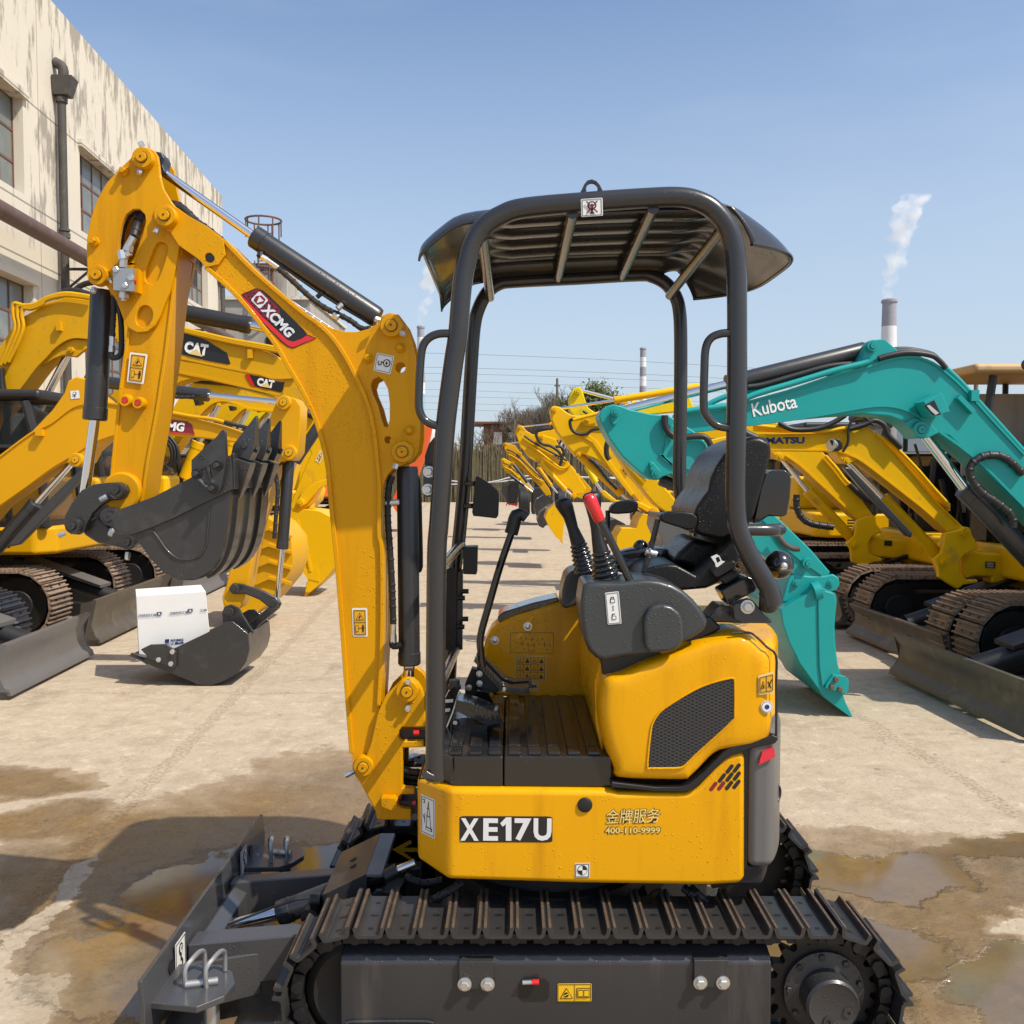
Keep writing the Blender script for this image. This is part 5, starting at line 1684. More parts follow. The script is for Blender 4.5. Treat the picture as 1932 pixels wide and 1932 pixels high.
c = W(C4, (210, 370), YW)
boss(sb, c, PX(C4, 100, YW), 0.022, M['yel'])
hexb(sb, W(C4, (222, 282), YW - 0.022), 0.009, 0.01, M['zinc'])
hexb(sb, W(C4, (222, 520), YW - 0.005), 0.010, 0.012, M['zinc'])
hexb(sb, W(C4, (222, 500), YW - 0.005), 0.008, 0.02, M['zinc'])
sb.cut()
sb.slab(WL(A5, [(470, 240), (545, 240), (562, 262), (562, 292), (535, 310), (475, 285)], YW - 0.035), 0.036, M['yel'])
sb.cut()
sb.box(W(C4, (290, 740), 2.88), (0.10, 0.12, 0.05), M['black'])
sb.cyl(W(C4, (270, 738), 2.80), W(C4, (320, 738), 2.80), 0.008, M['red'])
sb.cut()
sb.box(W(C4, (230, 1340), 2.88), (0.10, 0.12, 0.04), M['black'])
sb.cyl(W(C4, (262, 1362), 2.81), W(C4, (290, 1362), 2.81), 0.008, M['red'])
sb.cut()
sb.cyl(W(FD, (685, 1447), YW + 0.001), W(FD, (685, 1447), YW) + Vector((0, 0.19, 0)), PX(FD, 18, YW), M['yel'])
sb.cut()
for i in range(3):
    sb.cut()
    hose(sb, [W(C4, p, 2.84 + 0.03 * i) for p in ((170, 1060 + 50 * i), (230, 1080 + 50 * i), (330, 1090 + 50 * i))], 0.010, M['rubber'])
sb.cut()
sb.box(W(C4, (250, 985), 3.0), (0.10, 0.10, 0.012), M['brown_pipe'])
sb.lathe(W(C4, (225, 975), 2.98), (0, 0, 1), [(0.018, 0), (0.018, 0.008), (0.008, 0.012)], M['zinc'], 14)
sb.lathe(W(C4, (275, 955), 3.02), (0, 0, 1), [(0.020, 0), (0.020, 0.008), (0.008, 0.012)], M['zinc'], 14)
sb.build('swing_post_fitting', SW)
BCY2 = ram(EX, 'boom_cylinder', W(FD, (768.5, 880), YC), W(FD, (772.5, 1254), YC), W(FD, (770, 1300), YC), 0.033, 0.017, M['cyl'])
bh = MB()
hose(bh, [W(C1, p, YC - 0.04) for p in ((250, 250), (215, 350), (205, 520), (207, 700), (225, 950), (245, 1300), (258, 1680))], 0.0095, M['rubber'])
bh.cyl(W(C1, (256, 1680), YC - 0.04), W(C1, (254, 1780), YC - 0.04), 0.0095, M['zinc'])
bh.cyl(W(C1, (254, 1780), YC - 0.04), W(C1, (255, 1860), YC - 0.04), 0.0115, M['zinc'], n=6)
bh.tube([W(C1, p, YC - 0.04) for p in ((253, 1850), (252, 1890), (290, 1892), (335, 1880))], 0.0105, M['black'], 10, 4)
bh.cyl(W(C1, (180, 515), YC - 0.04), W(C1, (310, 505), YC - 0.03), 0.010, M['zinc'])
bh.cyl(W(C4, (200, 145), YC - 0.001), W(C4, (270, 145), YC - 0.001), 0.0185, M['zinc'])
bh.build('cylinder_hose', BCY2)
gd = MB()
gd.slab(WL(C1, [(470, 200), (495, 232), (518, 290), (530, 480), (542, 1000), (542, 1130), (530, 1175), (508, 1190), (495, 1160), (470, 600)], 2.98), 0.012, M['black'])
gd.build('rod_guard', BCY2, bevel=0.003)

# ---------- upper structure: skirt, deck, hood, counterweight
YS = 2.515
sk = MB()
zb = 0.476
main = WL(A3, [(230, 1072), (640, 1076), (1020, 1080), (1055, 1092), (1385, 1092), (1440, 1062), (1560, 925), (1600, 902), (1668, 897), (1668, 1500), (1652, 1535), (1500, 1545), (860, 1535), (260, 1526)], YS)
bend_t, bend_b = main[0], W(A3, (230, 1515), YS)
main[-1] = bend_b
f0 = Vector((-0.267, 2.62, bend_t.z - 0.003))
f1 = Vector((-0.267, 2.62, bend_b.z + 0.012))
g0, g1 = Vector((-0.267, 2.78, f0.z)), Vector((-0.267, 2.78, f1.z))
n = len(main)
sk.add(main + [f0, f1, g0, g1], [list(range(n))[::-1], [0, n - 1, n + 1, n][::-1], [n, n + 1, n + 3, n + 2][::-1]], M['yel_house'])
me_o = sk.build('skirt_panel', EX, fix=False)
bm = bmesh.new()
bm.from_mesh(me_o.data)
for f in bm.faces:
    if f.normal.y > 0 and abs(f.normal.y) > 0.5 or f.normal.x > 0.5:
        f.normal_flip()
bm.to_mesh(me_o.data)
bm.free()
sm = me_o.modifiers.new('solid', 'SOLIDIFY')
sm.thickness = 0.045
sm.offset = -1
bv = me_o.modifiers.new('bevel', 'BEVEL')
bv.width = 0.017
bv.segments = 4
bv.limit_method = 'ANGLE'
bv.angle_limit = R(30)
bv.harden_normals = True
SKIRT = me_o
ins = MB()
ins.slab([Vector((-0.262, 2.62, z)) for z in (0.5,)] + [Vector((-0.17, 2.552, 0.5)), Vector((0.60, 2.552, 0.5)), Vector((0.60, 3.26, 0.5)), Vector((-0.26, 3.26, 0.5))], 0.215, M['under'], ax=(0, 0, 1))
ins.build('base_frame', EX, fix=True)
xb = lambda T, p0, p1, Y: [W(T, p0, Y), W(T, p1, Y)]
sticker(WL(A3, [(288, 1204), (736, 1206), (736, 1331), (288, 1330)], YS), [], M['sk'], SKIRT, 'model_badge', lift=0.0010)
for ch_, xa_, xb_ in (('X', 292, 381), ('E', 402, 474), ('7', 553, 634), ('U', 645, 732)):
    text(ch_, W(A3, (xa_, 1267), YS), W(A3, (xb_, 1268), YS), PX(A3, 112, YS), M['silver'], SKIRT, 'model_lettering', bold=0.035, proud=0.0030)
o1 = MB()
o1.slab(WL(A3, [(484, 1240), (512, 1211), (538, 1211), (538, 1324), (511, 1324), (511, 1243), (496, 1256)], YS - 0.0030), 0.0006, M['silver'])
o1.build('model_lettering', SKIRT)
text('金牌服务', W(A3, (992, 1208), YS), W(A3, (1262, 1200), YS), PX(A3, 78, YS), M['sk'], SKIRT, 'service_lettering_outline', bold=0.035, shear=0.15, proud=0.0012)
text('金牌服务', W(A3, (994, 1207), YS), W(A3, (1256, 1199), YS), PX(A3, 72, YS), M['gold'], SKIRT, 'service_lettering', bold=0.004, shear=0.15, proud=0.0022)
text('400-110-9999', W(A3, (987, 1274), YS), W(A3, (1261, 1273), YS), PX(A3, 40, YS), M['sk'], SKIRT, 'phone_number_outline', bold=0.05, proud=0.0012)
text('400-110-9999', W(A3, (991, 1273), YS), W(A3, (1257, 1272), YS), PX(A3, 31, YS), M['gold'], SKIRT, 'phone_number', bold=0.02, proud=0.0022)
cg = WL(A3, [(845, 1431), (917, 1430), (917, 1501), (844, 1501)], YS)
sticker(cg, [(M['sk'], frame_l(0.05, 0.05, 0.95, 0.95, 0.03) + [disc(0.5, 0.48, 0.33, 0.33, 24)]), (M['white'], [disc(0.5, 0.48, 0.29, 0.29, 12, 0, 97) + [(0.5, 0.48)], disc(0.5, 0.48, 0.29, 0.29, 12, 180, 277) + [(0.5, 0.48)]])], M['white'], SKIRT, 'balance_point_sticker')
pg = MB()
pg.lathe(W(A3, (893, 1150), YS), (0, -1, 0), [(PX(A3, 37, YS), -0.002), (PX(A3, 36, YS), 0.004), (PX(A3, 28, YS), 0.007)], M['black'], 28)
pg.build('rubber_plug', SKIRT)
n45 = (Vector((-0.267, 2.62, 0)) - Vector((-0.172, 2.515, 0)))
def ch(u, z):
    return Vector((-0.172, 2.515, z)) + n45 * u + Vector((-0.0005, -0.0005, 0))
sticker([ch(0.86, 0.675), ch(0.40, 0.675), ch(0.40, 0.565), ch(0.86, 0.565)], [(M['sk'], frame_l(0.06, 0.04, 0.94, 0.96, 0.02, 0.012) + [line(0.55, 0.12, 0.38, 0.8, 0.02), line(0.55, 0.12, 0.72, 0.8, 0.02), line(0.40, 0.5, 0.68, 0.5, 0.02), line(0.45, 0.3, 0.62, 0.3, 0.02), rect(0.35, 0.78, 0.78, 0.86), rect(0.15, 0.1, 0.3, 0.2), line(0.15, 0.5, 0.3, 0.62, 0.02), line(0.3, 0.45, 0.28, 0.7, 0.02)]), (M['white'], [rect(0.4, 0.80, 0.72, 0.84), rect(0.18, 0.12, 0.27, 0.18)])], M['white'], SKIRT, 'lifting_diagram_sticker')
vs_ = MB()
for r_, row in enumerate((((1305, 1210), (1368, 1202)), ((1236, 1290), (1304, 1282), (1369, 1274)), ((1160, 1366), (1230, 1361), (1300, 1357), (1366, 1347)))):
    for i, p in enumerate(row):
        cpt = W(C5, p, YS - 0.0006)
        u = Vector((0.60, 0, 0.80)) * 0.010
        w_ = Vector((0.80, 0, -0.60)) * 0.0052
        pts = [cpt + u + w_ * math.cos(R(a)) + Vector((0.6, 0, 0.8)) * 0.0052 * math.sin(R(a)) for a in range(0, 181, 30)] + [cpt - u + w_ * math.cos(R(a)) + Vector((0.6, 0, 0.8)) * 0.0052 * math.sin(R(a)) for a in range(180, 361, 30)]
        vs_.slab(pts, 0.0005, M['dred'] if (r_ == 2 and i < 2) else M['sk'])
        vs_.cut()
vs_.build('vent_slot', SKIRT)

# floor with ribbed mat
fm = MB()
nm = WL(A3, [(165, 932), (240, 926), (473, 930), (473, 1068), (230, 1063), (165, 1030)], 2.535)
zt = 0.802
fm.slab([Vector((-0.205, 2.60, zt)), Vector((-0.16, 2.535, zt)), Vector((-0.024, 2.535, zt)), Vector((-0.024, 3.22, zt)), Vector((-0.205, 3.22, zt))], -0.085, M['mat'], ax=(0, 0, 1))
fm.slab([Vector((-0.022, 2.535, zt)), Vector((0.272, 2.535, zt)), Vector((0.272, 3.22, zt)), Vector((-0.022, 3.22, zt))], -0.085, M['mat'], ax=(0, 0, 1))
fm.box((0.03, 3.205, 0.70), (0.50, 0.03, 0.20), M['black'])
FM = fm.build('floor_mat', EX, bevel=0.006, fix=True)
ri = MB()
for i in range(9):
    x = -0.155 + i * 0.054
    for y0, y1 in ((2.545, 2.60), (2.61, 3.2)):
        ri.box((x, (y0 + y1) / 2, zt + 0.004), (0.034, y1 - y0, 0.010), M['mat'])
    ri.cut()
ri.build('floor_rib', FM, bevel=0.003, fix=True)

# far side bonnet with decals
fb = MB()
YFB = 3.215
fbo = [(398, 430), (412, 360), (440, 305), (490, 262), (560, 232), (640, 208), (720, 182), (775, 165), (860, 165), (960, 300), (965, 640), (760, 650), (600, 640), (470, 630), (420, 560)]
fb.slab(WL(A3, fbo, YFB), 0.16, M['yel_house'])
FB = fb.build('side_bonnet', EX, bevel=0.02, seg=4, ang=30)
tt = MB()
tt.slab(WL(A3, [(330, 545), (470, 520), (500, 650), (330, 760)], 3.24), 0.05, M['black'])
tt.build('front_panel', FB)
tt = MB()
tt.slab(WL(A3, [(472, 240), (500, 218), (640, 175), (760, 148), (772, 165), (700, 195), (600, 222), (482, 270), (472, 262)], YFB + 0.01), 0.13, M['gloss'])
tt.build('bonnet_trim', FB, bevel=0.008)
q = MB()
for p in ((617, 288), (457, 355)):
    hexb(q, W(A3, p, YFB), 0.011, 0.008, M['zinc'], washer=M['zinc'])
    q.cut()
q.build('bolt', FB)
C = WL(A3, [(533, 316), (742, 318), (742, 420), (533, 414)], YFB)
shp = frame_l(0.0, 0.0, 1, 1, 0.008, 0.016)
for cx_, cy_ in ((0.27, 0.55), (0.79, 0.57), (0.5, 0.33)):
    shp += [line(cx_ - 0.07, cy_, cx_ + 0.07, cy_, 0.015), line(cx_, cy_ - 0.14, cx_, cy_ + 0.14, 0.012)]
    for a in range(0, 360, 60):
        shp.append(line(cx_ + 0.12 * math.cos(R(a)), cy_ + 0.25 * math.sin(R(a)), cx_ + 0.14 * math.cos(R(a + 15)), cy_ + 0.30 * math.sin(R(a + 15)), 0.02))
shp += frame_l(0.42, 0.62, 0.56, 0.9, 0.008, 0.016)
mbx = MB()
for s_ in shp:
    sub_shape(mbx, C, s_, M['sk'], 0.001, Vector((0, -1, 0)))
mbx.build('control_diagram', FB)
C = WL(A3, [(558, 430), (707, 433), (704, 553), (557, 548)], YFB)
s1, s2, s3 = [rect(0.03, 0.03, 0.97, 0.97)], [], []
for r_ in range(3):
    for c_ in range(4):
        u0, v0 = 0.045 + c_ * 0.23, 0.045 + r_ * 0.31
        s2.append(rect(u0, v0, u0 + 0.215, v0 + 0.29))
        if c_ % 2 == 0:
            s3.append(tri(u0 + 0.108, v0 + 0.16, 0.085, 1.25))
        else:
            s3 += [disc(u0 + 0.108, v0 + 0.10, 0.03, 0.04), rect(u0 + 0.05, v0 + 0.14, u0 + 0.17, v0 + 0.23)]
sticker(C, [(M['sk'], s1), (M['so'], s2), (M['sk'], s3), (M['so'], [tri(0.153 + c_ * 0.46, 0.045 + r_ * 0.31 + 0.165, 0.055, 1.25) for r_ in range(3) for c_ in range(2)])], M['beige'], FB, 'safety_sticker')
C = WL(A3, [(628, 553), (670, 554), (670, 600), (628, 598)], YFB)
sticker(C, [(M['sk'], frame_l(0.1, 0.1, 0.9, 0.9, 0.04) + [rect(0.25, 0.35, 0.48, 0.68), rect(0.52, 0.35, 0.75, 0.68)])], M['beige'], FB, 'manual_sticker')

# engine hood on the near side
hd = MB()
YH = 2.505
hoo = [(985, 549), (1040, 530), (1100, 508), (1200, 462), (1330, 413), (1400, 385), (1450, 366), (1530, 345), (1600, 330), (1680, 326), (1720, 348), (1770, 395), (1812, 434), (1812, 640), (1812, 838), (1650, 888), (1560, 903), (1500, 945), (1450, 1000), (1400, 1045), (1380, 1052), (1200, 1050), (1045, 1040), (1035, 1000), (1010, 940), (990, 880), (970, 790), (962, 720), (966, 630)]
HP = cr([Vector(v) for v in WL(A3, hoo, YH)], 2, True)
hc = sum(HP, Vector((0, 0, 0))) / len(HP)
rings = []
for sc_h, dy_h in ((0.985, 0.24), (1.0, 0.10), (0.998, 0.066), (0.985, 0.040), (0.965, 0.022), (0.935, 0.010), (0.90, 0.0045), (0.84, 0.0015), (0.70, 0.0), (0.4, 0.0), (0.05, 0.0)):
    rings.append([hc + (v - hc) * sc_h + Vector((0, dy_h, 0)) for v in HP])
hd.grid(rings, M['yel_house'], close=True)
hd.f.append([(len(rings) - 1) * len(HP) + k for k in range(len(HP))])
hd.m.append(0)
HOOD = hd.build('engine_hood', EX, smooth=60, fix=True)
gr = MB()
gpts = [(572, 1195), (580, 1060), (600, 880), (618, 800), (660, 730), (720, 670), (900, 555), (1050, 475), (1200, 425), (1310, 400), (1340, 405), (1350, 440), (1350, 720), (1335, 775), (1200, 905), (1000, 1085), (920, 1165), (870, 1197), (760, 1203), (600, 1203)]
gr.slab(WL(C5, gpts, YH - 0.0012), 0.0012, M['grille'])
gr.build('air_grille', HOOD)
rim = MB()
rim.tube(cr(WL(C5, gpts, YH - 0.001), 2, True) + [W(C5, gpts[0], YH - 0.001)], 0.0028, M['yel_house'], 6, 1)
rim.build('grille_rim', HOOD)
C = WL(C5, [(1560, 374), (1700, 338), (1700, 530), (1562, 550)], YH - 0.001)
sticker(C, [(M['so'], [rect(0.08, 0.12, 0.92, 0.88)]), (M['sk'], frame_l(0.08, 0.12, 0.92, 0.88, 0.02, 0.02) + [rect(0.49, 0.12, 0.51, 0.88), tri(0.29, 0.53, 0.15, 1.3), line(0.62, 0.68, 0.85, 0.35, 0.06), line(0.6, 0.4, 0.8, 0.75, 0.05)]), (M['so'], [tri(0.29, 0.54, 0.11, 1.3)]), (M['sk'], [disc(0.29, 0.58, 0.04, 0.08)])], M['beige'], HOOD, 'warning_sticker')
rs = MB()
c = W(C5, (1636, 655), YH - 0.001)
rs.lathe(c, (0, -1, 0), [(0.0165, 0), (0.0165, 0.001)], M['white'], 28)
rs.lathe(c, (0, -1, 0), [(0.0145, 0.001), (0.0145, 0.0016)], M['navy'], 28)
rs.lathe(c, (0, -1, 0), [(0.0132, 0.0016), (0.0132, 0.0022)], M['white'], 28)
rs.lathe(c, (0, -1, 0), [(0.0065, 0.0022), (0.0065, 0.0028)], M['navy'], 24)
rs.build('round_sticker', HOOD)
trm = MB()
trm.slab(WL(C5, [(248, 1325), (300, 1332), (650, 1372), (880, 1368), (950, 1340), (1080, 1230), (1240, 1065), (1290, 1030), (1340, 1012), (1560, 955), (1690, 905), (1745, 930), (1715, 985), (1500, 1030), (1420, 1062), (1330, 1090), (1250, 1140), (1120, 1270), (1000, 1385), (930, 1415), (880, 1420), (650, 1415), (440, 1392), (250, 1378)], YS - 0.006), 0.05, M['black'])
trm.build('hood_seal', HOOD, bevel=0.004)
def arc_plan(r0, y0, y1, x_in, z0, z1, matl, name, parent, bev, n=26, off=(0.0, YC)):
    pts = []
    a0, a1 = math.asin((y0 - YC) / r0), math.asin((y1 - YC) / r0)
    for k in range(n + 1):
        a = a0 + (a1 - a0) * k / n
        pts.append(Vector((r0 * math.cos(a), YC + r0 * math.sin(a), z0)))
    pts += [Vector((x_in, pts[-1].y, z0)), Vector((x_in, pts[0].y, z0))]
    m = MB()
    m.slab(pts, z1 - z0, matl, ax=(0, 0, 1))
    return m.build(name, parent, bevel=bev, seg=4, ang=35, fix=True)
arc_plan(0.790, 2.545, 3.25, 0.40, 0.885, 1.115, M['yel_house'], 'rear_hood', EX, 0.03)
arc_plan(0.775, 2.56, 3.24, 0.42, 0.86, 0.90, M['black'], 'rear_hood_seal', EX, 0.004)
CW = arc_plan(0.800, 2.515, 3.28, 0.641, 0.50, 0.872, M['blade'], 'counterweight', EX, 0.022)
arc_plan(0.770, 2.54, 3.26, 0.50, 0.44, 0.50, M['under'], 'rear_underside', EX, 0.012)
rl = MB()
rl.slab(WL(C5, [(1596, 1062), (1692, 1018), (1704, 1040), (1710, 1102), (1566, 1174), (1575, 1130)], 2.505), 0.012, M['reflector'])
rl.cut()
rl.lathe(W(C5, (1712, 1432), 2.60), (1, -0.9, 0), [(0.026, -0.02), (0.026, 0.006), (0.021, 0.006), (0.018, 0.002)], M['black'], 22)
rl.build('rear_reflector', CW)
gapm = MB()
gapm.box((0.630, 2.555, 0.68), (0.022, 0.05, 0.37), M['sk'])
gapm.tube(WL(A3, [(1600, 322), (1682, 318), (1722, 340), (1772, 388), (1816, 430), (1817, 560), (1817, 840)], 2.515), 0.0035, M['sk'], 6, 3)
gapm.build('panel_gap', CW)

# seat base and dark trim under the console
sbm = MB()
sbm.slab(WL(A3, [(985, 545), (972, 460), (975, 430), (1040, 300), (1500, 240), (1560, 300), (1450, 362), (1340, 408), (1200, 458), (1100, 503)], 2.56), 0.62, M['black'])
SBM = sbm.build('seat_base', EX, bevel=0.01)
md = MB()
md.slab(WL(A3, [(940, 560), (972, 450), (1010, 480), (985, 549), (965, 640), (962, 720), (985, 880), (1030, 1000), (1020, 1010), (975, 900), (945, 760)], 2.60), 0.64, M['yel_house'])
md.build('seat_front_panel', EX, bevel=0.01)
# near control console
cn = MB()
YCN = 2.505
con = [(128, 1180), (140, 1165), (170, 1150), (300, 1152), (420, 1152), (560, 1132), (640, 1130), (720, 1140), (820, 1170), (900, 1215), (980, 1285), (1050, 1370), (1090, 1440), (1092, 1490), (1060, 1530), (980, 1580), (900, 1622), (820, 1665), (640, 1706), (440, 1728), (290, 1758), (230, 1740), (170, 1680), (135, 1590), (112, 1440), (108, 1310)]
cn.slab(WL(C3, con, YCN), 0.19, M['console'])
CON = cn.build('control_console', EX, bevel=0.024, seg=4, ang=30)
cb = MB()
cb.slab(WL(C3, [(595, 1480), (605, 1400), (650, 1340), (730, 1318), (810, 1335), (880, 1390), (905, 1460), (905, 1600), (870, 1660), (800, 1690), (640, 1700), (605, 1650)], YCN - 0.022), 0.04, M['console'])
cb.build('pivot_cover', CON, bevel=0.016, seg=4, ang=30)
C = WL(C3, [(294, 1232), (402, 1220), (424, 1470), (316, 1480)], YCN - 0.001)
lk_ = lambda cy, op: [rect(0.34, cy, 0.66, cy + 0.11), disc(0.47, cy + 0.055, 0.05, 0.016), line(0.40, cy, 0.40, cy - 0.06, 0.05), line(0.40, cy - 0.06, 0.60, cy - 0.06, 0.02)] + ([line(0.60, cy - 0.06, 0.60, cy, 0.05)] if not op else [])
sticker(C, [(M['sk'], frame_l(0.06, 0.03, 0.94, 0.97, 0.025, 0.011) + lk_(0.22, False) + lk_(0.74, True) + [line(0.5, 0.44, 0.5, 0.56, 0.03), tri(0.5, 0.44, 0.06, 0.4), [(0.44, 0.55), (0.56, 0.55), (0.5, 0.58)]]), (M['white'], [rect(0.39, 0.235, 0.61, 0.315), rect(0.39, 0.755, 0.61, 0.835)])], M['white'], CON, 'lock_sticker')
cf = MB()
cf.slab(WL(A3, [(778, 190), (785, 110), (800, 50), (825, 22), (915, 0), (945, 10), (950, 180), (880, 175), (800, 205)], 3.08), 0.18, M['console'])
cf.build('far_console', EX, bevel=0.015, seg=3)
# joysticks
def joystick(T, pts_boot, pts_stick, Y, nm):
    m = MB()
    base, top, r0, r1 = pts_boot
    b0, b1 = W(T, base, Y), W(T, top, Y)
    L = (b1 - b0).length
    prof = []
    nr = 7
    for i in range(nr):
        f = i / nr
        r = PX(T, r0 + (r1 - r0) * f, Y)
        prof += [(r * 0.88, L * f), (r * 1.02, L * (f + 0.25 / nr)), (r * 1.0, L * (f + 0.6 / nr)), (r * 0.86, L * (f + 0.75 / nr))]
    prof.append((PX(T, r1, Y) * 0.8, L))
    m.lathe(b0, b1 - b0, prof, M['gloss'], 24)
    P = [W(T, p[:2], Y) for p in pts_stick]
    rads = [PX(T, p[2], Y) for p in pts_stick]
    rows = []
    Q = P
    for i, p in enumerate(Q):
        t = (Q[min(i + 1, len(Q) - 1)] - Q[max(i - 1, 0)]).normalized()
        u, w_ = frame(t)
        rows.append([p + (u * math.cos(R(a)) + w_ * math.sin(R(a))) * rads[i] for a in range(0, 360, 20)])
    m.grid(rows, M['black'], close=True)
    for rr, fl_ in ((rows[0], 1), (rows[-1], 0)):
        b = len(m.v)
        m.v += rr
        m.f.append(list(range(b, b + len(rr)))[::-1 if fl_ else 1])
        m.m.append(m.mi(M['black']))
    return m.build(nm, EX, smooth=60, fix=True)
joystick(C3, ((318, 1170), (262, 905), 122, 66), [(265, 915, 64), (245, 830, 52), (228, 740, 42), (215, 650, 46), (205, 560, 62), (198, 510, 74), (195, 480, 74), (192, 458, 55), (190, 450, 20)], 2.60, 'joystick')
joystick(A1, ((690, 1385), (645, 1215), 68, 48), [(648, 1220, 44), (615, 1130, 32), (595, 1060, 36), (575, 1015, 46), (560, 985, 50), (555, 968, 46), (553, 958, 30), (552, 955, 8)], 3.06, 'joystick')
lv = MB()
lv.tube([W(C3, p, 2.525) for p in ((620, 1360), (575, 1320), (540, 1230), (480, 1120), (400, 950), (320, 790), (245, 655))], 0.0105, M['gloss'], 12, 4)
LV = lv.build('safety_lever', EX)
rg = MB()
g0, g1 = W(C3, (258, 680), 2.525), W(C3, (172, 490), 2.525)
L = (g1 - g0).length
rg.lathe(g0, g1 - g0, [(0.0125, 0), (0.0145, 0.003), (0.0165, L * 0.5), (0.018, L * 0.85), (0.0165, L * 0.97), (0.011, L * 1.07), (0.003, L * 1.10)], M['red'], 24)
rg.build('red_grip', LV)
tl = MB()
tl.tube([W(C2, (765, 190), 2.93), W(C2, (748, 60), 2.93)] + [W(C1, p, 2.93) for p in ((1100, 1800), (1180, 1500), (1290, 1120), (1400, 800))], 0.0115, M['gloss'], 14, 4)
TLV = tl.build('travel_lever', EX)
th = MB()
th.tube([W(C1, p, 2.93) for p in ((1395, 810), (1415, 740), (1435, 660), (1470, 615), (1530, 645), (1545, 655))], lambda i: 0.021 if i < 14 else 0.017, M['black'], 16, 5)
th.ell(W(C1, (1450, 640), 2.93), (0.021, 0.022, 0.018), M['black'])
th.build('lever_grip', TLV, smooth=60)
pd = MB()
for y, dx, dy in ((2.93, 0, 0), (3.0, 28, -75)):
    pts = [(660 + dx, 130 + dy), (690 + dx, 85 + dy), (985 + dx, 395 + dy), (1100 + dx, 440 + dy), (1300 + dx, 425 + dy), (1315 + dx, 520 + dy), (1120 + dx, 505 + dy), (960 + dx, 465 + dy)]
    P = WL(C2, pts, y)
    pd.slab(P, 0.05, M['gloss'])
for k in range(9):
    pd.box(W(C2, (730 + k * 32, 160 + k * 33), 2.925), (0.004, 0.012, 0.02), M['black'])
pd.slab(WL(C2, [(700, 180), (760, 200), (960, 470), (930, 500), (700, 460), (690, 300)], 2.95), 0.012, M['black'])
pd.slab(WL(C2, [(560, 400), (640, 215), (700, 230), (690, 460), (560, 600)], 2.97), 0.04, M['black'])
for p in ((727, 275), (728, 388), (1012, 452), (605, 437)):
    hexb(pd, W(C2, p, 2.935), 0.0075, 0.008, M['zinc'], washer=M['zinc'])
pd.slab(WL(C2, [(595, 600), (700, 470), (830, 490), (885, 600), (880, 720), (800, 720)], 2.90), 0.10, M['gloss'])
pd.build('travel_pedal', EX, bevel=0.003)
sp2 = MB()
sp2.slab(WL(C2, [(445, 640), (470, 580), (700, 640), (950, 745), (960, 850), (820, 880), (440, 700)], 2.74), 0.10, M['gloss'])
for k in range(8):
    f = k / 7
    sp2.box(W(C2, (560 + 350 * f, 640 + 135 * f), 2.73), (0.004, 0.02, 0.028), M['gloss'])
for k in range(4):
    sp2.box(W(C2, (660, 850 + 45 * k), 2.78), (0.085 - 0.004 * (k % 2), 0.08, 0.012), M['black'])
sp2.slab(WL(C2, [(400, 990), (400, 830), (440, 795), (490, 800), (500, 860), (495, 1000)], 2.745), 0.01, M['gloss'])
hexb(sp2, W(C2, (447, 840), 2.745), 0.007, 0.008, M['zinc'])
sp2.slab(WL(C2, [(410, 1030), (430, 1005), (740, 1020), (755, 1050), (750, 1125), (560, 1118), (412, 1100)], 2.72), 0.12, M['gloss'])
sp2.box(W(C2, (870, 960), 2.86), (0.06, 0.05, 0.10), M['gloss'])
sp2.build('swing_pedal', EX, bevel=0.004)
ws_ = MB()
ws_.slab(WL(C2, [(300, 620), (370, 480), (420, 430), (500, 430), (480, 560), (380, 900), (330, 1010), (305, 1000)], 2.84), 0.03, M['gloss'])
ws_.tube(WL(C2, [(310, 1000), (420, 730), (500, 480)], 2.83), 0.004, M['zinc'], 8, 1)
ws_.lathe(W(C2, (440, 450), 2.86), (0, 0, 1), [(0.020, 0), (0.020, 0.012), (0.016, 0.014), (0.016, 0.028)], M['console'], 20)
ws_.slab(WL(C2, [(325, 575), (425, 570), (420, 605), (320, 612)], 2.836), 0.002, M['white'])
ws_.slab(WL(C2, [(312, 682), (390, 675), (385, 712), (310, 722)], 2.836), 0.002, M['white'])
ws_.build('washer_reservoir', EX, bevel=0)

# ---------- seat
se = MB()
back = [(1100, 440), (1118, 340), (1160, 250), (1220, 160), (1300, 85), (1370, 48), (1440, 22), (1500, 25), (1560, 50), (1590, 85), (1585, 170), (1550, 300), (1510, 450), (1460, 620), (1430, 700), (1360, 740), (1290, 790), (1200, 830), (1000, 780), (985, 720), (985, 630), (1010, 560), (1060, 490)]
SEAT = thing('seat', EX.location, None, None)
SEAT.location = (0, 0, 0)
SEAT.parent = EX
WLOC[SEAT.name] = Vector(EX.location)
se.slab(WL(C3, back, 2.70), 0.40, M['vinyl'])
se.build('backrest', SEAT, bevel=0.05, seg=5, ang=30)
s2 = MB()
s2.slab(WL(C3, [(1090, 440), (1160, 280), (1225, 160), (1240, 300), (1215, 540), (1160, 590), (1110, 560)], 2.735), 0.33, M['console'])
s2.build('backrest_pad', SEAT, bevel=0.02, seg=3)
cu = MB()
cush = [(545, 1120), (590, 1060), (660, 1030), (760, 1010), (850, 1015), (930, 1060), (1000, 1100), (1060, 1050), (1150, 970), (1250, 860), (1330, 800), (1380, 860), (1330, 1000), (1200, 1150), (1080, 1200), (900, 1215), (750, 1195), (580, 1160)]
cu.slab(WL(C3, cush, 2.68), 0.42, M['vinyl'])
cu.build('seat_cushion', SEAT, bevel=0.04, seg=4, ang=30)
ct = MB()
ct.slab(WL(C3, [(815, 1000), (870, 920), (990, 810), (1060, 830), (1230, 870), (1160, 960), (1060, 1045), (1000, 1060), (930, 1030)], 2.80), 0.28, M['vinyl'])
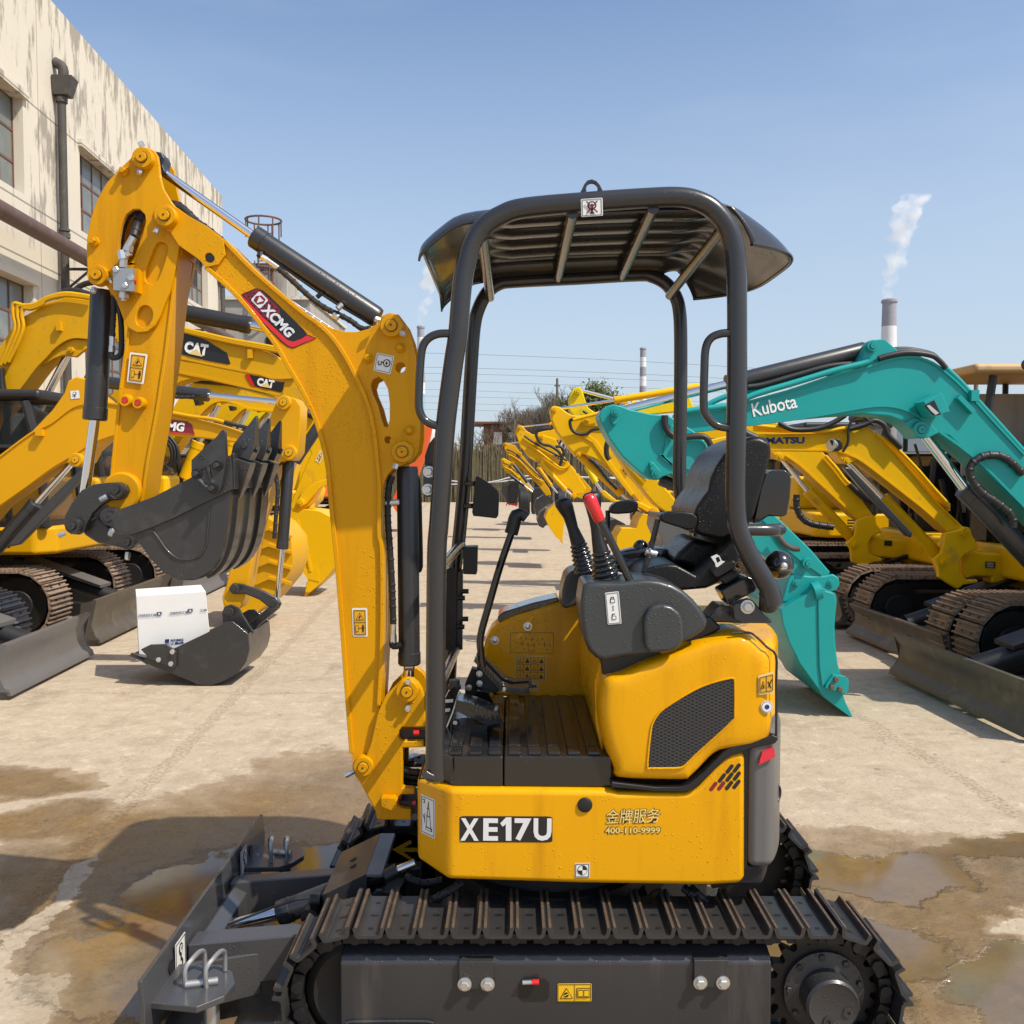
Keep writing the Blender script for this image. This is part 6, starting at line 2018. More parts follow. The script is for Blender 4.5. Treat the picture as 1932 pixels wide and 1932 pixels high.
ct.build('cushion_bolster', SEAT, bevel=0.02, seg=3)
for T, pts, y, st in ((C3, [(715, 650), (735, 620), (790, 605), (900, 603), (975, 615), (1015, 650), (1010, 700), (985, 745), (930, 745), (830, 715), (740, 685)], 2.66, [(705, 665), (660, 850), (600, 1060), (590, 1150)]), (C3, [(332, 595), (345, 560), (390, 530), (470, 515), (540, 520), (556, 545), (550, 595), (500, 618), (400, 625), (345, 622)], 3.08, [(318, 595), (318, 760)])):
    m = MB()
    m.slab(WL(T, pts, y), 0.055, M['vinyl'])
    a = m.build('armrest', SEAT, bevel=0.016, seg=4, ang=30)
    st_ = MB()
    P = [W(T, p, y + 0.03) for p in st]
    if len(P) == 2:
        P.append(P[-1] + Vector((0, 0, -0.04)))
    st_.tube(P, 0.008, M['grey_tube'], 8, 3)
    st_.build('armrest_strut', a)
pc = MB()
pc.slab(WL(C3, [(1500, 420), (1535, 310), (1600, 285), (1690, 282), (1728, 310), (1738, 360), (1728, 500), (1705, 630), (1680, 645), (1560, 640), (1490, 690), (1440, 700)], 2.73), 0.30, M['gloss'])
pc.build('document_pouch', SEAT, bevel=0.022, seg=4)
be = MB()
be.slab(WL(C3, [(1122, 1080), (1150, 1030), (1290, 980), (1312, 1000), (1310, 1040), (1180, 1120), (1140, 1110)], 2.62), 0.05, M['black'])
be.slab(WL(C3, [(1180, 1130), (1320, 1060), (1350, 1100), (1230, 1175)], 2.60), 0.07, M['black'])
be.slab(WL(C3, [(1190, 1220), (1400, 1105), (1440, 1120), (1475, 1190), (1460, 1225), (1250, 1330)], 2.57), 0.09, M['gloss'])
be.build('belt_retractor', SEAT, bevel=0.008)
bu = MB()
hole_ = WL(C3, [(1150, 965), (1175, 950), (1190, 985), (1165, 1005)], 2.60)
bu.slab(WL(C3, [(1115, 955), (1160, 935), (1180, 945), (1200, 985), (1225, 990), (1165, 1035), (1152, 1030), (1148, 1005)], 2.60), 0.003, M['white'], holes=[hole_])
bu.build('belt_tongue', SEAT)
kb = MB()
kb.ell(W(C3, (572, 880), 3.0), (0.0245,) * 3, M['gloss'])
kb.cyl(W(C3, (572, 890), 3.0), W(C3, (572, 990), 3.0), 0.005, M['zinc'])
kb.build('control_knob', EX, smooth=80)
dm = MB()
dm.ell(W(C3, (620, 990), 3.0), (0.125, 0.09, 0.05), M['gloss'], 28, 14)
dm.build('console_cover', EX, smooth=80)
cl = MB()
cl.cyl(W(C3, (612, 915), 2.66), W(C3, (695, 935), 2.66), 0.010, M['zinc'])
cl.cyl(W(C3, (640, 925), 2.655), W(C3, (650, 925), 2.655), 0.016, M['zinc'], n=6)
cl.build('strut_clamp', EX)
hn = MB()
c = W(C3, (1640, 1015), 2.80)
hn.ell(c, (PX(C3, 112, 2.8),) * 3, M['gloss'], 28, 16)
hn.lathe(c + Vector((0, -PX(C3, 105, 2.8), 0)), (0, -1, 0), [(0.012, 0), (0.012, 0.012), (0.008, 0.016)], M['zinc'], 12)
hn.tube([W(C3, (1535, 1055), 2.75), W(C3, (1640, 1062), 2.69), W(C3, (1752, 1052), 2.75)], 0.003, M['gloss'], 6, 4)
hn.build('air_filter_cap', EX, smooth=60)

# ---------- canopy
CAN = thing('canopy', EX.location, None, None)
CAN.location = (0, 0, 0)
CAN.parent = EX
WLOC[CAN.name] = Vector(EX.location)
YL, YR = 2.50, 3.32
lp_ = [W(FD, p, YL) for p in ((821, 1470), (822, 1250), (824, 1050), (828, 990), (834, 900), (841, 800), (855, 690), (864, 630))]
lp_ += [W(Z4, p, YL) for p in ((300, 580), (318, 470), (350, 365), (405, 290), (490, 235), (600, 200), (900, 172), (1200, 152), (1340, 148), (1430, 163), (1510, 205), (1575, 280), (1610, 370), (1624, 480), (1628, 700), (1628, 1000))]
lp_ += [W(FD, p, YL) for p in ((1390, 760), (1388, 880), (1388, 950), (1394, 1000), (1418, 1055), (1448, 1105), (1458, 1140))]
m = MB()
m.tube(lp_, 0.0262, M['grey_tube'], 24, 5)
m.build('canopy_loop', CAN, smooth=80)
lf = [W(Z4, p, YR) for p in ((262, 2000), (285, 1800), (312, 1500), (330, 1200), (345, 950), (358, 780), (378, 690), (420, 610), (480, 565), (560, 553), (860, 538), (1150, 522), (1220, 530), (1285, 565), (1330, 625), (1350, 700), (1356, 850), (1354, 1200), (1350, 1480), (1362, 1620), (1395, 1720))]
m = MB()
m.tube([W(FD, (846, 1330), YR)] + lf, 0.0235, M['grey_tube'], 20, 5)
m.build('canopy_loop', CAN, smooth=80)
for T, pts, y, r in ((Z4, ((240, 806), (185, 808), (140, 828), (110, 870), (98, 960), (91, 1110), (93, 1170), (115, 1220), (155, 1245), (205, 1258)), YL - 0.005, 0.0108), (Z4, ((1595, 803), (1545, 808), (1500, 830), (1476, 880), (1470, 980), (1467, 1150), (1480, 1200), (1515, 1240), (1545, 1255), (1592, 1262)), YL - 0.005, 0.0108)):
    m = MB()
    m.tube([W(T, p, y) for p in pts], r, M['grey_tube'], 14, 5)
    m.build('grab_handle', CAN, smooth=80)
# roof sheet
m = MB()
prof = [(-0.245, 2.185), (-0.235, 2.205), (-0.19, 2.245), (-0.13, 2.280), (0.0, 2.296), (0.2, 2.308), (0.4, 2.314), (0.55, 2.312), (0.64, 2.290), (0.70, 2.262), (0.745, 2.232), (0.775, 2.205), (0.79, 2.185)]
NV = 72
rows, rows2 = [], []
for i, (x, z) in enumerate(cr([(a_, b_, 0) for a_, b_ in prof], 3)) if False else enumerate([(p.x, p.y) for p in cr([(a_, b_, 0) for a_, b_ in prof], 3)]):
    row = []
    for j in range(NV + 1):
        v = j / NV
        y = 2.515 + v * 0.80
        bow = (1 - (2 * v - 1) ** 4)
        xx = x
        if x > 0.5:
            xx = 0.5 + (x - 0.5) * (0.45 + 0.60 * bow)
        edge = max(0, abs(2 * v - 1) - 0.80) / 0.2
        zz = z - 0.012 - 0.045 * edge ** 2 * max(0, min(1, (0.66 - x) / 0.12))
        if -0.08 < x < 0.60 and 0.12 < v < 0.88:
            zz += 0.014 * max(-1, min(1, 1.8 * math.cos(v * 2 * math.pi * 6))) * max(0, min(1, (x + 0.08) / 0.06, (0.60 - x) / 0.08))
        row.append(Vector((xx, y, zz)))
    rows.append(row)
m.grid(rows, M['grey_tube'])
ro = m.build('canopy_roof', CAN, smooth=50)
so_ = ro.modifiers.new('solid', 'SOLIDIFY')
so_.thickness = 0.006
so_.offset = 0
rim_ = MB()
rim_.tube([r_ for r_ in rows[-1]], 0.006, M['grey_tube'], 8, 1)
rim_.build('roof_rim', ro, smooth=80)
for a_, b_ in (((785, 150), (712, 485)), ((1192, 125), (1033, 472)), ((1560, 205), (1275, 565)), ((330, 265), (370, 575))):
    m = MB()
    p0 = W(C7, a_, YL)
    p1 = W(C7, b_, YR)
    m.cyl(p0, p1, 0.0155, M['grey_tube'], n=16)
    m.build('roof_crossbar', CAN, smooth=80)
m = MB()
lug = [(835, 158), (845, 142), (862, 136), (878, 110), (890, 84), (905, 66), (927, 60), (950, 68), (966, 88), (978, 112), (990, 128), (1012, 130), (1018, 146)]
m.slab(WL(Z4, lug, YL - 0.004), 0.012, M['grey_tube'], holes=[WL(Z4, [(927 + 28 * math.cos(R(k * 22.5)), 106 + 29 * math.sin(R(k * 22.5))) for k in range(16)], YL - 0.004)])
m.build('lifting_lug', CAN, bevel=0.0015, ang=40)
C = WL(Z4, [(873, 157), (978, 150), (980, 237), (876, 244)], YL - 0.0275)
sticker(C, [(M['sk'], frame_l(0.05, 0.05, 0.95, 0.95, 0.02) + [disc(0.5, 0.40, 0.21, 0.24), line(0.5, 0.5, 0.5, 0.8, 0.09), line(0.42, 0.82, 0.6, 0.82, 0.08)]), (M['white'], [disc(0.5, 0.40, 0.14, 0.16)]), (M['sk'], [tri(0.5, 0.37, 0.09, 1)]), (M['dred'], [line(0.25, 0.18, 0.75, 0.82, 0.06), line(0.75, 0.18, 0.25, 0.82, 0.06)])], M['white'], CAN, 'no_lifting_sticker')
# posts' fittings
m = MB()
m.slab(WL(C1, [(655, 140), (580, 140), (560, 160), (535, 400), (545, 440), (580, 455), (640, 455)], YL + 0.03), 0.012, M['grey_tube'])
m.slab(WL(C1, [(655, 142), (560, 150), (560, 60), (600, -60), (655, -130)], YL + 0.06), 0.012, M['black'])
br = m.build('front_glass_bracket', CAN, bevel=0.003)
m = MB()
for p in ((600, 211), (590, 382)):
    hexb(m, W(C1, p, YL + 0.03), 0.0115, 0.012, M['zinc'], washer=M['zinc'])
    m.cut()
m.build('bolt', br)
m = MB()
P = WL(C1, [(1052, 255), (1075, 252), (1200, 330), (1262, 385), (1280, 430), (1272, 635), (1250, 662), (1060, 640), (1030, 640), (1018, 600)], 3.22)
m.slab(P, 0.035, M['black'])
mi_ = m.build('mirror', CAN, bevel=0.010, seg=3)
m = MB()
m.cyl(W(C1, (960, 325), 3.30), W(C1, (1050, 325), 3.24), 0.009, M['black'])
m.cut()
m.cyl(W(C1, (950, 540), 3.30), W(C1, (1030, 540), 3.24), 0.009, M['black'])
m.build('mirror_mount', mi_)
m = MB()
m.tube([W(C1, (930, 930), 3.30), W(C1, (890, 940), 3.22), W(C1, (700, 1155), 2.55)], 0.016, M['grey_tube'], 14, 3)
m.cut()
m.tube([W(C2, (460, 0), 3.28), W(C2, (440, 40), 3.2), W(C2, (250, 450), 2.55)], 0.014, M['grey_tube'], 14, 3)
m.build('front_crossbar', CAN, smooth=80)
m = MB()
c0 = WL(C1, [(930, 940), (1070, 935), (1062, 1205), (930, 1200)], 3.20)
m.slab(c0, 0.085, M['black'])
m.build('cup_holder', CAN, bevel=0.004)
m = MB()
m.slab(WL(C1, [(760, 1160), (835, 1120), (866, 1200), (862, 1930), (750, 1930)], 3.26), 0.02, M['black'])
m.slab(WL(C1, [(862, 1200), (930, 1150), (925, 1930), (862, 1930)], 3.30), 0.03, M['grey_tube'])
for p, q in (((925, 1365), (985, 1365)), ((880, 1430), (950, 1430)), ((925, 1632), (982, 1632)), ((875, 1708), (945, 1708))):
    m.cyl(W(C1, p, 3.25), W(C1, q, 3.25), 0.0085, M['black'], n=12)
m.build('front_post_rail', CAN)
m = MB()
m.tube([W(C3, (1380, 748), YL + 0.02), W(C3, (1560, 748), YL + 0.03), W(C3, (1625, 748), YL + 0.06), W(C3, (1640, 740), YL + 0.16), W(C3, (1500, 740), 3.20)], 0.0165, M['grey_tube'], 16, 5)
m.build('rear_crossbar', CAN, smooth=80)
m = MB()
m.slab(WL(C3, [(1285, 1350), (1300, 1320), (1435, 1285), (1530, 1400), (1590, 1445), (1585, 1470), (1360, 1468), (1300, 1440)], YL + 0.02), 0.05, M['grey'])
m.cut()
m.slab(WL(C3, [(1100, 1420), (1180, 1330), (1300, 1340), (1400, 1470), (1250, 1465), (1110, 1460)], YL + 0.08), 0.10, M['grey'])
m.cyl(W(C3, (1565, 1235), YL), W(C3, (1560, 1340), YL + 0.03), 0.027, M['grey_tube'])
ob = m.build('post_mount', CAN, bevel=0.004)
m = MB()
hexb(m, W(C3, (1396, 1340), YL + 0.02), 0.014, 0.014, M['zinc'], washer=M['zinc'])
m.build('bolt', ob)
m = MB()
m.slab([W(C4, p, YL - 0.03) for p in ((340, 1110), (380, 1075), (460, 1120), (460, 1165), (440, 1168), (345, 1150))], 0.07, M['grey'])
m.build('post_foot', CAN, bevel=0.004)
m = MB()
m.slab(WL(C3, [(815, 570), (890, 510), (950, 610), (830, 600)], 3.30), 0.03, M['black'])
m.build('post_clamp', CAN, bevel=0.003)
# ================================================================== the two rows of parked excavators
SKEW = -0.054            # both rows follow the yard, a little askew
def old_track(root, xf, sg, yc, L, Ht, tw, tm, yrow, N=None):
    """one crawler track: xf = foremost point, body towards sg, centred at depth yc"""
    r = Ht / 2 - 0.02
    x0 = xf + SKEW * (yc - yrow)
    ca, cb = x0 + sg * (r + 0.03), x0 + sg * (L - r - 0.03)
    lo, hi = min(ca, cb), max(ca, cb)
    zc = r + 0.03
    tot = 2 * (hi - lo) + 2 * math.pi * r
    n = N or int(tot / 0.125)
    m = MB()
    for i in range(n):
        p, d = loop_pt(tot * (i + 0.3) / n, lo, hi, zc, r)
        nr_ = Vector((d.z, 0, -d.x))
        if nr_.dot(p - Vector(((lo + hi) / 2, 0, zc))) < 0:
            nr_ = -nr_
        c = Vector((p.x, yc, p.z))
        rot = Matrix((d, Vector((0, 1, 0)), nr_)).transposed()
        m.box(c, (tot / n * 0.93, tw, 0.016), tm, rot)
        for k in (-0.36, 0.0, 0.36):
            m.box(c + d * (tot / n * k) + nr_ * 0.017, (0.013, tw, 0.026), tm, rot)
        for s_ in (-0.2, 0.2):
            m.box(c + nr_ * 0.010 + Vector((0, s_ * tw, 0)) + d * 0.02, (0.02, 0.03, 0.004), M['sk'], rot)
        m.box(c - nr_ * 0.035, (tot / n * 0.8, tw * 0.35, 0.05), M['under'], rot)
    t = m.build('track', root, smooth=20)
    f = MB()
    f.box(((lo + hi) / 2, yc, zc), (hi - lo, tw * 0.62, r * 1.0), M['under'])
    for x in (lo, hi):
        f.cyl((x, yc - tw * 0.33, zc), (x, yc + tw * 0.33, zc), r - 0.05, M['under'], n=24)
        f.cyl((x, yc - tw * 0.40, zc), (x, yc - tw * 0.33, zc), r * 0.45, M['cab'], n=18)
    f.build('track_frame', t, bevel=0.01)
    return t
def dozer(root, xb, sg, y0, y1, zt_, bm_, yrow):
    """blade standing across the machine's front; sg = side where the machine is"""
    def X_(y, dx):
        return xb + SKEW * (y - yrow) + dx * -sg
    m = MB()
    prof = [(0.07, 0.03), (0.058, 0.075), (0.018, 0.10), (-0.01, zt_ * 0.45), (-0.005, zt_ * 0.72), (0.04, zt_ * 0.96), (0.035, zt_), (0.0, zt_), (-0.03, zt_ * 0.72), (-0.035, zt_ * 0.45), (-0.01, 0.09), (0.04, 0.03)]
    vs = [Vector((X_(y, dx), y, z)) for y in (y0, y1) for dx, z in prof]
    n = len(prof)
    m.add(vs, [list(range(n)), [n + k for k in range(n)][::-1]] + [[k, n + k, n + (k + 1) % n, (k + 1) % n] for k in range(n)], bm_)
    b = m.build('dozer_blade', root, bevel=0.004, fix=True, ang=50)
    e = MB()
    for y in (y0 - 0.012, y1):
        e.slab([Vector((X_(y, dx), y, z)) for dx, z in ((0.055, 0.06), (0.02, 0.10), (-0.01, zt_ * 0.45), (0.04, zt_), (-0.10, zt_ * 0.92), (-0.12, 0.16), (-0.03, 0.06))], 0.012, bm_)
        e.cut()
    e.build('blade_end_plate', b, fix=True)
    a = MB()
    ym = (y0 + y1) / 2
    for dy in (-0.32, 0.32):
        a.cut()
        a.hexa([Vector((X_(ym, -0.03), ym + dy - 0.05, 0.12)), Vector((X_(ym, -1.1), ym + dy - 0.05, 0.22)), Vector((X_(ym, -1.1), ym + dy + 0.05, 0.22)), Vector((X_(ym, -0.03), ym + dy + 0.05, 0.12)), Vector((X_(ym, -0.03), ym + dy - 0.05, 0.24)), Vector((X_(ym, -1.1), ym + dy - 0.05, 0.36)), Vector((X_(ym, -1.1), ym + dy + 0.05, 0.36)), Vector((X_(ym, -0.03), ym + dy + 0.05, 0.24))], bm_ if bm_ is M['blade'] else M['cab'])
    a.cut()
    a.cyl(Vector((X_(ym, -0.10), ym, 0.26)), Vector((X_(ym, -0.9), ym, 0.52)), 0.075, M['cab'], n=16)
    a.build('blade_arm', b, fix=True)
    g = MB()
    g.hexa([Vector((X_(ym, -0.30), ym - 0.12, 0.40)), Vector((X_(ym, -1.05), ym - 0.12, 0.66)), Vector((X_(ym, -1.05), ym + 0.12, 0.66)), Vector((X_(ym, -0.30), ym + 0.12, 0.40)), Vector((X_(ym, -0.30), ym - 0.13, 0.43)), Vector((X_(ym, -1.05), ym - 0.13, 0.70)), Vector((X_(ym, -1.05), ym + 0.13, 0.70)), Vector((X_(ym, -0.30), ym + 0.13, 0.43))], M['blade'] if sg < 0 else M['cab'])
    g.build('cylinder_guard', b, fix=True)
    return b
def house(root, x0, sg, y0, y1, z0, z1, pm, cabx=(0.3, 1.5), caby=(0.0, 0.6), ctop=2.5, roof=None, back=2.6, open_=False, side=True):
    """slewing platform with bonnet and cab; x0 = its front, growing towards sg"""
    m = MB()
    b = back * sg
    pts = [(x0, y0 + 0.15), (x0 + 0.15 * sg, y0), (x0 + b * 0.85, y0), (x0 + b, y0 + 0.4), (x0 + b, y1 - 0.4), (x0 + b * 0.85, y1), (x0 + 0.15 * sg, y1), (x0, y1 - 0.15)]
    m.slab([Vector((x, y, z0)) for x, y in pts], z1 - z0, pm, ax=(0, 0, 1))
    h = m.build('platform', root, bevel=0.04, seg=3, fix=True)
    for i in range(4):
        pass
    v = MB()
    xv = x0 + 0.42 * sg
    for i in range(5):
        v.slab([Vector((xv - 0.05, y0 - 0.002, z0 + 0.07 + i * 0.035)), Vector((xv + 0.05, y0 - 0.002, z0 + 0.07 + i * 0.035)), Vector((xv + 0.05, y0 - 0.002, z0 + 0.085 + i * 0.035)), Vector((xv - 0.05, y0 - 0.002, z0 + 0.085 + i * 0.035))], 0.001, M['sk'])
    v.build('vent', h)
    bn = MB()
    xa, xe = x0 + back * 0.58 * sg, x0 + back * 0.97 * sg
    bn.box(((xa + xe) / 2, (y0 + y1) / 2, z1 + 0.36), (abs(xe - xa), y1 - y0 - 0.1, 0.72), pm)
    bn.build('bonnet', root, bevel=0.08, seg=3)
    sb_ = MB() if side else None
    xa, xe = x0 + 0.10 * sg, x0 + back * 0.58 * sg
    if side:
        sb_.box(((xa + xe) / 2, y1 - (y1 - y0) * 0.18, z1 + 0.22), (abs(xe - xa), (y1 - y0) * 0.30, 0.44), pm)
        sb_.build('side_bonnet', root, bevel=0.05)
    else:
        # open operator's station: levers, pedals, hoses and guards, all dark
        rg_ = random.Random(int(y0 * 100))
        sb_ = MB()
        for k in range(26):
            x = x0 + sg * rg_.uniform(0.05, 1.7)
            y = rg_.uniform(y0 + 0.55, y1 - 0.1)
            h_ = rg_.uniform(0.15, 0.95)
            sb_.tube([(x, y, z1), (x + rg_.uniform(-.12, .12), y + rg_.uniform(-.1, .1), z1 + h_ * 0.6), (x + rg_.uniform(-.2, .2), y, z1 + h_)], rg_.uniform(0.012, 0.04), M['black'], 6, 3)
            if k % 2:
                sb_.box((x, y, z1 + h_ * 0.5), (rg_.uniform(.08, .3), rg_.uniform(.08, .3), rg_.uniform(.1, .5)), M['cab'])
        sb_.box((x0 + 0.9 * sg, y1 - 0.25, z1 + 0.35), (1.5, 0.4, 0.7), M['cab'])
        sb_.box((x0 + 1.35 * sg, (y0 + y1) / 2 + 0.2, z1 + 0.75), (0.14, 0.8, 1.3), M['cab'])
        sb_.build('control_station', root)
    ub = MB()
    ub.lathe((x0 + sg * back * 0.5, (y0 + y1) / 2, z0 - 0.25), (0, 0, 1), [(0.5, 0), (0.5, 0.25)], M['under'], 28)
    ub.build('swing_bearing', root)
    # cab: four posts, roof, glass, seat inside
    ca, ce = x0 + cabx[0] * sg, x0 + cabx[1] * sg
    ya, yb = y0 + caby[0] * (y1 - y0) + 0.02, y0 + caby[1] * (y1 - y0)
    lean = 0.16 * sg
    c = MB()
    P = [(ca, ya), (ce, ya), (ce, yb), (ca, yb)]
    for k, (x, y) in enumerate(P):
        dx = lean if k in (0, 3) else 0
        c.tube([(x, y, z1), (x + dx * 0.25, y, z1 + 0.6), (x + dx, y, ctop - 0.06)], 0.042, M['cab'], 8, 3)
    for y in (ya, yb):
        c.tube([(ca + lean * 0.3, y, z1 + 0.72), (ce, y, z1 + 0.72)], 0.03, M['cab'], 8, 1)
        c.tube([((ca * 0.4 + ce * 0.6), y, z1), ((ca * 0.4 + ce * 0.6), y, ctop)], 0.032, M['cab'], 8, 1)
    c.box(((ca + ce) / 2, (ya + yb) / 2, z1 + 0.02), (abs(ce - ca), yb - ya, 0.05), M['cab'])
    C_ = c.build('cab', root, fix=True)
    r_ = MB()
    xm = (ca + lean * 0.6 + ce) / 2
    ov = 0.28 if open_ else 0.06
    r_.box((xm, (ya + yb) / 2, ctop), (abs(ce - ca) + ov, yb - ya + ov, 0.10), roof or M['cab'])
    r_.build('cab_roof', C_, bevel=0.045, seg=3)
    if not open_:
        gl = MB()
        gl.hexa([Vector((ca, ya, z1 + 0.05)), Vector((ce, ya, z1 + 0.05)), Vector((ce, yb, z1 + 0.05)), Vector((ca, yb, z1 + 0.05)), Vector((ca + lean, ya, ctop - 0.06)), Vector((ce, ya, ctop - 0.06)), Vector((ce, yb, ctop - 0.06)), Vector((ca + lean, yb, ctop - 0.06))], M['glass'])
        gl.build('cab_glass', C_, fix=True)
    s_ = MB()
    xs = ca + (ce - ca) * 0.6
    if open_:
        s_.box((xs, (ya + yb) / 2, z1 + 0.42), (0.45, 0.46, 0.16), M['black'])
        s_.box((xs + 0.24 * sg, (ya + yb) / 2, z1 + 0.78), (0.13, 0.44, 0.62), M['black'])
        for dy in (-0.3, 0.3):
            s_.box((xs - 0.15 * sg, (ya + yb) / 2 + dy, z1 + 0.40), (0.36, 0.14, 0.34), M['cab'])
            s_.tube([(xs - 0.28 * sg, (ya + yb) / 2 + dy, z1 + 0.55), (xs - 0.34 * sg, (ya + yb) / 2 + dy, z1 + 0.85)], 0.022, M['black'], 8, 1)
        for dy in (-0.1, 0.1):
            s_.tube([(xs - 0.62 * sg, (ya + yb) / 2 + dy, z1 + 0.05), (xs - 0.72 * sg, (ya + yb) / 2 + dy, z1 + 0.6)], 0.018, M['black'], 8, 1)
        s_.build('operator_seat', C_, bevel=0.02)
    return h
def under(root, xf, sg, yc, wid, L, Ht, tw, tm):
    for y in (yc - wid / 2 + tw / 2, yc + wid / 2 - tw / 2):
        old_track(root, xf, sg, y, L, Ht, tw, tm, yc)
def limb(root, name, pts, y, t, m_, bevel=0.012, ang=40, holes=()):
    o = MB()
    o.slab(pts, t, m_, holes=holes)
    return o.build(name, root, bevel=bevel, ang=ang)
def pins(root, T, lst, y, m_, dep=0.03):
    for p, r in lst:
        o = MB()
        boss(o, W(T, p, y), PX(T, r, y), dep, m_, n=20)
        o.build('pivot_pin', root, smooth=30)
def hosep(root, T, pts, y, r, m_=None, rings=False):
    o = MB()
    if rings:
        hose(o, [W(T, p, y) for p in pts], r, m_ or M['rubber'])
    else:
        o.tube([W(T, p, y) for p in pts], r, m_ or M['rubber'], 8, 5)
    return o.build('hydraulic_hose', root, smooth=60)
def edge(root, pts, y, t, m_, w_=0.016, nm='flange'):
    o = MB()
    o.strip(cr(pts, 3), w_, y - 0.012, y + t + 0.012, m_)
    return o.build(nm, root, fix=True)
def bucket(root, T, prof, y, wid, m_, teeth=None, th=0.02, nt=4, label=None):
    """prof: outline of the side plate; the shell is closed by two plates"""
    o = MB()
    P = [W(T, p, y) for p in prof]
    o.slab(P, wid, m_)
    b = o.build('bucket', root, bevel=0.012, ang=50)
    e = MB()
    for dy in (-0.014, wid):
        e.slab([p + Vector((0, dy, 0)) for p in P], 0.014, m_)
        e.cut()
    e.build('side_plate', b, bevel=0.004, ang=50)
    if teeth:
        tip, b0, b1 = [W(T, p, y) for p in teeth]
        for k in range(nt):
            f = 0.06 + 0.88 * k / (nt - 1)
            t = MB()
            ya = y + wid * f
            for dy in (-0.035, ):
                d = Vector((0, ya - y, 0))
                q = [b0 + d + Vector((0, -0.035, 0)), b1 + d + Vector((0, -0.035, 0)), b1 + d + Vector((0, 0.035, 0)), b0 + d + Vector((0, 0.035, 0))]
                tt_ = [tip + d + Vector((0, -0.018, 0)), tip + d + Vector((0, -0.018, 0.004)), tip + d + Vector((0, 0.018, 0.004)), tip + d + Vector((0, 0.018, 0))]
                t.hexa(q + tt_, m_)
            t.build('tooth', b, bevel=0.004, fix=True)
    return b

# ---------------------------------------------------------------- left row, nearest: the one with the carton in its bucket
ya = 7.05
L1 = thing('excavator', (-4.6, 7.15, 0), 'new amber excavator with grey bucket on the ground carrying a white carton', 'excavator', 'excavators parked along the factory hall')
pm = M['yel_n']
under(L1, -3.98, -1, 7.12, 1.45, 2.3, 0.58, 0.34, M['grey_track'])
dozer(L1, -3.53, -1, 6.40, 7.86, 0.39, M['blade'], 7.12)
house(L1, -4.35, -1, 6.45, 7.85, 0.66, 1.05, pm)
b1 = [(-420, 1330), (0, 705), (180, 570), (300, 445), (370, 345), (392, 275), (440, 250), (500, 262), (560, 330), (640, 400), (800, 432), (915, 450), (1100, 492), (1240, 522), (1330, 548), (1430, 585), (1480, 610), (1440, 645), (1240, 615), (1130, 605), (900, 585), (720, 585), (600, 620), (530, 680), (495, 750), (430, 778), (375, 745), (300, 790), (160, 890), (0, 1005), (-380, 1440), (-450, 1420)]
BO1 = limb(L1, 'boom', WL(Z3, b1, ya), ya, 0.20, pm)
edge(BO1, WL(Z3, [(0, 990), (160, 878), (300, 775), (420, 705), (520, 640), (610, 600), (720, 573), (900, 572)], ya), ya, 0.20, pm)
edge(BO1, WL(Z3, [(0, 715), (180, 580), (300, 520), (420, 430), (520, 405), (640, 405), (915, 452), (1240, 526), (1420, 585)], ya), ya, 0.20, pm, 0.012)
pins(BO1, Z3, [((435, 733), 40), ((1475, 610), 30)], ya, pm, 0.05)
lg = MB()
lg.slab(WL(Z3, [(700, 478), (905, 488), (1085, 510), (1112, 530), (1128, 588), (920, 568), (700, 560)], ya - 0.004), 0.004, M['dred'])
lg.slab(WL(Z3, [(700, 550), (920, 566), (1100, 578), (1128, 586), (920, 572), (700, 562)], ya - 0.010), 0.005, M['red'])
lg.build('maker_badge', BO1)
text('XCMG', W(Z3, (868, 530), ya - 0.004), W(Z3, (1072, 545), ya - 0.004), PX(Z3, 52, ya), M['bwhite'], BO1, 'maker_lettering', bold=0.045, shear=0.12, proud=0.006)
ST1 = limb(L1, 'arm', WL(Z3, [(1600, 398), (1615, 374), (1660, 362), (1715, 378), (1745, 425), (1745, 500), (1730, 690), (1700, 738), (1650, 738), (1615, 760), (1560, 920), (1510, 1090), (1460, 1330), (1440, 1450), (1410, 1545), (1385, 1600), (1310, 1592), (1290, 1560), (1332, 1360), (1400, 1130), (1470, 880), (1500, 700), (1530, 560), (1570, 470)], ya - 0.02), ya, 0.22, pm)
pins(ST1, Z3, [((1640, 400), 42), ((1672, 690), 44)], ya - 0.02, pm, 0.05)
ram(L1, 'arm_cylinder', W(Z3, (500, 268), ya + 0.1), W(Z3, (1212, 360), ya + 0.1), W(Z3, (1640, 402), ya + 0.1), PX(Z3, 36, ya), PX(Z3, 18, ya), M['cyl'])
ram(L1, 'bucket_cylinder', W(Z3, (1674, 735), ya + 0.1), W(Z3, (1636, 1250), ya + 0.1), W(Z3, (1605, 1545), ya + 0.1), PX(Z3, 34, ya), PX(Z3, 17, ya), M['cyl'])
ram(L1, 'boom_cylinder', W(Z3, (-300, 1560), ya + 0.1), W(Z3, (210, 985), ya + 0.1), W(Z3, (435, 733), ya + 0.1), PX(Z3, 42, ya), PX(Z3, 18, ya), M['cyl'])
limb(L1, 'cylinder_guard', WL(Z3, [(60, 1205), (270, 975), (470, 780), (487, 785), (480, 830), (330, 1000), (110, 1225), (40, 1240)], ya - 0.03), ya, 0.06, M['grey'])
hosep(L1, Z3, [(1590, 800), (1605, 760), (1640, 745)], ya, 0.018)
hosep(L1, Z3, [(1590, 800), (1610, 900), (1600, 1050), (1590, 1190)], ya, 0.016, None, True)
hosep(L1, Z3, [(920, 445), (1100, 480), (1220, 495), (1300, 515)], ya - 0.02, 0.014, pm)
hosep(L1, Z3, [(1300, 515), (1380, 535), (1440, 548)], ya - 0.02, 0.014, None, True)
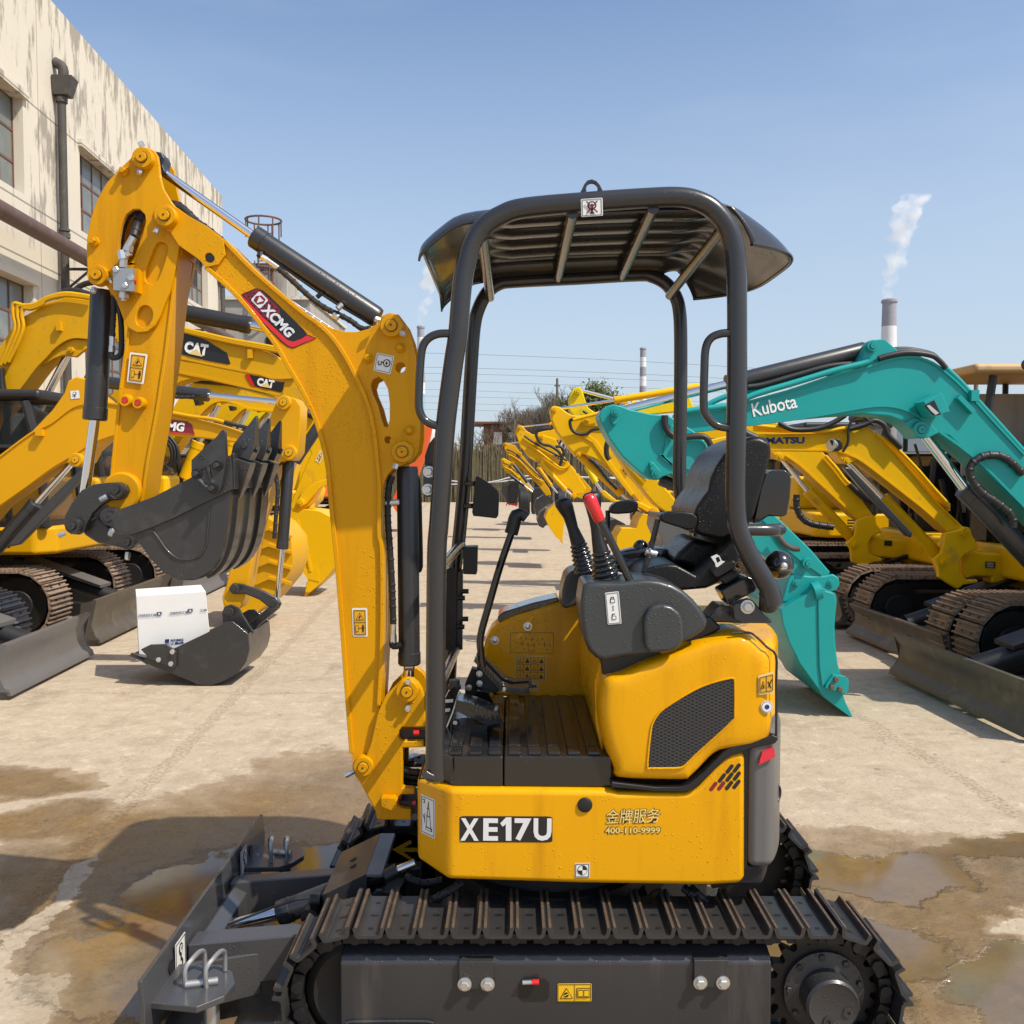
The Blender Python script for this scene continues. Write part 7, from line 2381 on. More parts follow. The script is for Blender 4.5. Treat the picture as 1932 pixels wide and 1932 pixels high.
hosep(L1, Z3, [(940, 362), (1040, 370), (1130, 368)], ya + 0.02, 0.013, None, True)
limb(L1, 'link', WL(Z3, [(1320, 1485), (1345, 1448), (1400, 1452), (1520, 1490), (1600, 1528), (1632, 1565), (1615, 1598), (1560, 1592), (1500, 1545), (1420, 1512), (1345, 1512)], ya - 0.05), ya, 0.03, M['bucket'])
limb(L1, 'link', WL(Z3, [(1570, 1575), (1615, 1595), (1470, 1720), (1432, 1690)], ya + 0.02), ya, 0.08, M['bucket'])
bp = [(745, 1868), (830, 1895), (900, 1850), (1010, 1825), (1200, 1735), (1310, 1670), (1352, 1668), (1392, 1700), (1440, 1740), (1448, 1830), (1430, 1900), (1385, 1965), (1310, 2010), (1230, 2040), (1150, 2035), (1050, 1990), (930, 1945), (835, 1905)]
# open bucket: shell strip and two side plates, so that the carton can stand inside
YB1, WB1 = 6.85, 0.58
Pb = WL(Z3, bp, YB1)
sh_ = [Pb[i] for i in range(8, len(bp))] + [Pb[0]]
inn_ = []
cc = W(Z3, (1150, 1870), YB1)
for i, q in enumerate(sh_):
    inn_.append(q + (cc - q).normalized() * 0.025)
o = MB()
o.slab(sh_ + inn_[::-1], WB1, M['bucket'])
BU1 = o.build('bucket', L1, fix=True)
o = MB()
for dy in (-0.015, WB1):
    o.slab([p + Vector((0, dy, 0)) for p in Pb[1:]], 0.015, M['bucket'])
    o.cut()
o.slab(WL(Z3, [(1285, 1620), (1300, 1585), (1335, 1572), (1385, 1592), (1400, 1625), (1440, 1690), (1470, 1730), (1450, 1790), (1390, 1770), (1330, 1700), (1290, 1680)], YB1 + 0.10), 0.03, M['bucket'])
o.cut()
o.slab(WL(Z3, [(1285, 1620), (1300, 1585), (1335, 1572), (1385, 1592), (1400, 1625), (1440, 1690), (1470, 1730), (1450, 1790), (1390, 1770), (1330, 1700), (1290, 1680)], YB1 + 0.42), 0.03, M['bucket'])
o.build('side_plate', BU1, bevel=0.005, fix=True)
o = MB()
o.slab(WL(Z3, [(815, 1832), (870, 1805), (960, 1802), (1022, 1845), (1020, 1930), (1000, 1945), (920, 1905), (870, 1890)], YB1 - 0.04), 0.024, M['bucket'])
for p in ((1002, 1845), (922, 1890), (993, 1914)):
    hexb(o, W(Z3, p, YB1 - 0.04), 0.020, 0.02, M['zinc'])
o.build('side_cutter', BU1, bevel=0.004)
o = MB()
for k in range(3):
    y = YB1 + 0.05 + k * 0.24
    d = Vector((0, y - YB1, 0))
    q0, q1, tp = W(Z3, (835, 1880), YB1) + d, W(Z3, (850, 1925), YB1) + d, W(Z3, (745, 1860), YB1) + d
    h_ = Vector((0, 0.04, 0))
    o.hexa([q0 - h_, q1 - h_, q1 + h_, q0 + h_, tp - h_ * 0.5, tp - h_ * 0.5 + Vector((0, 0, -0.006)), tp + h_ * 0.5 + Vector((0, 0, -0.006)), tp + h_ * 0.5], M['bucket'])
    o.build('tooth', BU1, bevel=0.003, fix=True)
    o = MB()
pins(BU1, Z3, [((1327, 1617), 26), ((1405, 1742), 28), ((1355, 1482), 26), ((1585, 1570), 26)], YB1 + 0.08, M['bucket'], 0.02)
sticker(WL(Z3, [(408, 335), (458, 330), (464, 376), (412, 382)], ya), [(M['sk'], [disc(0.5, 0.35, 0.2, 0.2), rect(0.45, 0.5, 0.55, 0.8)]), (M['white'], [disc(0.5, 0.35, 0.13, 0.13)])], M['white'], BO1, 'hook_sticker', lift=0.004)
for p, sz in (((232, 575), 0.05), ((560, 380), 0.03)):
    o = MB()
    o.box(W(Z3, p, ya - 0.02), (sz, 0.05, sz), pm)
    o.build('hose_clip', BO1)

# carton standing in that bucket
yb_ = 6.93
C0 = WL(Z3, [(789, 1522), (1192, 1495), (1218, 1720), (803, 1752)], yb_)
C1_ = WL(Z3, [(803, 1752), (1218, 1720), (1225, 1840), (806, 1870)], yb_)
BXC = thing('carton', tuple((C0[2] + C0[3]) / 2), 'white cardboard carton with navy print standing in the grey bucket', 'box')
o = MB()
dpt = Vector((-0.165, 0.40, 0.0))
o.hexa([C1_[3], C1_[2], C1_[2] + dpt, C1_[3] + dpt, C0[0], C0[1], C0[1] + dpt, C0[0] + dpt], M['carton'])
o.build('carton_body', BXC, bevel=0.004, fix=True)
yt = yb_ - 0.005
for p0, p1 in (((905, 1632), (800, 1637)), ((1090, 1616), (982, 1624)), ((1200, 1603), (1158, 1608))):
    text('徐工挖掘机械' if p0[0] != 1200 else '徐工', W(Z3, p0, yt), W(Z3, p1, yt), 0.020, M['navy'], BXC, 'print', bold=0.02, proud=0.002, tilt=(0, -1, 0))
for cx_, cy_ in ((922, 1626), (1102, 1608)):
    o = MB()
    o.slab(WL(Z3, [(cx_ - 14, cy_ - 9), (cx_ + 14, cy_ - 11), (cx_ + 14, cy_ + 8), (cx_ - 14, cy_ + 10)], yt - 0.002), 0.002, M['navy'])
    o.slab(WL(Z3, [(cx_ - 8, cy_ + 5), (cx_ + 8, cy_ + 4), (cx_, cy_ - 7)], yt - 0.004), 0.002, M['carton'])
    o.build('print', BXC)
text('XCMG', W(Z3, (985, 1780), yb_), W(Z3, (1065, 1775), yb_), 0.017, M['navy'], BXC, 'print', bold=0.05, shear=0.1, proud=0.003)
text('徐工集团', W(Z3, (958, 1800), yb_), W(Z3, (1066, 1793), yb_), 0.018, M['navy'], BXC, 'print', bold=0.03, proud=0.003)
o = MB()
o.slab(WL(Z3, [(957, 1774), (980, 1772), (980, 1790), (957, 1792)], yb_ - 0.003), 0.002, M['navy'])
o.build('print', BXC)

# ---------------------------------------------------------------- left row, second: curved amber boom with the black badge
ya = 9.40
L2 = thing('excavator', (-5.0, 9.5, 0), 'amber excavator with tall hunched boom and big black badge, behind the one carrying the carton', 'excavator', 'excavators parked along the factory hall')
pm = M['yel_c']
under(L2, -4.2, -1, 9.5, 2.0, 2.9, 0.66, 0.40, M['old_track'])
dozer(L2, -3.80, -1, 8.38, 10.6, 0.42, M['blade_old'], 9.5)
house(L2, -4.20, -1, 8.58, 10.45, 0.80, 1.06, pm, cabx=(0.05, 1.25), caby=(0.0, 0.40), ctop=2.26, back=2.8)
bd2 = [(B1, p) for p in ((-700, 1750), (-300, 1000), (0, 655), (110, 490), (250, 345), (480, 205), (700, 142), (950, 172), (1300, 262))] + [(B2, p) for p in ((160, -60), (390, 2), (700, 82), (1000, 140), (1150, 180), (1300, 262), (1420, 330), (1440, 400), (1400, 432), (1180, 436), (1080, 402), (820, 352), (560, 300), (350, 255), (180, 222))] + [(B1, p) for p in ((1500, 640), (1200, 590), (925, 588), (800, 576), (700, 602), (580, 682), (480, 790), (370, 905), (200, 1130), (60, 1275), (-400, 1780), (-620, 1900))]
BO2 = limb(L2, 'boom', MIX(bd2, ya), ya, 0.30, pm, 0.014)
limb(BO2, 'boom_ear', WL(B1, [(400, 885), (480, 800), (580, 690), (700, 610), (800, 585), (920, 594), (920, 690), (870, 720), (800, 780), (740, 770), (660, 762), (560, 800), (480, 850)], ya + 0.03), ya, 0.05, pm)
pins(BO2, B1, [((735, 700), 34)], ya + 0.03, pm, 0.04)
edge(BO2, MIX([(B1, p) for p in ((-300, 1640), (60, 1262), (200, 1118), (370, 893), (480, 778), (580, 670), (700, 590), (800, 566), (925, 576))], ya), ya, 0.30, pm, 0.022)
edge(BO2, MIX([(B1, p) for p in ((1240, 600),)] + [(B2, p) for p in ((180, 218), (350, 248), (560, 294), (820, 346), (1080, 396), (1180, 430), (1400, 426))], ya), ya, 0.30, pm, 0.022)
for k in range(3):
    hosep(BO2, B1, [(10 + 40 * k, 860 - 15 * k), (100 + 38 * k, 640 + 10 * k), (160 + 42 * k, 470), (140 + 45 * k, 330 + 5 * k), (145 + 50 * k, 215 + 25 * k), (250 + 40 * k, 232 + 18 * k), (380 + 30 * k, 215 + 5 * k), (500, 150 + 10 * k), (700, 105 + 12 * k), (960, 140 + 10 * k)], ya - 0.05, 0.020, pm)
    hosep(BO2, B2, [(210, -70 + 10 * k), (480, -8 + 14 * k), (800, 65 + 14 * k), (1070, 112 + 16 * k), (1260, 150 + 16 * k)], ya - 0.03, 0.019, pm)
    hosep(L2, B1, [(8, 900), (20 + 15 * k, 1100), (70 + 10 * k, 1350), (60 - 20 * k, 1620), (-30, 1800)], ya - 0.06 + 0.05 * k, 0.030)
hosep(L2, B1, [(660, 95), (800, 82), (960, 128), (1100, 170)], ya + 0.1, 0.035)
hosep(L2, B1, [(780, 80), (830, 40), (900, 5), (980, -10)], ya + 0.3, 0.030)
o = MB()
for T, p in ((B1, (628, 455)), (B2, (970, 200))):
    o.box(W(T, p, ya - 0.02), (0.045, 0.06, 0.085), pm)
    o.build('hose_clip', BO2)
    o = MB()
lg = MB()
lg.slab(WL(B2, [(192, 0), (240, -30), (330, -18), (560, 75), (742, 190), (776, 292), (752, 299), (560, 265), (300, 202)], ya - 0.006), 0.005, M['sk'])
lg.slab(WL(B2, [(192, 0), (212, 12), (302, 200), (268, 193), (195, 62)], ya - 0.010), 0.005, M['red'])
lg.build('maker_badge', BO2)
text('CAT', W(B2, (336, 128), ya - 0.008), W(B2, (562, 166), ya - 0.008), PX(B2, 112, ya), M['bwhite'], BO2, 'maker_lettering', bold=0.06, proud=0.006)
lg = MB()
lg.slab(WL(B2, [(370, 196), (452, 150), (508, 226)], ya - 0.022), 0.004, M['beige'])
lg.build('badge_triangle', BO2)
ram(L2, 'boom_cylinder', W(B1, (60, 1800), ya + 0.15), W(B1, (425, 1325), ya + 0.15), W(B1, (735, 705), ya + 0.15), PX(B1, 78, ya), PX(B1, 40, ya), M['cab'])
ram(L2, 'arm_cylinder', W(Z2, (380, 900), ya + 0.15), W(Z2, (968, 1012), ya + 0.15), W(Z2, (1330, 1090), ya + 0.15), PX(Z2, 44, ya), PX(Z2, 22, ya), M['cab'])
ST2 = limb(L2, 'arm', WL(B2, [(1320, 200), (1500, 240), (1560, 420), (1450, 800), (1250, 1250), (1160, 1560), (1090, 1780), (1040, 1780), (1060, 1500), (1130, 1150), (1240, 750), (1300, 450)], ya + 0.02), ya, 0.26, pm)
ram(L2, 'bucket_cylinder', W(B2, (1640, 880), ya + 0.1), W(B2, (1400, 1240), ya + 0.1), W(B2, (1230, 1640), ya + 0.1), PX(B2, 55, ya), PX(B2, 26, ya), M['cyl'])
b2p = [(1330, 1560), (1300, 1640), (1420, 1570), (1545, 1640), (1690, 1560), (1735, 1420), (1735, 1300), (1700, 1180), (1600, 1090), (1500, 1060), (1380, 1110), (1330, 1250)]
BU2 = bucket(L2, Z3, [(1290, 1530), (1300, 1590), (1390, 1655), (1450, 1650), (1560, 1560), (1660, 1440), (1700, 1330), (1690, 1200), (1620, 1110), (1540, 1060), (1440, 1080), (1380, 1200), (1340, 1380)], 9.35, 0.7, pm, [(1290, 1640), (1320, 1590), (1360, 1630)])
o = MB()
for k in range(4):
    o.strip(WL(Z3, [(1420 + 20 * k, 1180 + 90 * k), (1560, 1130 + 95 * k), (1690, 1180 + 90 * k)], 9.325), 0.03, 9.30, 9.345, pm)
o.build('bucket_rib', BU2, fix=True)

# ---------------------------------------------------------------- left row, third: second black badge
ya = 11.95
L3 = thing('excavator', (-5.3, 12.0, 0), 'amber excavator with the smaller black badge, its boom right below the big badged one', 'excavator', 'excavators parked along the factory hall')
under(L3, -4.2, -1, 12.0, 1.9, 2.9, 0.66, 0.40, M['old_track'])
dozer(L3, -3.9, -1, 11.0, 13.0, 0.42, M['blade'], 12.0)
house(L3, -4.4, -1, 11.1, 12.9, 0.78, 1.06, M['yel_b'], cabx=(0.4, 1.6), caby=(0.0, 0.45), ctop=2.3)
BO3 = limb(L3, 'boom', WL(B2, [(-700, 1100), (-300, 480), (-150, 330), (0, 270), (200, 220), (600, 290), (1000, 360), (1340, 420), (1360, 480), (1290, 600), (1250, 608), (1060, 560), (900, 522), (700, 478), (510, 440), (430, 436), (300, 470), (140, 560), (0, 700), (-500, 1300)], ya), ya, 0.28, M['yel_c'], 0.014)
edge(BO3, WL(B2, [(0, 420), (140, 390), (260, 378), (400, 405), (560, 435), (900, 514), (1060, 552), (1250, 600)], ya), ya, 0.28, M['yel_c'], 0.024)
pins(BO3, B2, [((193, 463), 20)], ya, M['yel_c'], 0.03)
lg = MB()
lg.slab(WL(B2, [(922, 394), (960, 398), (1190, 440), (1325, 470), (1268, 570), (1010, 512)], ya - 0.006), 0.005, M['sk'])
lg.slab(WL(B2, [(922, 394), (958, 400), (1014, 513), (980, 503), (935, 430)], ya - 0.011), 0.005, M['red'])
lg.build('maker_badge', BO3)
text('CAT', W(B2, (1036, 464), ya - 0.008), W(B2, (1200, 494), ya - 0.008), PX(B2, 78, ya), M['bwhite'], BO3, 'maker_lettering', bold=0.06, proud=0.006)
lg = MB()
lg.slab(WL(B2, [(1065, 512), (1130, 476), (1168, 530)], ya - 0.024), 0.004, M['beige'])
lg.build('badge_triangle', BO3)
ST3 = limb(L3, 'arm', WL(B2, [(1330, 430), (1560, 420), (1660, 900), (1700, 1050), (1760, 1200), (1720, 1330), (1560, 1640), (1440, 1740), (1370, 1720), (1352, 1660), (1480, 1340), (1560, 1160), (1450, 900), (1300, 600)], ya - 0.05), ya, 0.25, M['yel_b'])
limb(ST3, 'bucket_link', WL(B2, [(1420, 1640), (1470, 1520), (1600, 1440), (1720, 1400), (1740, 1450), (1640, 1500), (1520, 1640), (1450, 1690)], ya - 0.10), ya, 0.04, M['yel_b'])
pins(ST3, B2, [((1450, 1635), 36)], ya - 0.10, M['yel_b'], 0.03)
sticker(WL(B2, [(1640, 1122), (1690, 1160), (1640, 1262), (1592, 1230)], ya - 0.05), [(M['sk'], [tri(0.5, 0.28, 0.28, 0.7), rect(0.2, 0.65, 0.4, 0.72), rect(0.6, 0.55, 0.75, 0.85)]), (M['beige'], [tri(0.5, 0.29, 0.2, 0.7)])], M['beige'], ST3, 'warning_sticker', lift=0.004)
BU3 = bucket(L3, Z3, [(1690, 1070), (1760, 1020), (1850, 1030), (1950, 1080), (1990, 1200), (1960, 1330), (1880, 1430), (1800, 1500), (1770, 1500), (1785, 1425), (1748, 1370), (1790, 1240), (1740, 1150)], 11.7, 0.6, M['yel_b'], [(1760, 1540), (1778, 1440), (1850, 1440)])
o = MB()
o.slab(WL(Z3, [(1745, 1368), (1840, 1360), (1850, 1440), (1785, 1425)], 11.68), 0.02, M['yel_b'])
o.strip(WL(Z3, [(1720, 1080), (1790, 1320), (1800, 1380)], 11.68), 0.03, 11.67, 11.70, M['yel_b'])
o.build('side_cutter', BU3, fix=True)
hosep(L3, B2, [(1470, 560), (1465, 650), (1490, 730), (1530, 780), (1590, 800)], ya - 0.1, 0.04, None, True)
ram(L3, 'boom_cylinder', W(B2, (-100, 1700), ya), W(B2, (60, 900), ya), W(B2, (193, 463), ya + 0.1), PX(B2, 45, ya), PX(B2, 24, ya), M['cab'])

# ---------------------------------------------------------------- left row, further: bright yellow machines
def far_left(yc, dx, dy, k, label, pm_):
    root = thing('excavator', (-5.6, yc, 0), label, 'excavator', 'excavators parked along the factory hall')
    a = yc - 0.1
    tp = lambda l: WL(B2, [(p[0] * k + dx, p[1] * k + dy) for p in l], a)
    bo_ = limb(root, 'boom', tp([(-300, 1500), (60, 1000), (200, 760), (330, 540), (440, 455), (520, 445), (830, 520), (1180, 600), (1400, 700), (1400, 800), (1180, 760), (960, 740), (820, 690), (700, 660), (600, 690), (500, 780), (420, 880), (200, 1200), (-160, 1600)]), a, 0.3, pm_)
    edge(bo_, tp([(-100, 1500), (200, 1180), (410, 870), (490, 772), (590, 680), (700, 645), (820, 676), (960, 728), (1180, 748)]), a, 0.3, pm_, 0.03)
    pins(bo_, B2, [((660 * k + dx, 692 * k + dy), 20)], a, pm_, 0.03)
    pins(bo_, B2, [((1330 * k + dx, 740 * k + dy), 26)], a, pm_, 0.03)
    ram(root, 'boom_cylinder', tp([(330, 1400)])[0], tp([(470, 1050)])[0], tp([(660, 700)])[0], 0.09, 0.05, pm_)
    ram(root, 'arm_cylinder', tp([(420, 430)])[0], tp([(900, 470)])[0], tp([(1380, 600)])[0], 0.08, 0.04, M['cyl'])
    limb(root, 'arm', tp([(1300, 640), (1420, 560), (1480, 640), (1500, 900), (1420, 1300), (1330, 1600), (1270, 1600), (1290, 1200), (1290, 900)]), a, 0.25, pm_)
    bucket(root, B2, [(p[0] * k + dx, p[1] * k + dy) for p in ((1270, 1560), (1340, 1520), (1440, 1560), (1490, 1660), (1460, 1790), (1380, 1880), (1320, 1900), (1330, 1800), (1290, 1700))], a - 0.2, 0.8, pm_, [(1300 * k + dx, 1960 * k + dy), (1320 * k + dx, 1890 * k + dy), (1390 * k + dx, 1880 * k + dy)])
    under(root, -4.1, -1, yc, 2.0, 2.9, 0.68, 0.42, M['old_track'])
    house(root, -4.6, -1, yc - 0.9, yc + 0.9, 0.8, 1.1, pm_, cabx=(0.5, 1.7), caby=(0, 0.5), ctop=2.4)
    lm = MB()
    lm.hexa([v + Vector((0, -0.1, 0)) for v in tp([(480, 640), (540, 655), (545, 690), (500, 705)])] + [v + Vector((0, -0.25, 0)) for v in tp([(470, 650), (525, 660), (530, 695), (490, 710)])], M['black'])
    lm.build('work_lamp', root, fix=True)
    for i in range(3):
        hosep(root, B2, [((90 + 40 * i) * k + dx, 980 * k + dy), ((200 + 30 * i) * k + dx, 1100 * k + dy), ((200 + 25 * i) * k + dx, 1250 * k + dy), ((60 + 20 * i) * k + dx, 1330 * k + dy)], a - 0.12, 0.03)
    return root
far_left(14.6, 0, 0, 1.0, 'bright yellow excavator behind the badged pair, boom bend left of the dark bucket teeth', M['yel_b'])
far_left(17.4, 420, 190, 0.80, 'bright yellow excavator partly hidden by the raised dark bucket teeth', M['yel_b'])
far_left(21.0, 760, 330, 0.62, 'small far yellow excavator behind the curved boom of the mini excavator', M['lemon'])
# an orange one at the very end of the left row
OR = thing('excavator', (-3.2, 24, 0), 'orange excavator glimpsed between the curved boom and the canopy post', 'excavator', 'excavators parked along the factory hall')
limb(OR, 'boom', WL(FD, [(640, 900), (720, 800), (790, 800), (812, 806), (808, 840), (790, 880), (760, 860), (700, 900), (640, 960)], 24), 24, 0.35, M['orange'])
limb(OR, 'arm', WL(FD, [(790, 800), (815, 806), (806, 850), (788, 900), (772, 935), (762, 930), (772, 880)], 23.9), 24, 0.3, M['orange'])
bucket(OR, FD, [(748, 925), (775, 922), (785, 945), (775, 965), (750, 968), (738, 950)], 23.8, 0.9, M['orange'])
under(OR, -4.0, -1, 24, 2.2, 3.2, 0.8, 0.45, M['under'])
house(OR, -4.4, -1, 22.9, 25.1, 0.9, 1.3, M['orange'], ctop=2.8)

# ---------------------------------------------------------------- right row, nearest: teal excavator
ya = 6.10
R1 = thing('excavator', (4.6, 6.25, 0), 'teal excavator with bent teal boom and wide teal bucket, nearest in the right row', 'excavator', 'excavators parked along the right side of the yard')
pm = M['teal']
under(R1, 3.36, 1, 6.25, 1.70, 2.6, 0.62, 0.35, M['old_track'])
dozer(R1, 2.98, 1, 5.38, 7.13, 0.35, M['blade_old'], 6.25)
house(R1, 3.85, 1, 5.4, 7.1, 0.66, 0.98, pm, cabx=(0.25, 1.5), caby=(0, 0.6), ctop=2.45)
b1r = [(-70, 650), (0, 632), (100, 618), (310, 590), (600, 510), (830, 432), (960, 390), (1010, 265), (1050, 232), (1120, 224), (1160, 262), (1200, 300), (1330, 322), (1430, 370), (1500, 425), (1600, 522), (1760, 700), (1932, 885), (2500, 1520), (2400, 1640), (2260, 1560), (1932, 1210), (1850, 1130), (1640, 925), (1500, 790), (1450, 772), (1390, 790), (1330, 802), (1290, 752), (1240, 708), (1150, 675), (1000, 662), (850, 670), (640, 690), (310, 730), (0, 768), (-80, 772)]
BOr = limb(R1, 'boom', WL(A2, b1r, ya), ya, 0.24, pm, 0.012)
edge(BOr, WL(A2, [(-60, 765), (0, 762), (310, 724), (640, 684), (850, 648), (1000, 622), (1110, 612), (1210, 625), (1290, 660), (1400, 735), (1640, 910), (1850, 1115), (1990, 1260)], ya), ya, 0.24, pm, 0.016)
edge(BOr, WL(A2, [(310, 596), (600, 517), (830, 440), (1000, 395), (1160, 345), (1290, 332), (1400, 365), (1500, 440), (1600, 535), (1760, 712), (1932, 898)], ya), ya, 0.24, pm, 0.014)
limb(BOr, 'cylinder_lug', WL(A2, [(985, 385), (1010, 265), (1050, 232), (1125, 224), (1210, 300), (1190, 330), (1080, 345)], ya - 0.014), ya, 0.014, pm)
limb(BOr, 'boom_lug', WL(A2, [(1240, 710), (1300, 680), (1400, 720), (1440, 770), (1390, 796), (1330, 806), (1290, 760)], ya - 0.014), ya, 0.014, pm)
pins(BOr, A2, [((1057, 265), 34), ((1340, 750), 48)], ya - 0.014, pm, 0.03)
text('Kubota', W(A2, (356, 640), ya), W(A2, (612, 585), ya), PX(A2, 78, ya), M['bwhite'], BOr, 'maker_lettering', bold=0.012, proud=0.004)
hosep(BOr, A2, [(-60, 650), (60, 632), (160, 620), (240, 605), (380, 545), (600, 480), (830, 410), (1010, 365), (1040, 345)], ya - 0.03, 0.020, pm)
hosep(BOr, A2, [(40, 640), (200, 560), (420, 510), (700, 440), (860, 420)], ya + 0.08, 0.018, pm)
for k in range(3):
    hosep(BOr, A2, [(1090, 340 - 6 * k), (1150, 322 - 14 * k), (1260, 305 - 9 * k), (1390, 320 - 4 * k), (1440, 350), (1480, 395)], ya - 0.02 + 0.08 * k, 0.018)
    hosep(BOr, A2, [(1480, 395), (1560, 470), (1640, 560), (1760, 690), (1932, 880)], ya + 0.02 + 0.06 * k, 0.018, pm)
lb = MB()
P = WL(A2, [(1350, 590), (1455, 535), (1505, 648), (1400, 680)], ya - 0.16)
lb.slab(P, 0.15, pm)
LBx = lb.build('lamp_housing', BOr, bevel=0.006)
lb = MB()
lb.slab(WL(A2, [(1352, 612), (1412, 580), (1452, 664), (1405, 668)], ya - 0.164), 0.004, M['black'])
lb.slab(WL(A2, [(1368, 612), (1385, 608), (1440, 655), (1420, 666), (1395, 645)], ya - 0.168), 0.004, M['zinc'])
lb.build('work_lamp', LBx)
o = MB()
o.box(W(A2, (1590, 605), ya - 0.02), (0.03, 0.05, 0.14), pm, Matrix.Rotation(R(-45), 3, 'Y'))
o.box(W(A2, (1640, 555), ya - 0.02), (0.05, 0.05, 0.07), pm)
o.build('hose_clip', BOr)
ram(R1, 'arm_cylinder', W(A2, (1010, 292), ya + 0.12), W(A2, (205, 490), ya + 0.12), W(B4, (1185, 435), ya + 0.12), PX(A2, 52, ya), PX(A2, 25, ya), M['cyl'])
hosep(R1, A2, [(960, 370), (800, 385), (600, 440), (420, 492), (330, 505)], ya + 0.05, 0.020)
ram(R1, 'boom_cylinder', W(A2, (2250, 1800), ya + 0.12), W(A2, (1585, 1090), ya + 0.12), W(A2, (1340, 760), ya + 0.12), PX(A2, 62, ya), PX(A2, 30, ya), M['cyl'])
hosep(R1, A2, [(1870, 1320), (1860, 1250), (1780, 1180), (1680, 1110), (1620, 1020), (1630, 950), (1700, 905), (1800, 905), (1880, 960), (1925, 1010)], ya - 0.02, 0.024, None, True)
stk = [(B4, p) for p in ((1022, 480), (1040, 425), (1100, 378), (1160, 362), (1230, 376), (1320, 412), (1500, 452), (1700, 472))] + [(A2, p) for p in ((20, 760), (90, 830), (150, 960), (300, 1090), (520, 1275), (700, 1450), (812, 1580), (780, 1620), (600, 1600), (420, 1480), (200, 1310), (60, 1140))] + [(B4, p) for p in ((1720, 1040), (1640, 1062), (1580, 1100), (1500, 1082), (1400, 1010), (1250, 872), (1130, 712), (1050, 560))]
STr = limb(R1, 'arm', MIX(stk, ya - 0.03), ya, 0.30, pm, 0.010)
edge(STr, MIX([(B4, (1620, 850)), (B4, (1740, 950)), (A2, (120, 1020)), (A2, (430, 1280)), (A2, (560, 1440)), (A2, (760, 1590))], ya - 0.03), ya - 0.03, 0.30, pm, 0.016)
limb(STr, 'stiffener', WL(B4, [(1600, 850), (1640, 840), (1680, 640), (1720, 560), (1740, 570), (1700, 660), (1660, 870), (1740, 940), (1730, 970)], ya - 0.042), ya, 0.014, pm, 0.004)
for pa, pb in (((1183, 440), (1165, 545)), ((1575, 1030), (1522, 942))):
    o = MB()
    a, b = W(B4, pa, ya - 0.03), W(B4, pb, ya - 0.03)
    u = (b - a).normalized()
    w_ = Vector((u.z, 0, -u.x))
    r1_, r2_ = PX(B4, 46, ya), PX(B4, 28, ya)
    o.slab([a + w_ * r1_, a - u * r1_, a - w_ * r1_, b - w_ * r2_, b + u * r2_, b + w_ * r2_], -0.02, pm)
    STp = o.build('pin_retainer', STr, bevel=0.006, fix=True)
    pins(STr, B4, [(pa, 44)], ya - 0.05, pm, 0.035)
    o = MB()
    hexb(o, W(B4, pb, ya - 0.05), PX(B4, 18, ya), 0.02, pm)
    o.build('bolt', STr)
pins(STr, B5, [((310, 1727), 40)], ya - 0.03, pm, 0.04)
hosep(R1, A2, [(290, 600), (280, 640), (270, 700), (300, 760), (380, 800)], ya - 0.06, 0.025)
hosep(R1, B4, [(1655, 470), (1660, 560), (1690, 630), (1750, 680)], ya - 0.06, 0.022)
hosep(R1, A2, [(-60, 800), (30, 790), (90, 800), (120, 860), (135, 960)], ya - 0.06, 0.020)
hosep(R1, A2, [(505, 1360), (540, 1410), (590, 1440), (630, 1442)], ya - 0.08, 0.018, M['drain'])
ram(R1, 'bucket_cylinder', W(B4, (1610, 1090), ya + 0.1), W(B4, (1830, 1180), ya + 0.1), W(A2, (560, 1560), ya + 0.1), PX(B4, 60, ya), PX(B4, 30, ya), M['cyl'])
limb(R1, 'bucket_link', WL(B6, [(140, 420), (165, 335), (200, 305), (330, 322), (440, 318), (500, 305), (545, 335), (552, 385), (530, 430), (470, 445), (380, 400), (300, 450), (150, 520), (110, 520)], 6.06), 6.06, 0.03, pm)
pk = [(300, 452), (340, 405), (385, 396), (420, 410), (470, 432), (512, 450), (522, 500), (505, 680), (512, 850), (530, 980), (552, 1060), (560, 1180), (590, 1270), (655, 1400), (545, 1320), (420, 1225), (385, 1165), (330, 1090), (250, 980), (170, 820), (120, 680), (105, 580), (180, 520)]
BUr = bucket(R1, B6, pk, 5.99, 0.80, pm, None)
o = MB()
o.slab(WL(B6, [(385, 460), (440, 432), (500, 450), (520, 490), (503, 680), (512, 850), (545, 1055), (455, 1140), (415, 1150), (395, 1000), (388, 700)], 5.965), 0.022, pm)
o.build('side_edge', BUr, bevel=0.006)
o = MB()
o.tube(WL(B6, [(345, 440), (400, 425)], 6.0), 0.06, pm, 14, 1)
o.slab(WL(B6, [(455, 1120), (500, 1060), (590, 1075), (618, 1100), (615, 1180), (590, 1205), (500, 1180), (440, 1160)], 5.945), 0.03, pm)
for p in ((517, 1095), (486, 1152), (547, 1170)):
    hexb(o, W(B6, p, 5.945), 0.018, 0.02, M['rustf'])
o.build('side_cutter', BUr, bevel=0.006)
pins(BUr, B6, [((222, 373), 28), ((484, 378), 28)], 6.06, pm, 0.012)

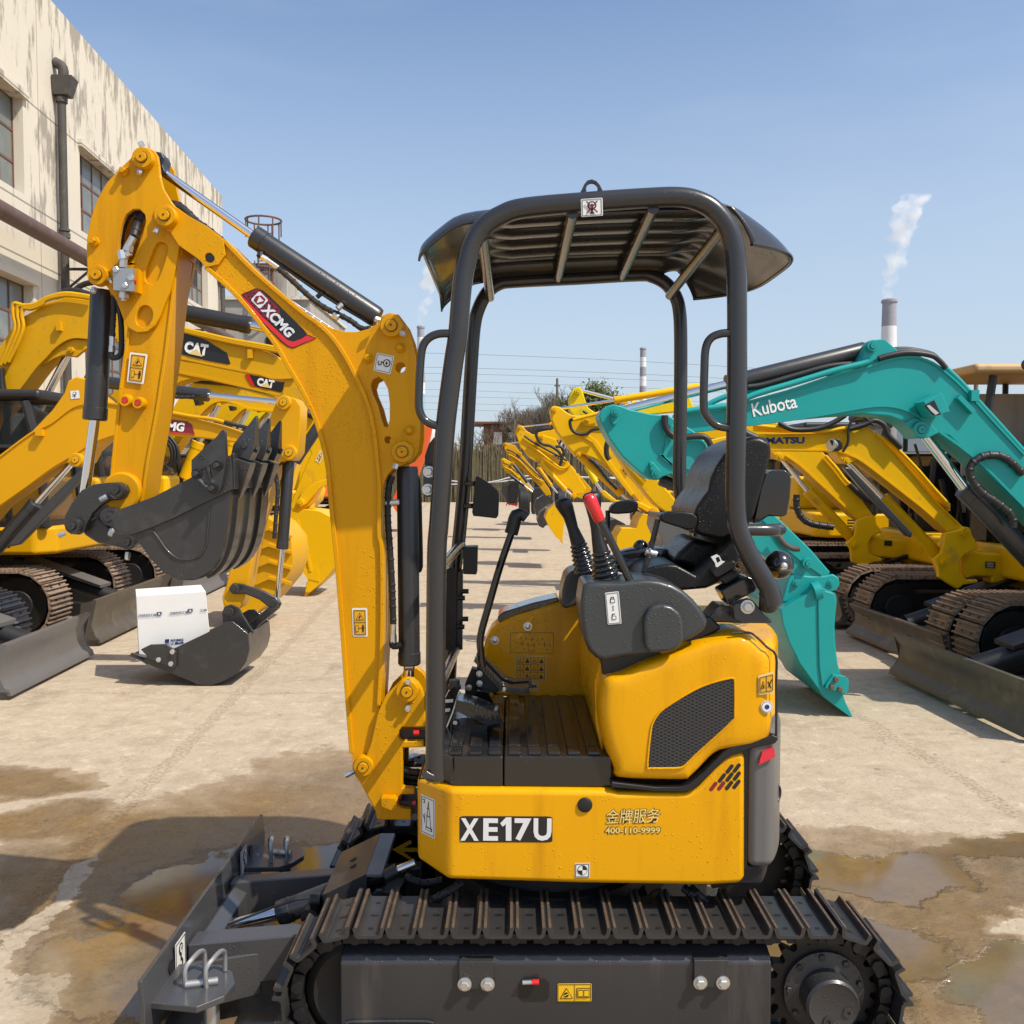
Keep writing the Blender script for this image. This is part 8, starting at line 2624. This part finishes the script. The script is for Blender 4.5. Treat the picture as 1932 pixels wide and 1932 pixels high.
# ---------------------------------------------------------------- right row, second: yellow with the navy name on its boom
ya = 7.98
R2 = thing('excavator', (4.8, 8.05, 0), 'yellow excavator with navy name on its boom, second from the camera in the right row', 'excavator', 'excavators parked along the right side of the yard')
pm = M['yel_b']
under(R2, 3.27, 1, 8.05, 1.75, 2.6, 0.60, 0.36, M['old_track'])
dozer(R2, 3.28, 1, 7.2, 8.9, 0.32, M['blade_old'], 8.05)
house(R2, 4.16, 1, 7.25, 8.9, 0.66, 0.94, pm, cabx=(0.4, 1.7), caby=(0, 0.60), ctop=2.50, open_=True, side=False)
BO = limb(R2, 'boom', WL(B5, [(-420, 800), (-300, 772), (0, 752), (480, 742), (620, 695), (740, 692), (820, 750), (900, 830), (1020, 955), (1280, 1262), (1470, 1445), (1530, 1470), (1530, 1520), (1480, 1540), (1430, 1520), (1360, 1490), (1180, 1330), (1060, 1235), (900, 1110), (760, 1000), (690, 955), (640, 975), (590, 980), (540, 930), (520, 892), (430, 886), (40, 882), (-300, 905), (-420, 900)], ya), ya, 0.22, pm)
edge(BO, WL(B5, [(-300, 895), (40, 874), (430, 878), (560, 890), (640, 920), (700, 950), (760, 992), (900, 1100), (1060, 1225), (1180, 1320), (1360, 1480)], ya), ya, 0.22, pm, 0.014)
edge(BO, WL(B5, [(0, 760), (480, 750), (620, 703), (735, 700), (815, 757), (895, 838), (1015, 963), (1275, 1270), (1440, 1430)], ya), ya, 0.22, pm, 0.012)
text('KOMATSU', W(B5, (-140, 806), ya), W(B5, (284, 803), ya), PX(B5, 50, ya), M['navy'], BO, 'maker_lettering', bold=0.05, proud=0.004)
pins(BO, B5, [((605, 958), 26), ((1500, 1490), 34)], ya - 0.005, pm, 0.04)
lm = MB()
lm.slab(WL(B5, [(480, 800), (545, 790), (570, 820), (575, 870), (520, 890), (500, 870)], ya - 0.16), 0.10, M['black'])
lmO = lm.build('work_lamp', BO, bevel=0.012)
lm = MB()
lm.lathe(W(B5, (500, 840), ya - 0.12), (-1, -0.7, 0.1), [(0.05, 0), (0.05, 0.03), (0.045, 0.035)], M['zinc'], 18)
lm.build('lamp_lens', lmO)
for k in range(3):
    hosep(BO, B5, [(-100, 690 + 16 * k), (200, 720 + 8 * k), (420, 735 + 5 * k), (560, 715 + 10 * k), (640, 705 + 8 * k)], ya - 0.03 + 0.05 * k, 0.016, pm)
    hosep(BO, B5, [(830 + 30 * k, 760 + 20 * k), (960, 850 + 20 * k), (1120, 1010 + 30 * k), (1250, 1160 + 25 * k), (1370, 1290 + 20 * k)], ya - 0.02 + 0.05 * k, 0.016, pm)
hosep(R2, B5, [(620, 718), (720, 690), (810, 655), (880, 690), (910, 760), (960, 810), (1010, 860)], ya - 0.05, 0.024)
hosep(R2, B5, [(90, 672), (200, 722), (380, 715), (500, 670), (590, 615)], ya - 0.05, 0.022)
hosep(R2, B5, [(570, 890), (610, 820), (615, 720), (650, 640), (720, 620), (800, 690)], ya - 0.06, 0.012)
ram(R2, 'boom_cylinder', W(B5, (1290, 1670), ya + 0.11), W(B5, (872, 1232), ya + 0.11), W(B5, (605, 958), ya + 0.11), PX(B5, 46, ya), PX(B5, 22, ya), pm)
limb(R2, 'cylinder_guard', WL(B5, [(575, 1000), (640, 1010), (1100, 1500), (1090, 1535), (1050, 1520), (700, 1150)], ya - 0.04), ya, 0.07, M['grey'])
SWr = limb(R2, 'swing_post', WL(B5, [(1345, 1500), (1440, 1475), (1480, 1452), (1530, 1468), (1548, 1520), (1592, 1590), (1592, 1618), (1490, 1660), (1455, 1700), (1450, 1790), (1500, 1850), (1590, 1850), (1586, 1875), (1480, 1890), (1440, 1922), (1400, 1900), (1290, 1830), (1288, 1770), (1262, 1690), (1310, 1650)], ya - 0.06), ya, 0.05, pm)
limb(R2, 'swing_post_far_cheek', WL(B5, [(1345, 1500), (1480, 1452), (1530, 1468), (1548, 1520), (1592, 1600), (1490, 1660), (1450, 1790), (1500, 1850), (1440, 1922), (1290, 1800), (1262, 1690)], ya + 0.20), ya, 0.08, pm)
pins(SWr, B5, [((1500, 1490), 36), ((1345, 1718), 26)], ya - 0.06, pm, 0.03)
limb(R2, 'front_frame', WL(B5, [(1470, 1650), (1560, 1632), (1640, 1645), (1790, 1652), (1960, 1680), (1960, 1930), (1780, 1890), (1690, 1880), (1690, 1835), (1560, 1830), (1490, 1850), (1455, 1780)], 8.0), 8.0, 0.18, pm, 0.03)
o = MB()
o.slab(WL(B5, [(1645, 1712), (1718, 1716), (1716, 1764), (1642, 1760)], 7.992), 0.004, M['sk'])
for i in range(3):
    o.slab(WL(B5, [(1652, 1722 + i * 13), (1705, 1725 + i * 13), (1705, 1729 + i * 13), (1652, 1726 + i * 13)], 7.988), 0.002, M['silver'])
o.build('data_plate', R2)
# arm and bucket, mostly hidden behind the seat and the teal arm
limb(R2, 'arm', WL(B4, [(1090, 600), (1130, 560), (1250, 590), (1420, 900), (1600, 1100), (1800, 1330), (1850, 1420), (1760, 1480), (1560, 1330), (1330, 1060), (1160, 800)], ya), ya, 0.22, pm)
hosep(R2, B4, [(1130, 690), (1095, 760), (1095, 850), (1120, 900)], ya - 0.03, 0.022)
hosep(R2, B4, [(1170, 770), (1280, 900), (1390, 1010), (1480, 1100)], ya - 0.03, 0.020, pm)
bucket(R2, B4, [(1600, 1420), (1760, 1440), (1880, 1520), (1900, 1680), (1800, 1850), (1640, 1880), (1560, 1800), (1640, 1700), (1580, 1560)], 7.9, 0.6, M['blade'], [(1540, 1850), (1570, 1790), (1620, 1860)])

# ---------------------------------------------------------------- right row, third
ya = 10.03
R3 = thing('excavator', (5.0, 10.1, 0), 'yellow excavator with tan roof, its plain yellow bucket hanging just behind the control levers', 'excavator', 'excavators parked along the right side of the yard')
under(R3, 3.22, 1, 10.1, 1.75, 2.6, 0.60, 0.36, M['old_track'])
dozer(R3, 3.20, 1, 9.27, 10.95, 0.34, M['blade_old'], 10.1)
house(R3, 4.2, 1, 9.3, 10.95, 0.62, 0.92, pm, cabx=(0.36, 1.7), caby=(0, 0.62), ctop=2.56, roof=M['tan'], back=3.0, open_=True, side=False)
BO = limb(R3, 'boom', WL(B5, [(-700, 640), (-300, 620), (0, 640), (300, 760), (430, 900), (520, 990), (600, 1090), (720, 1250), (800, 1370), (790, 1420), (730, 1420), (660, 1380), (480, 1210), (370, 1110), (250, 1000), (190, 950), (140, 960), (80, 940), (40, 900), (-200, 800), (-700, 780)], ya), ya, 0.22, pm)
edge(BO, WL(B5, [(140, 915), (250, 990), (370, 1100), (480, 1200), (660, 1370)], ya), ya, 0.22, pm, 0.016)
hosep(BO, B5, [(440, 920), (520, 1010), (580, 1090), (620, 1130)], ya - 0.03, 0.02, pm)
hosep(R3, B5, [(620, 1130), (680, 1190), (740, 1240), (800, 1270)], ya - 0.03, 0.03)
pins(BO, B5, [((100, 925), 24), ((790, 1395), 30)], ya, pm, 0.04)
ram(R3, 'boom_cylinder', W(B5, (640, 1540), ya + 0.1), W(B5, (305, 1180), ya + 0.1), W(B5, (100, 925), ya + 0.1), PX(B5, 40, ya), PX(B5, 18, ya), pm)
hosep(R3, B5, [(225, 1210), (225, 1300), (260, 1380), (340, 1430), (500, 1455)], ya - 0.1, 0.035, None, True)
SWr = limb(R3, 'swing_post', WL(B5, [(680, 1400), (770, 1368), (815, 1385), (830, 1440), (870, 1490), (790, 1530), (760, 1580), (770, 1660), (870, 1690), (870, 1710), (770, 1730), (750, 1760), (640, 1720), (630, 1620), (600, 1580), (660, 1520)], ya - 0.06), ya, 0.05, pm)
limb(R3, 'swing_post_far_cheek', WL(B5, [(680, 1400), (770, 1368), (815, 1385), (830, 1440), (870, 1490), (790, 1530), (760, 1580), (770, 1660), (870, 1690), (770, 1730), (750, 1760), (640, 1720), (630, 1620), (600, 1580)], ya + 0.22), ya, 0.06, pm)
pins(SWr, B5, [((672, 1588), 22)], ya - 0.06, pm, 0.03)
limb(R3, 'front_frame', WL(B5, [(760, 1540), (800, 1515), (1010, 1545), (1030, 1560), (1080, 1545), (1310, 1560), (1300, 1780), (1080, 1755), (1020, 1700), (770, 1680)], 10.05), 10.05, 0.18, pm, 0.03)
o = MB()
o.slab(WL(B5, [(884, 1556), (942, 1556), (942, 1596), (884, 1594)], 10.042), 0.004, M['sk'])
o.build('data_plate', R3)
o = MB()
o.box((5.35, 10.0, 1.75), (1.2, 0.04, 1.25), M['concrete_c'])
o.build('rear_panel', R3)
st3 = [(545, 420), (560, 390), (590, 378), (640, 388), (680, 420), (740, 460), (800, 475), (950, 460), (1060, 520), (1120, 640), (1240, 800), (1420, 1080), (1560, 1320), (1620, 1420), (1580, 1470), (1520, 1440), (1380, 1270), (1180, 1050), (1000, 900), (860, 840), (800, 870), (760, 820), (680, 720), (610, 620), (570, 530)]
ST = limb(R3, 'arm', WL(B4, st3, ya - 0.03), ya, 0.28, pm)
limb(ST, 'arm_flange', WL(B4, [(830, 590), (1000, 720), (1160, 960), (1360, 1230), (1330, 1250), (1130, 990), (960, 740), (800, 640)], ya - 0.045), ya, 0.015, pm, 0.004)
pins(ST, B4, [((590, 415), 26), ((890, 535), 34), ((825, 845), 24), ((1540, 1390), 30)], ya - 0.03, pm, 0.05)
limb(R3, 'boom_tip', WL(B4, [(850, 530), (870, 500), (940, 480), (1060, 450), (1300, 440), (1300, 600), (1000, 580), (900, 575)], ya - 0.06), ya, 0.03, pm)
hosep(R3, B4, [(1060, 440), (860, 490), (760, 510), (740, 540), (760, 610), (820, 650), (900, 650), (960, 610), (1060, 595)], ya - 0.12, 0.017)
hosep(R3, B4, [(770, 515), (860, 490), (1000, 455), (1060, 440)], ya - 0.13, 0.020, pm)
ram(R3, 'arm_cylinder', W(B4, (1990, 190), ya + 0.1), W(B4, (1165, 325), ya + 0.1), W(B4, (600, 412), ya + 0.1), PX(B4, 34, ya), PX(B4, 15, ya), pm)
ram(R3, 'bucket_cylinder', W(B4, (830, 855), ya + 0.1), W(B4, (1240, 1230), ya + 0.1), W(B4, (1440, 1400), ya + 0.1), PX(B4, 40, ya), PX(B4, 18, ya), pm)
hosep(R3, B4, [(930, 890), (1010, 960), (1110, 1090), (1200, 1180)], ya - 0.02, 0.024, None, True)
limb(R3, 'bucket_link', WL(B4, [(1040, 1210), (1070, 1190), (1190, 1290), (1400, 1300), (1560, 1380), (1540, 1430), (1380, 1350), (1180, 1330), (1060, 1250)], ya - 0.07), ya, 0.04, pm)
sticker(WL(B4, [(1230, 985), (1262, 960), (1310, 1050), (1278, 1072)], ya - 0.03), [(M['sk'], [tri(0.5, 0.28, 0.3, 0.6), rect(0.3, 0.6, 0.7, 0.68), rect(0.45, 0.5, 0.55, 0.85)])], M['so'], ST, 'warning_sticker', lift=0.004)
bucket(R3, B4, [(1240, 1560), (1380, 1560), (1410, 1470), (1450, 1420), (1500, 1430), (1560, 1470), (1640, 1530), (1640, 1700), (1625, 1860), (1560, 1960), (1420, 1990), (1300, 1940), (1220, 1830), (1190, 1720), (1190, 1640)], ya - 0.15, 0.55, pm, [(1640, 2010), (1600, 1930), (1540, 1970)])

# ---------------------------------------------------------------- right row, further machines: arms stacked towards the end of the yard
def far_right(yc, arm, cyl_, rodp, bpins, bk_, label, pm_, bm_=None, bteeth=None, xt=3.2, ctop=2.25, boom=None, warn=None, bw=0.7, hp=None):
    root = thing('excavator', (5.2, yc, 0), label, 'excavator', 'excavators parked along the right side of the yard')
    a = yc - 0.1
    s_ = limb(root, 'arm', WL(B4, arm, a), a, 0.28, pm_)
    pins(s_, B4, bpins, a, pm_, 0.05)
    if boom:
        limb(root, 'boom', WL(B4, boom, a + 0.02), a, 0.24, pm_)
    if cyl_:
        ram(root, 'arm_cylinder', W(B4, cyl_[0], a + 0.12), W(B4, cyl_[1], a + 0.12), W(B4, cyl_[2], a + 0.12), PX(B4, cyl_[3], a), PX(B4, cyl_[3] * 0.5, a), pm_)
    if rodp:
        ram(root, 'bucket_cylinder', W(B4, rodp[0], a - 0.02), W(B4, rodp[1], a - 0.02), W(B4, rodp[2], a - 0.02), PX(B4, rodp[3], a), PX(B4, rodp[3] * 0.5, a), rodp[4] if len(rodp) > 4 else pm_)
    if bk_:
        bucket(root, B4, bk_, a - 0.2, bw, bm_ or pm_, bteeth)
    if warn:
        sticker(WL(B4, warn, a), [(M['sk'], [tri(0.5, 0.3, 0.28, 0.7), rect(0.3, 0.65, 0.7, 0.72), rect(0.55, 0.55, 0.68, 0.9)])], M['beige'], s_, 'warning_sticker', lift=0.006)
    A_ = [Vector((q[0], q[1], 0)) for q in arm]
    n_ = len(A_)
    top_, bot_ = A_[:n_ // 2], A_[n_ // 2:][::-1]
    for k_ in range(2):
        f_ = 0.30 + 0.25 * k_
        mid = [top_[int(i * (len(top_) - 1) / 4)].lerp(bot_[int(i * (len(bot_) - 1) / 4)], f_) for i in range(1, 5)]
        hosep(root, B4, [(v.x, v.y) for v in mid], a - 0.03, 0.016, pm_ if k_ else None)
    under(root, xt, 1, yc, 1.9, 2.9, 0.68, 0.42, M['old_track'])
    house(root, xt + 0.5, 1, yc - 0.85, yc + 0.85, 0.75, 1.05, hp or pm_, cabx=(0.7, 2.0), caby=(0.0, 0.6), ctop=ctop)
    return root
# lemon machine with its arm folded high
far_right(12.3, [(735, 420), (735, 290), (765, 225), (800, 200), (850, 200), (865, 245), (890, 330), (920, 400), (980, 440), (1100, 640), (1240, 900), (1440, 1180), (1500, 1330), (1440, 1340), (1300, 1180), (1100, 900), (930, 640), (800, 500)], ((1600, 420), (1330, 355), (830, 225), 34), ((900, 960), (990, 1120), (1060, 1220), 30), [((820, 235), 32)], [(1080, 1500), (1180, 1470), (1280, 1520), (1260, 1620), (1150, 1690), (1070, 1650)], 'lemon yellow excavator, its arm end rising highest in front of the trees', M['lemon'], M['bucket'], None, hp=M['yel_b'], boom=[(900, 470), (1020, 440), (1400, 330), (1900, 300), (1950, 420), (1400, 470), (1060, 520)])
R5 = far_right(15.2, [(215, 640), (222, 585), (245, 560), (285, 575), (320, 620), (380, 655), (480, 660), (600, 700), (680, 860), (800, 1020), (900, 1180), (870, 1230), (780, 1230), (640, 1090), (520, 970), (460, 910), (420, 920), (350, 880), (260, 770)], ((900, 500), (545, 552), (255, 582), 14), ((450, 925), (700, 1190), (780, 1260), 24), [((252, 583), 20), ((465, 680), 24), ((425, 900), 18), ((778, 1248), 26)], [(500, 1460), (530, 1380), (600, 1330), (680, 1360), (690, 1480), (670, 1640), (660, 1690), (600, 1640), (540, 1550)], 'yellow excavator with pale warning label on its arm and a yellow bucket tip', M['yel_b'], M['yel_b'], [(672, 1720), (620, 1640), (670, 1600)], boom=[(420, 640), (480, 625), (560, 610), (900, 560), (920, 650), (640, 710), (500, 720)], warn=[(570, 850), (600, 822), (660, 890), (625, 925)])
hosep(R5, B4, [(560, 600), (460, 605), (415, 640), (430, 700), (480, 750), (560, 770), (640, 830), (660, 900), (640, 960)], 14.95, 0.024)
hosep(R5, B4, [(600, 770), (660, 780), (680, 830), (660, 890)], 14.95, 0.022)
R5b = far_right(18.0, [(330, 760), (370, 700), (440, 720), (560, 800), (760, 960), (950, 1180), (900, 1290), (800, 1260), (640, 1040), (470, 880)], None, ((440, 980), (560, 1150), (620, 1220), 18), [((435, 985), 18)], [(420, 1480), (460, 1400), (560, 1330), (600, 1380), (560, 1480), (480, 1560), (440, 1540)], 'shaded yellow excavator tucked behind the one with the pale warning label', M['yel_c'], M['bucket'])
win7 = WL(B4, [(140, 830), (150, 795), (185, 800), (190, 850), (160, 890)], 21.3)
R6 = far_right(21.4, [(100, 770), (98, 745), (120, 730), (150, 745), (210, 760), (260, 830), (340, 930), (430, 1030), (540, 1180), (560, 1240), (510, 1250), (430, 1140), (330, 1040), (240, 970), (190, 930), (150, 890)], ((500, 690), (240, 730), (115, 745), 12), ((195, 945), (330, 1120), (390, 1190), 16, M['cyl']), [((115, 746), 14), ((255, 840), 22), ((190, 930), 14)], [(390, 1350), (420, 1280), (490, 1240), (560, 1260), (590, 1330), (520, 1460), (470, 1500), (420, 1450)], 'amber excavator with two dark cylinders, next to last in the right row', M['yel_c'], M['bucket'])
R7 = far_right(24.5, [(75, 920), (80, 890), (100, 880), (130, 900), (170, 920), (220, 1000), (330, 1120), (380, 1200), (330, 1200), (240, 1110), (160, 1030), (130, 1030), (95, 980)], None, ((150, 1040), (300, 1150), (380, 1210), 15, M['cyl']), [((100, 905), 12), ((185, 930), 14)], [(75, 1200), (95, 1130), (150, 1100), (245, 1110), (250, 1190), (235, 1270), (215, 1345), (135, 1330), (110, 1260)], 'last excavator of the right row with dark bucket and red teeth', M['yel_b'], M['bucket'], [(220, 1360), (212, 1310), (240, 1310)])
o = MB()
o.slab(WL(B4, [(165, 1125), (246, 1116), (246, 1190), (232, 1260), (216, 1335), (180, 1300), (160, 1220)], 24.14), 0.03, M['black'])  # black patch on the side painting the shaded inside of the bucket
for k in range(5):
    o.slab(WL(B4, [(118 + 26 * k, 1322), (134 + 26 * k, 1322), (130 + 26 * k, 1356)], 24.12), 0.05, M['reflector'])
o.build('inside_shade_and_teeth', R7)
WLd = thing('wheel_loader', (-0.3, 27.5, 0), 'small dark wheeled loader standing right of the last dark bucket', 'loader')
o = MB()
c = W(B4, (298, 1300), 27.0)
o.lathe((c.x - 0.16, 27.0, c.z), (1, 0, 0), [(0.18, 0.02), (0.36, 0.0), (0.40, 0.05), (0.40, 0.27), (0.36, 0.32), (0.18, 0.30)], M['rubber'], 28)
o.build('tyre', WLd)
o = MB()
o.box((c.x + 0.42, 27.3, c.z + 0.02), (0.42, 1.2, 0.75), M['cab'])
o.box((c.x + 0.55, 27.8, c.z + 0.5), (0.5, 0.8, 0.5), M['cab'])
o.lathe((c.x + 0.9, 27.0, c.z), (1, 0, 0), [(0.18, 0.02), (0.36, 0.0), (0.40, 0.05), (0.40, 0.27), (0.36, 0.32), (0.18, 0.30)], M['rubber'], 28)
o.build('body', WLd, bevel=0.03)
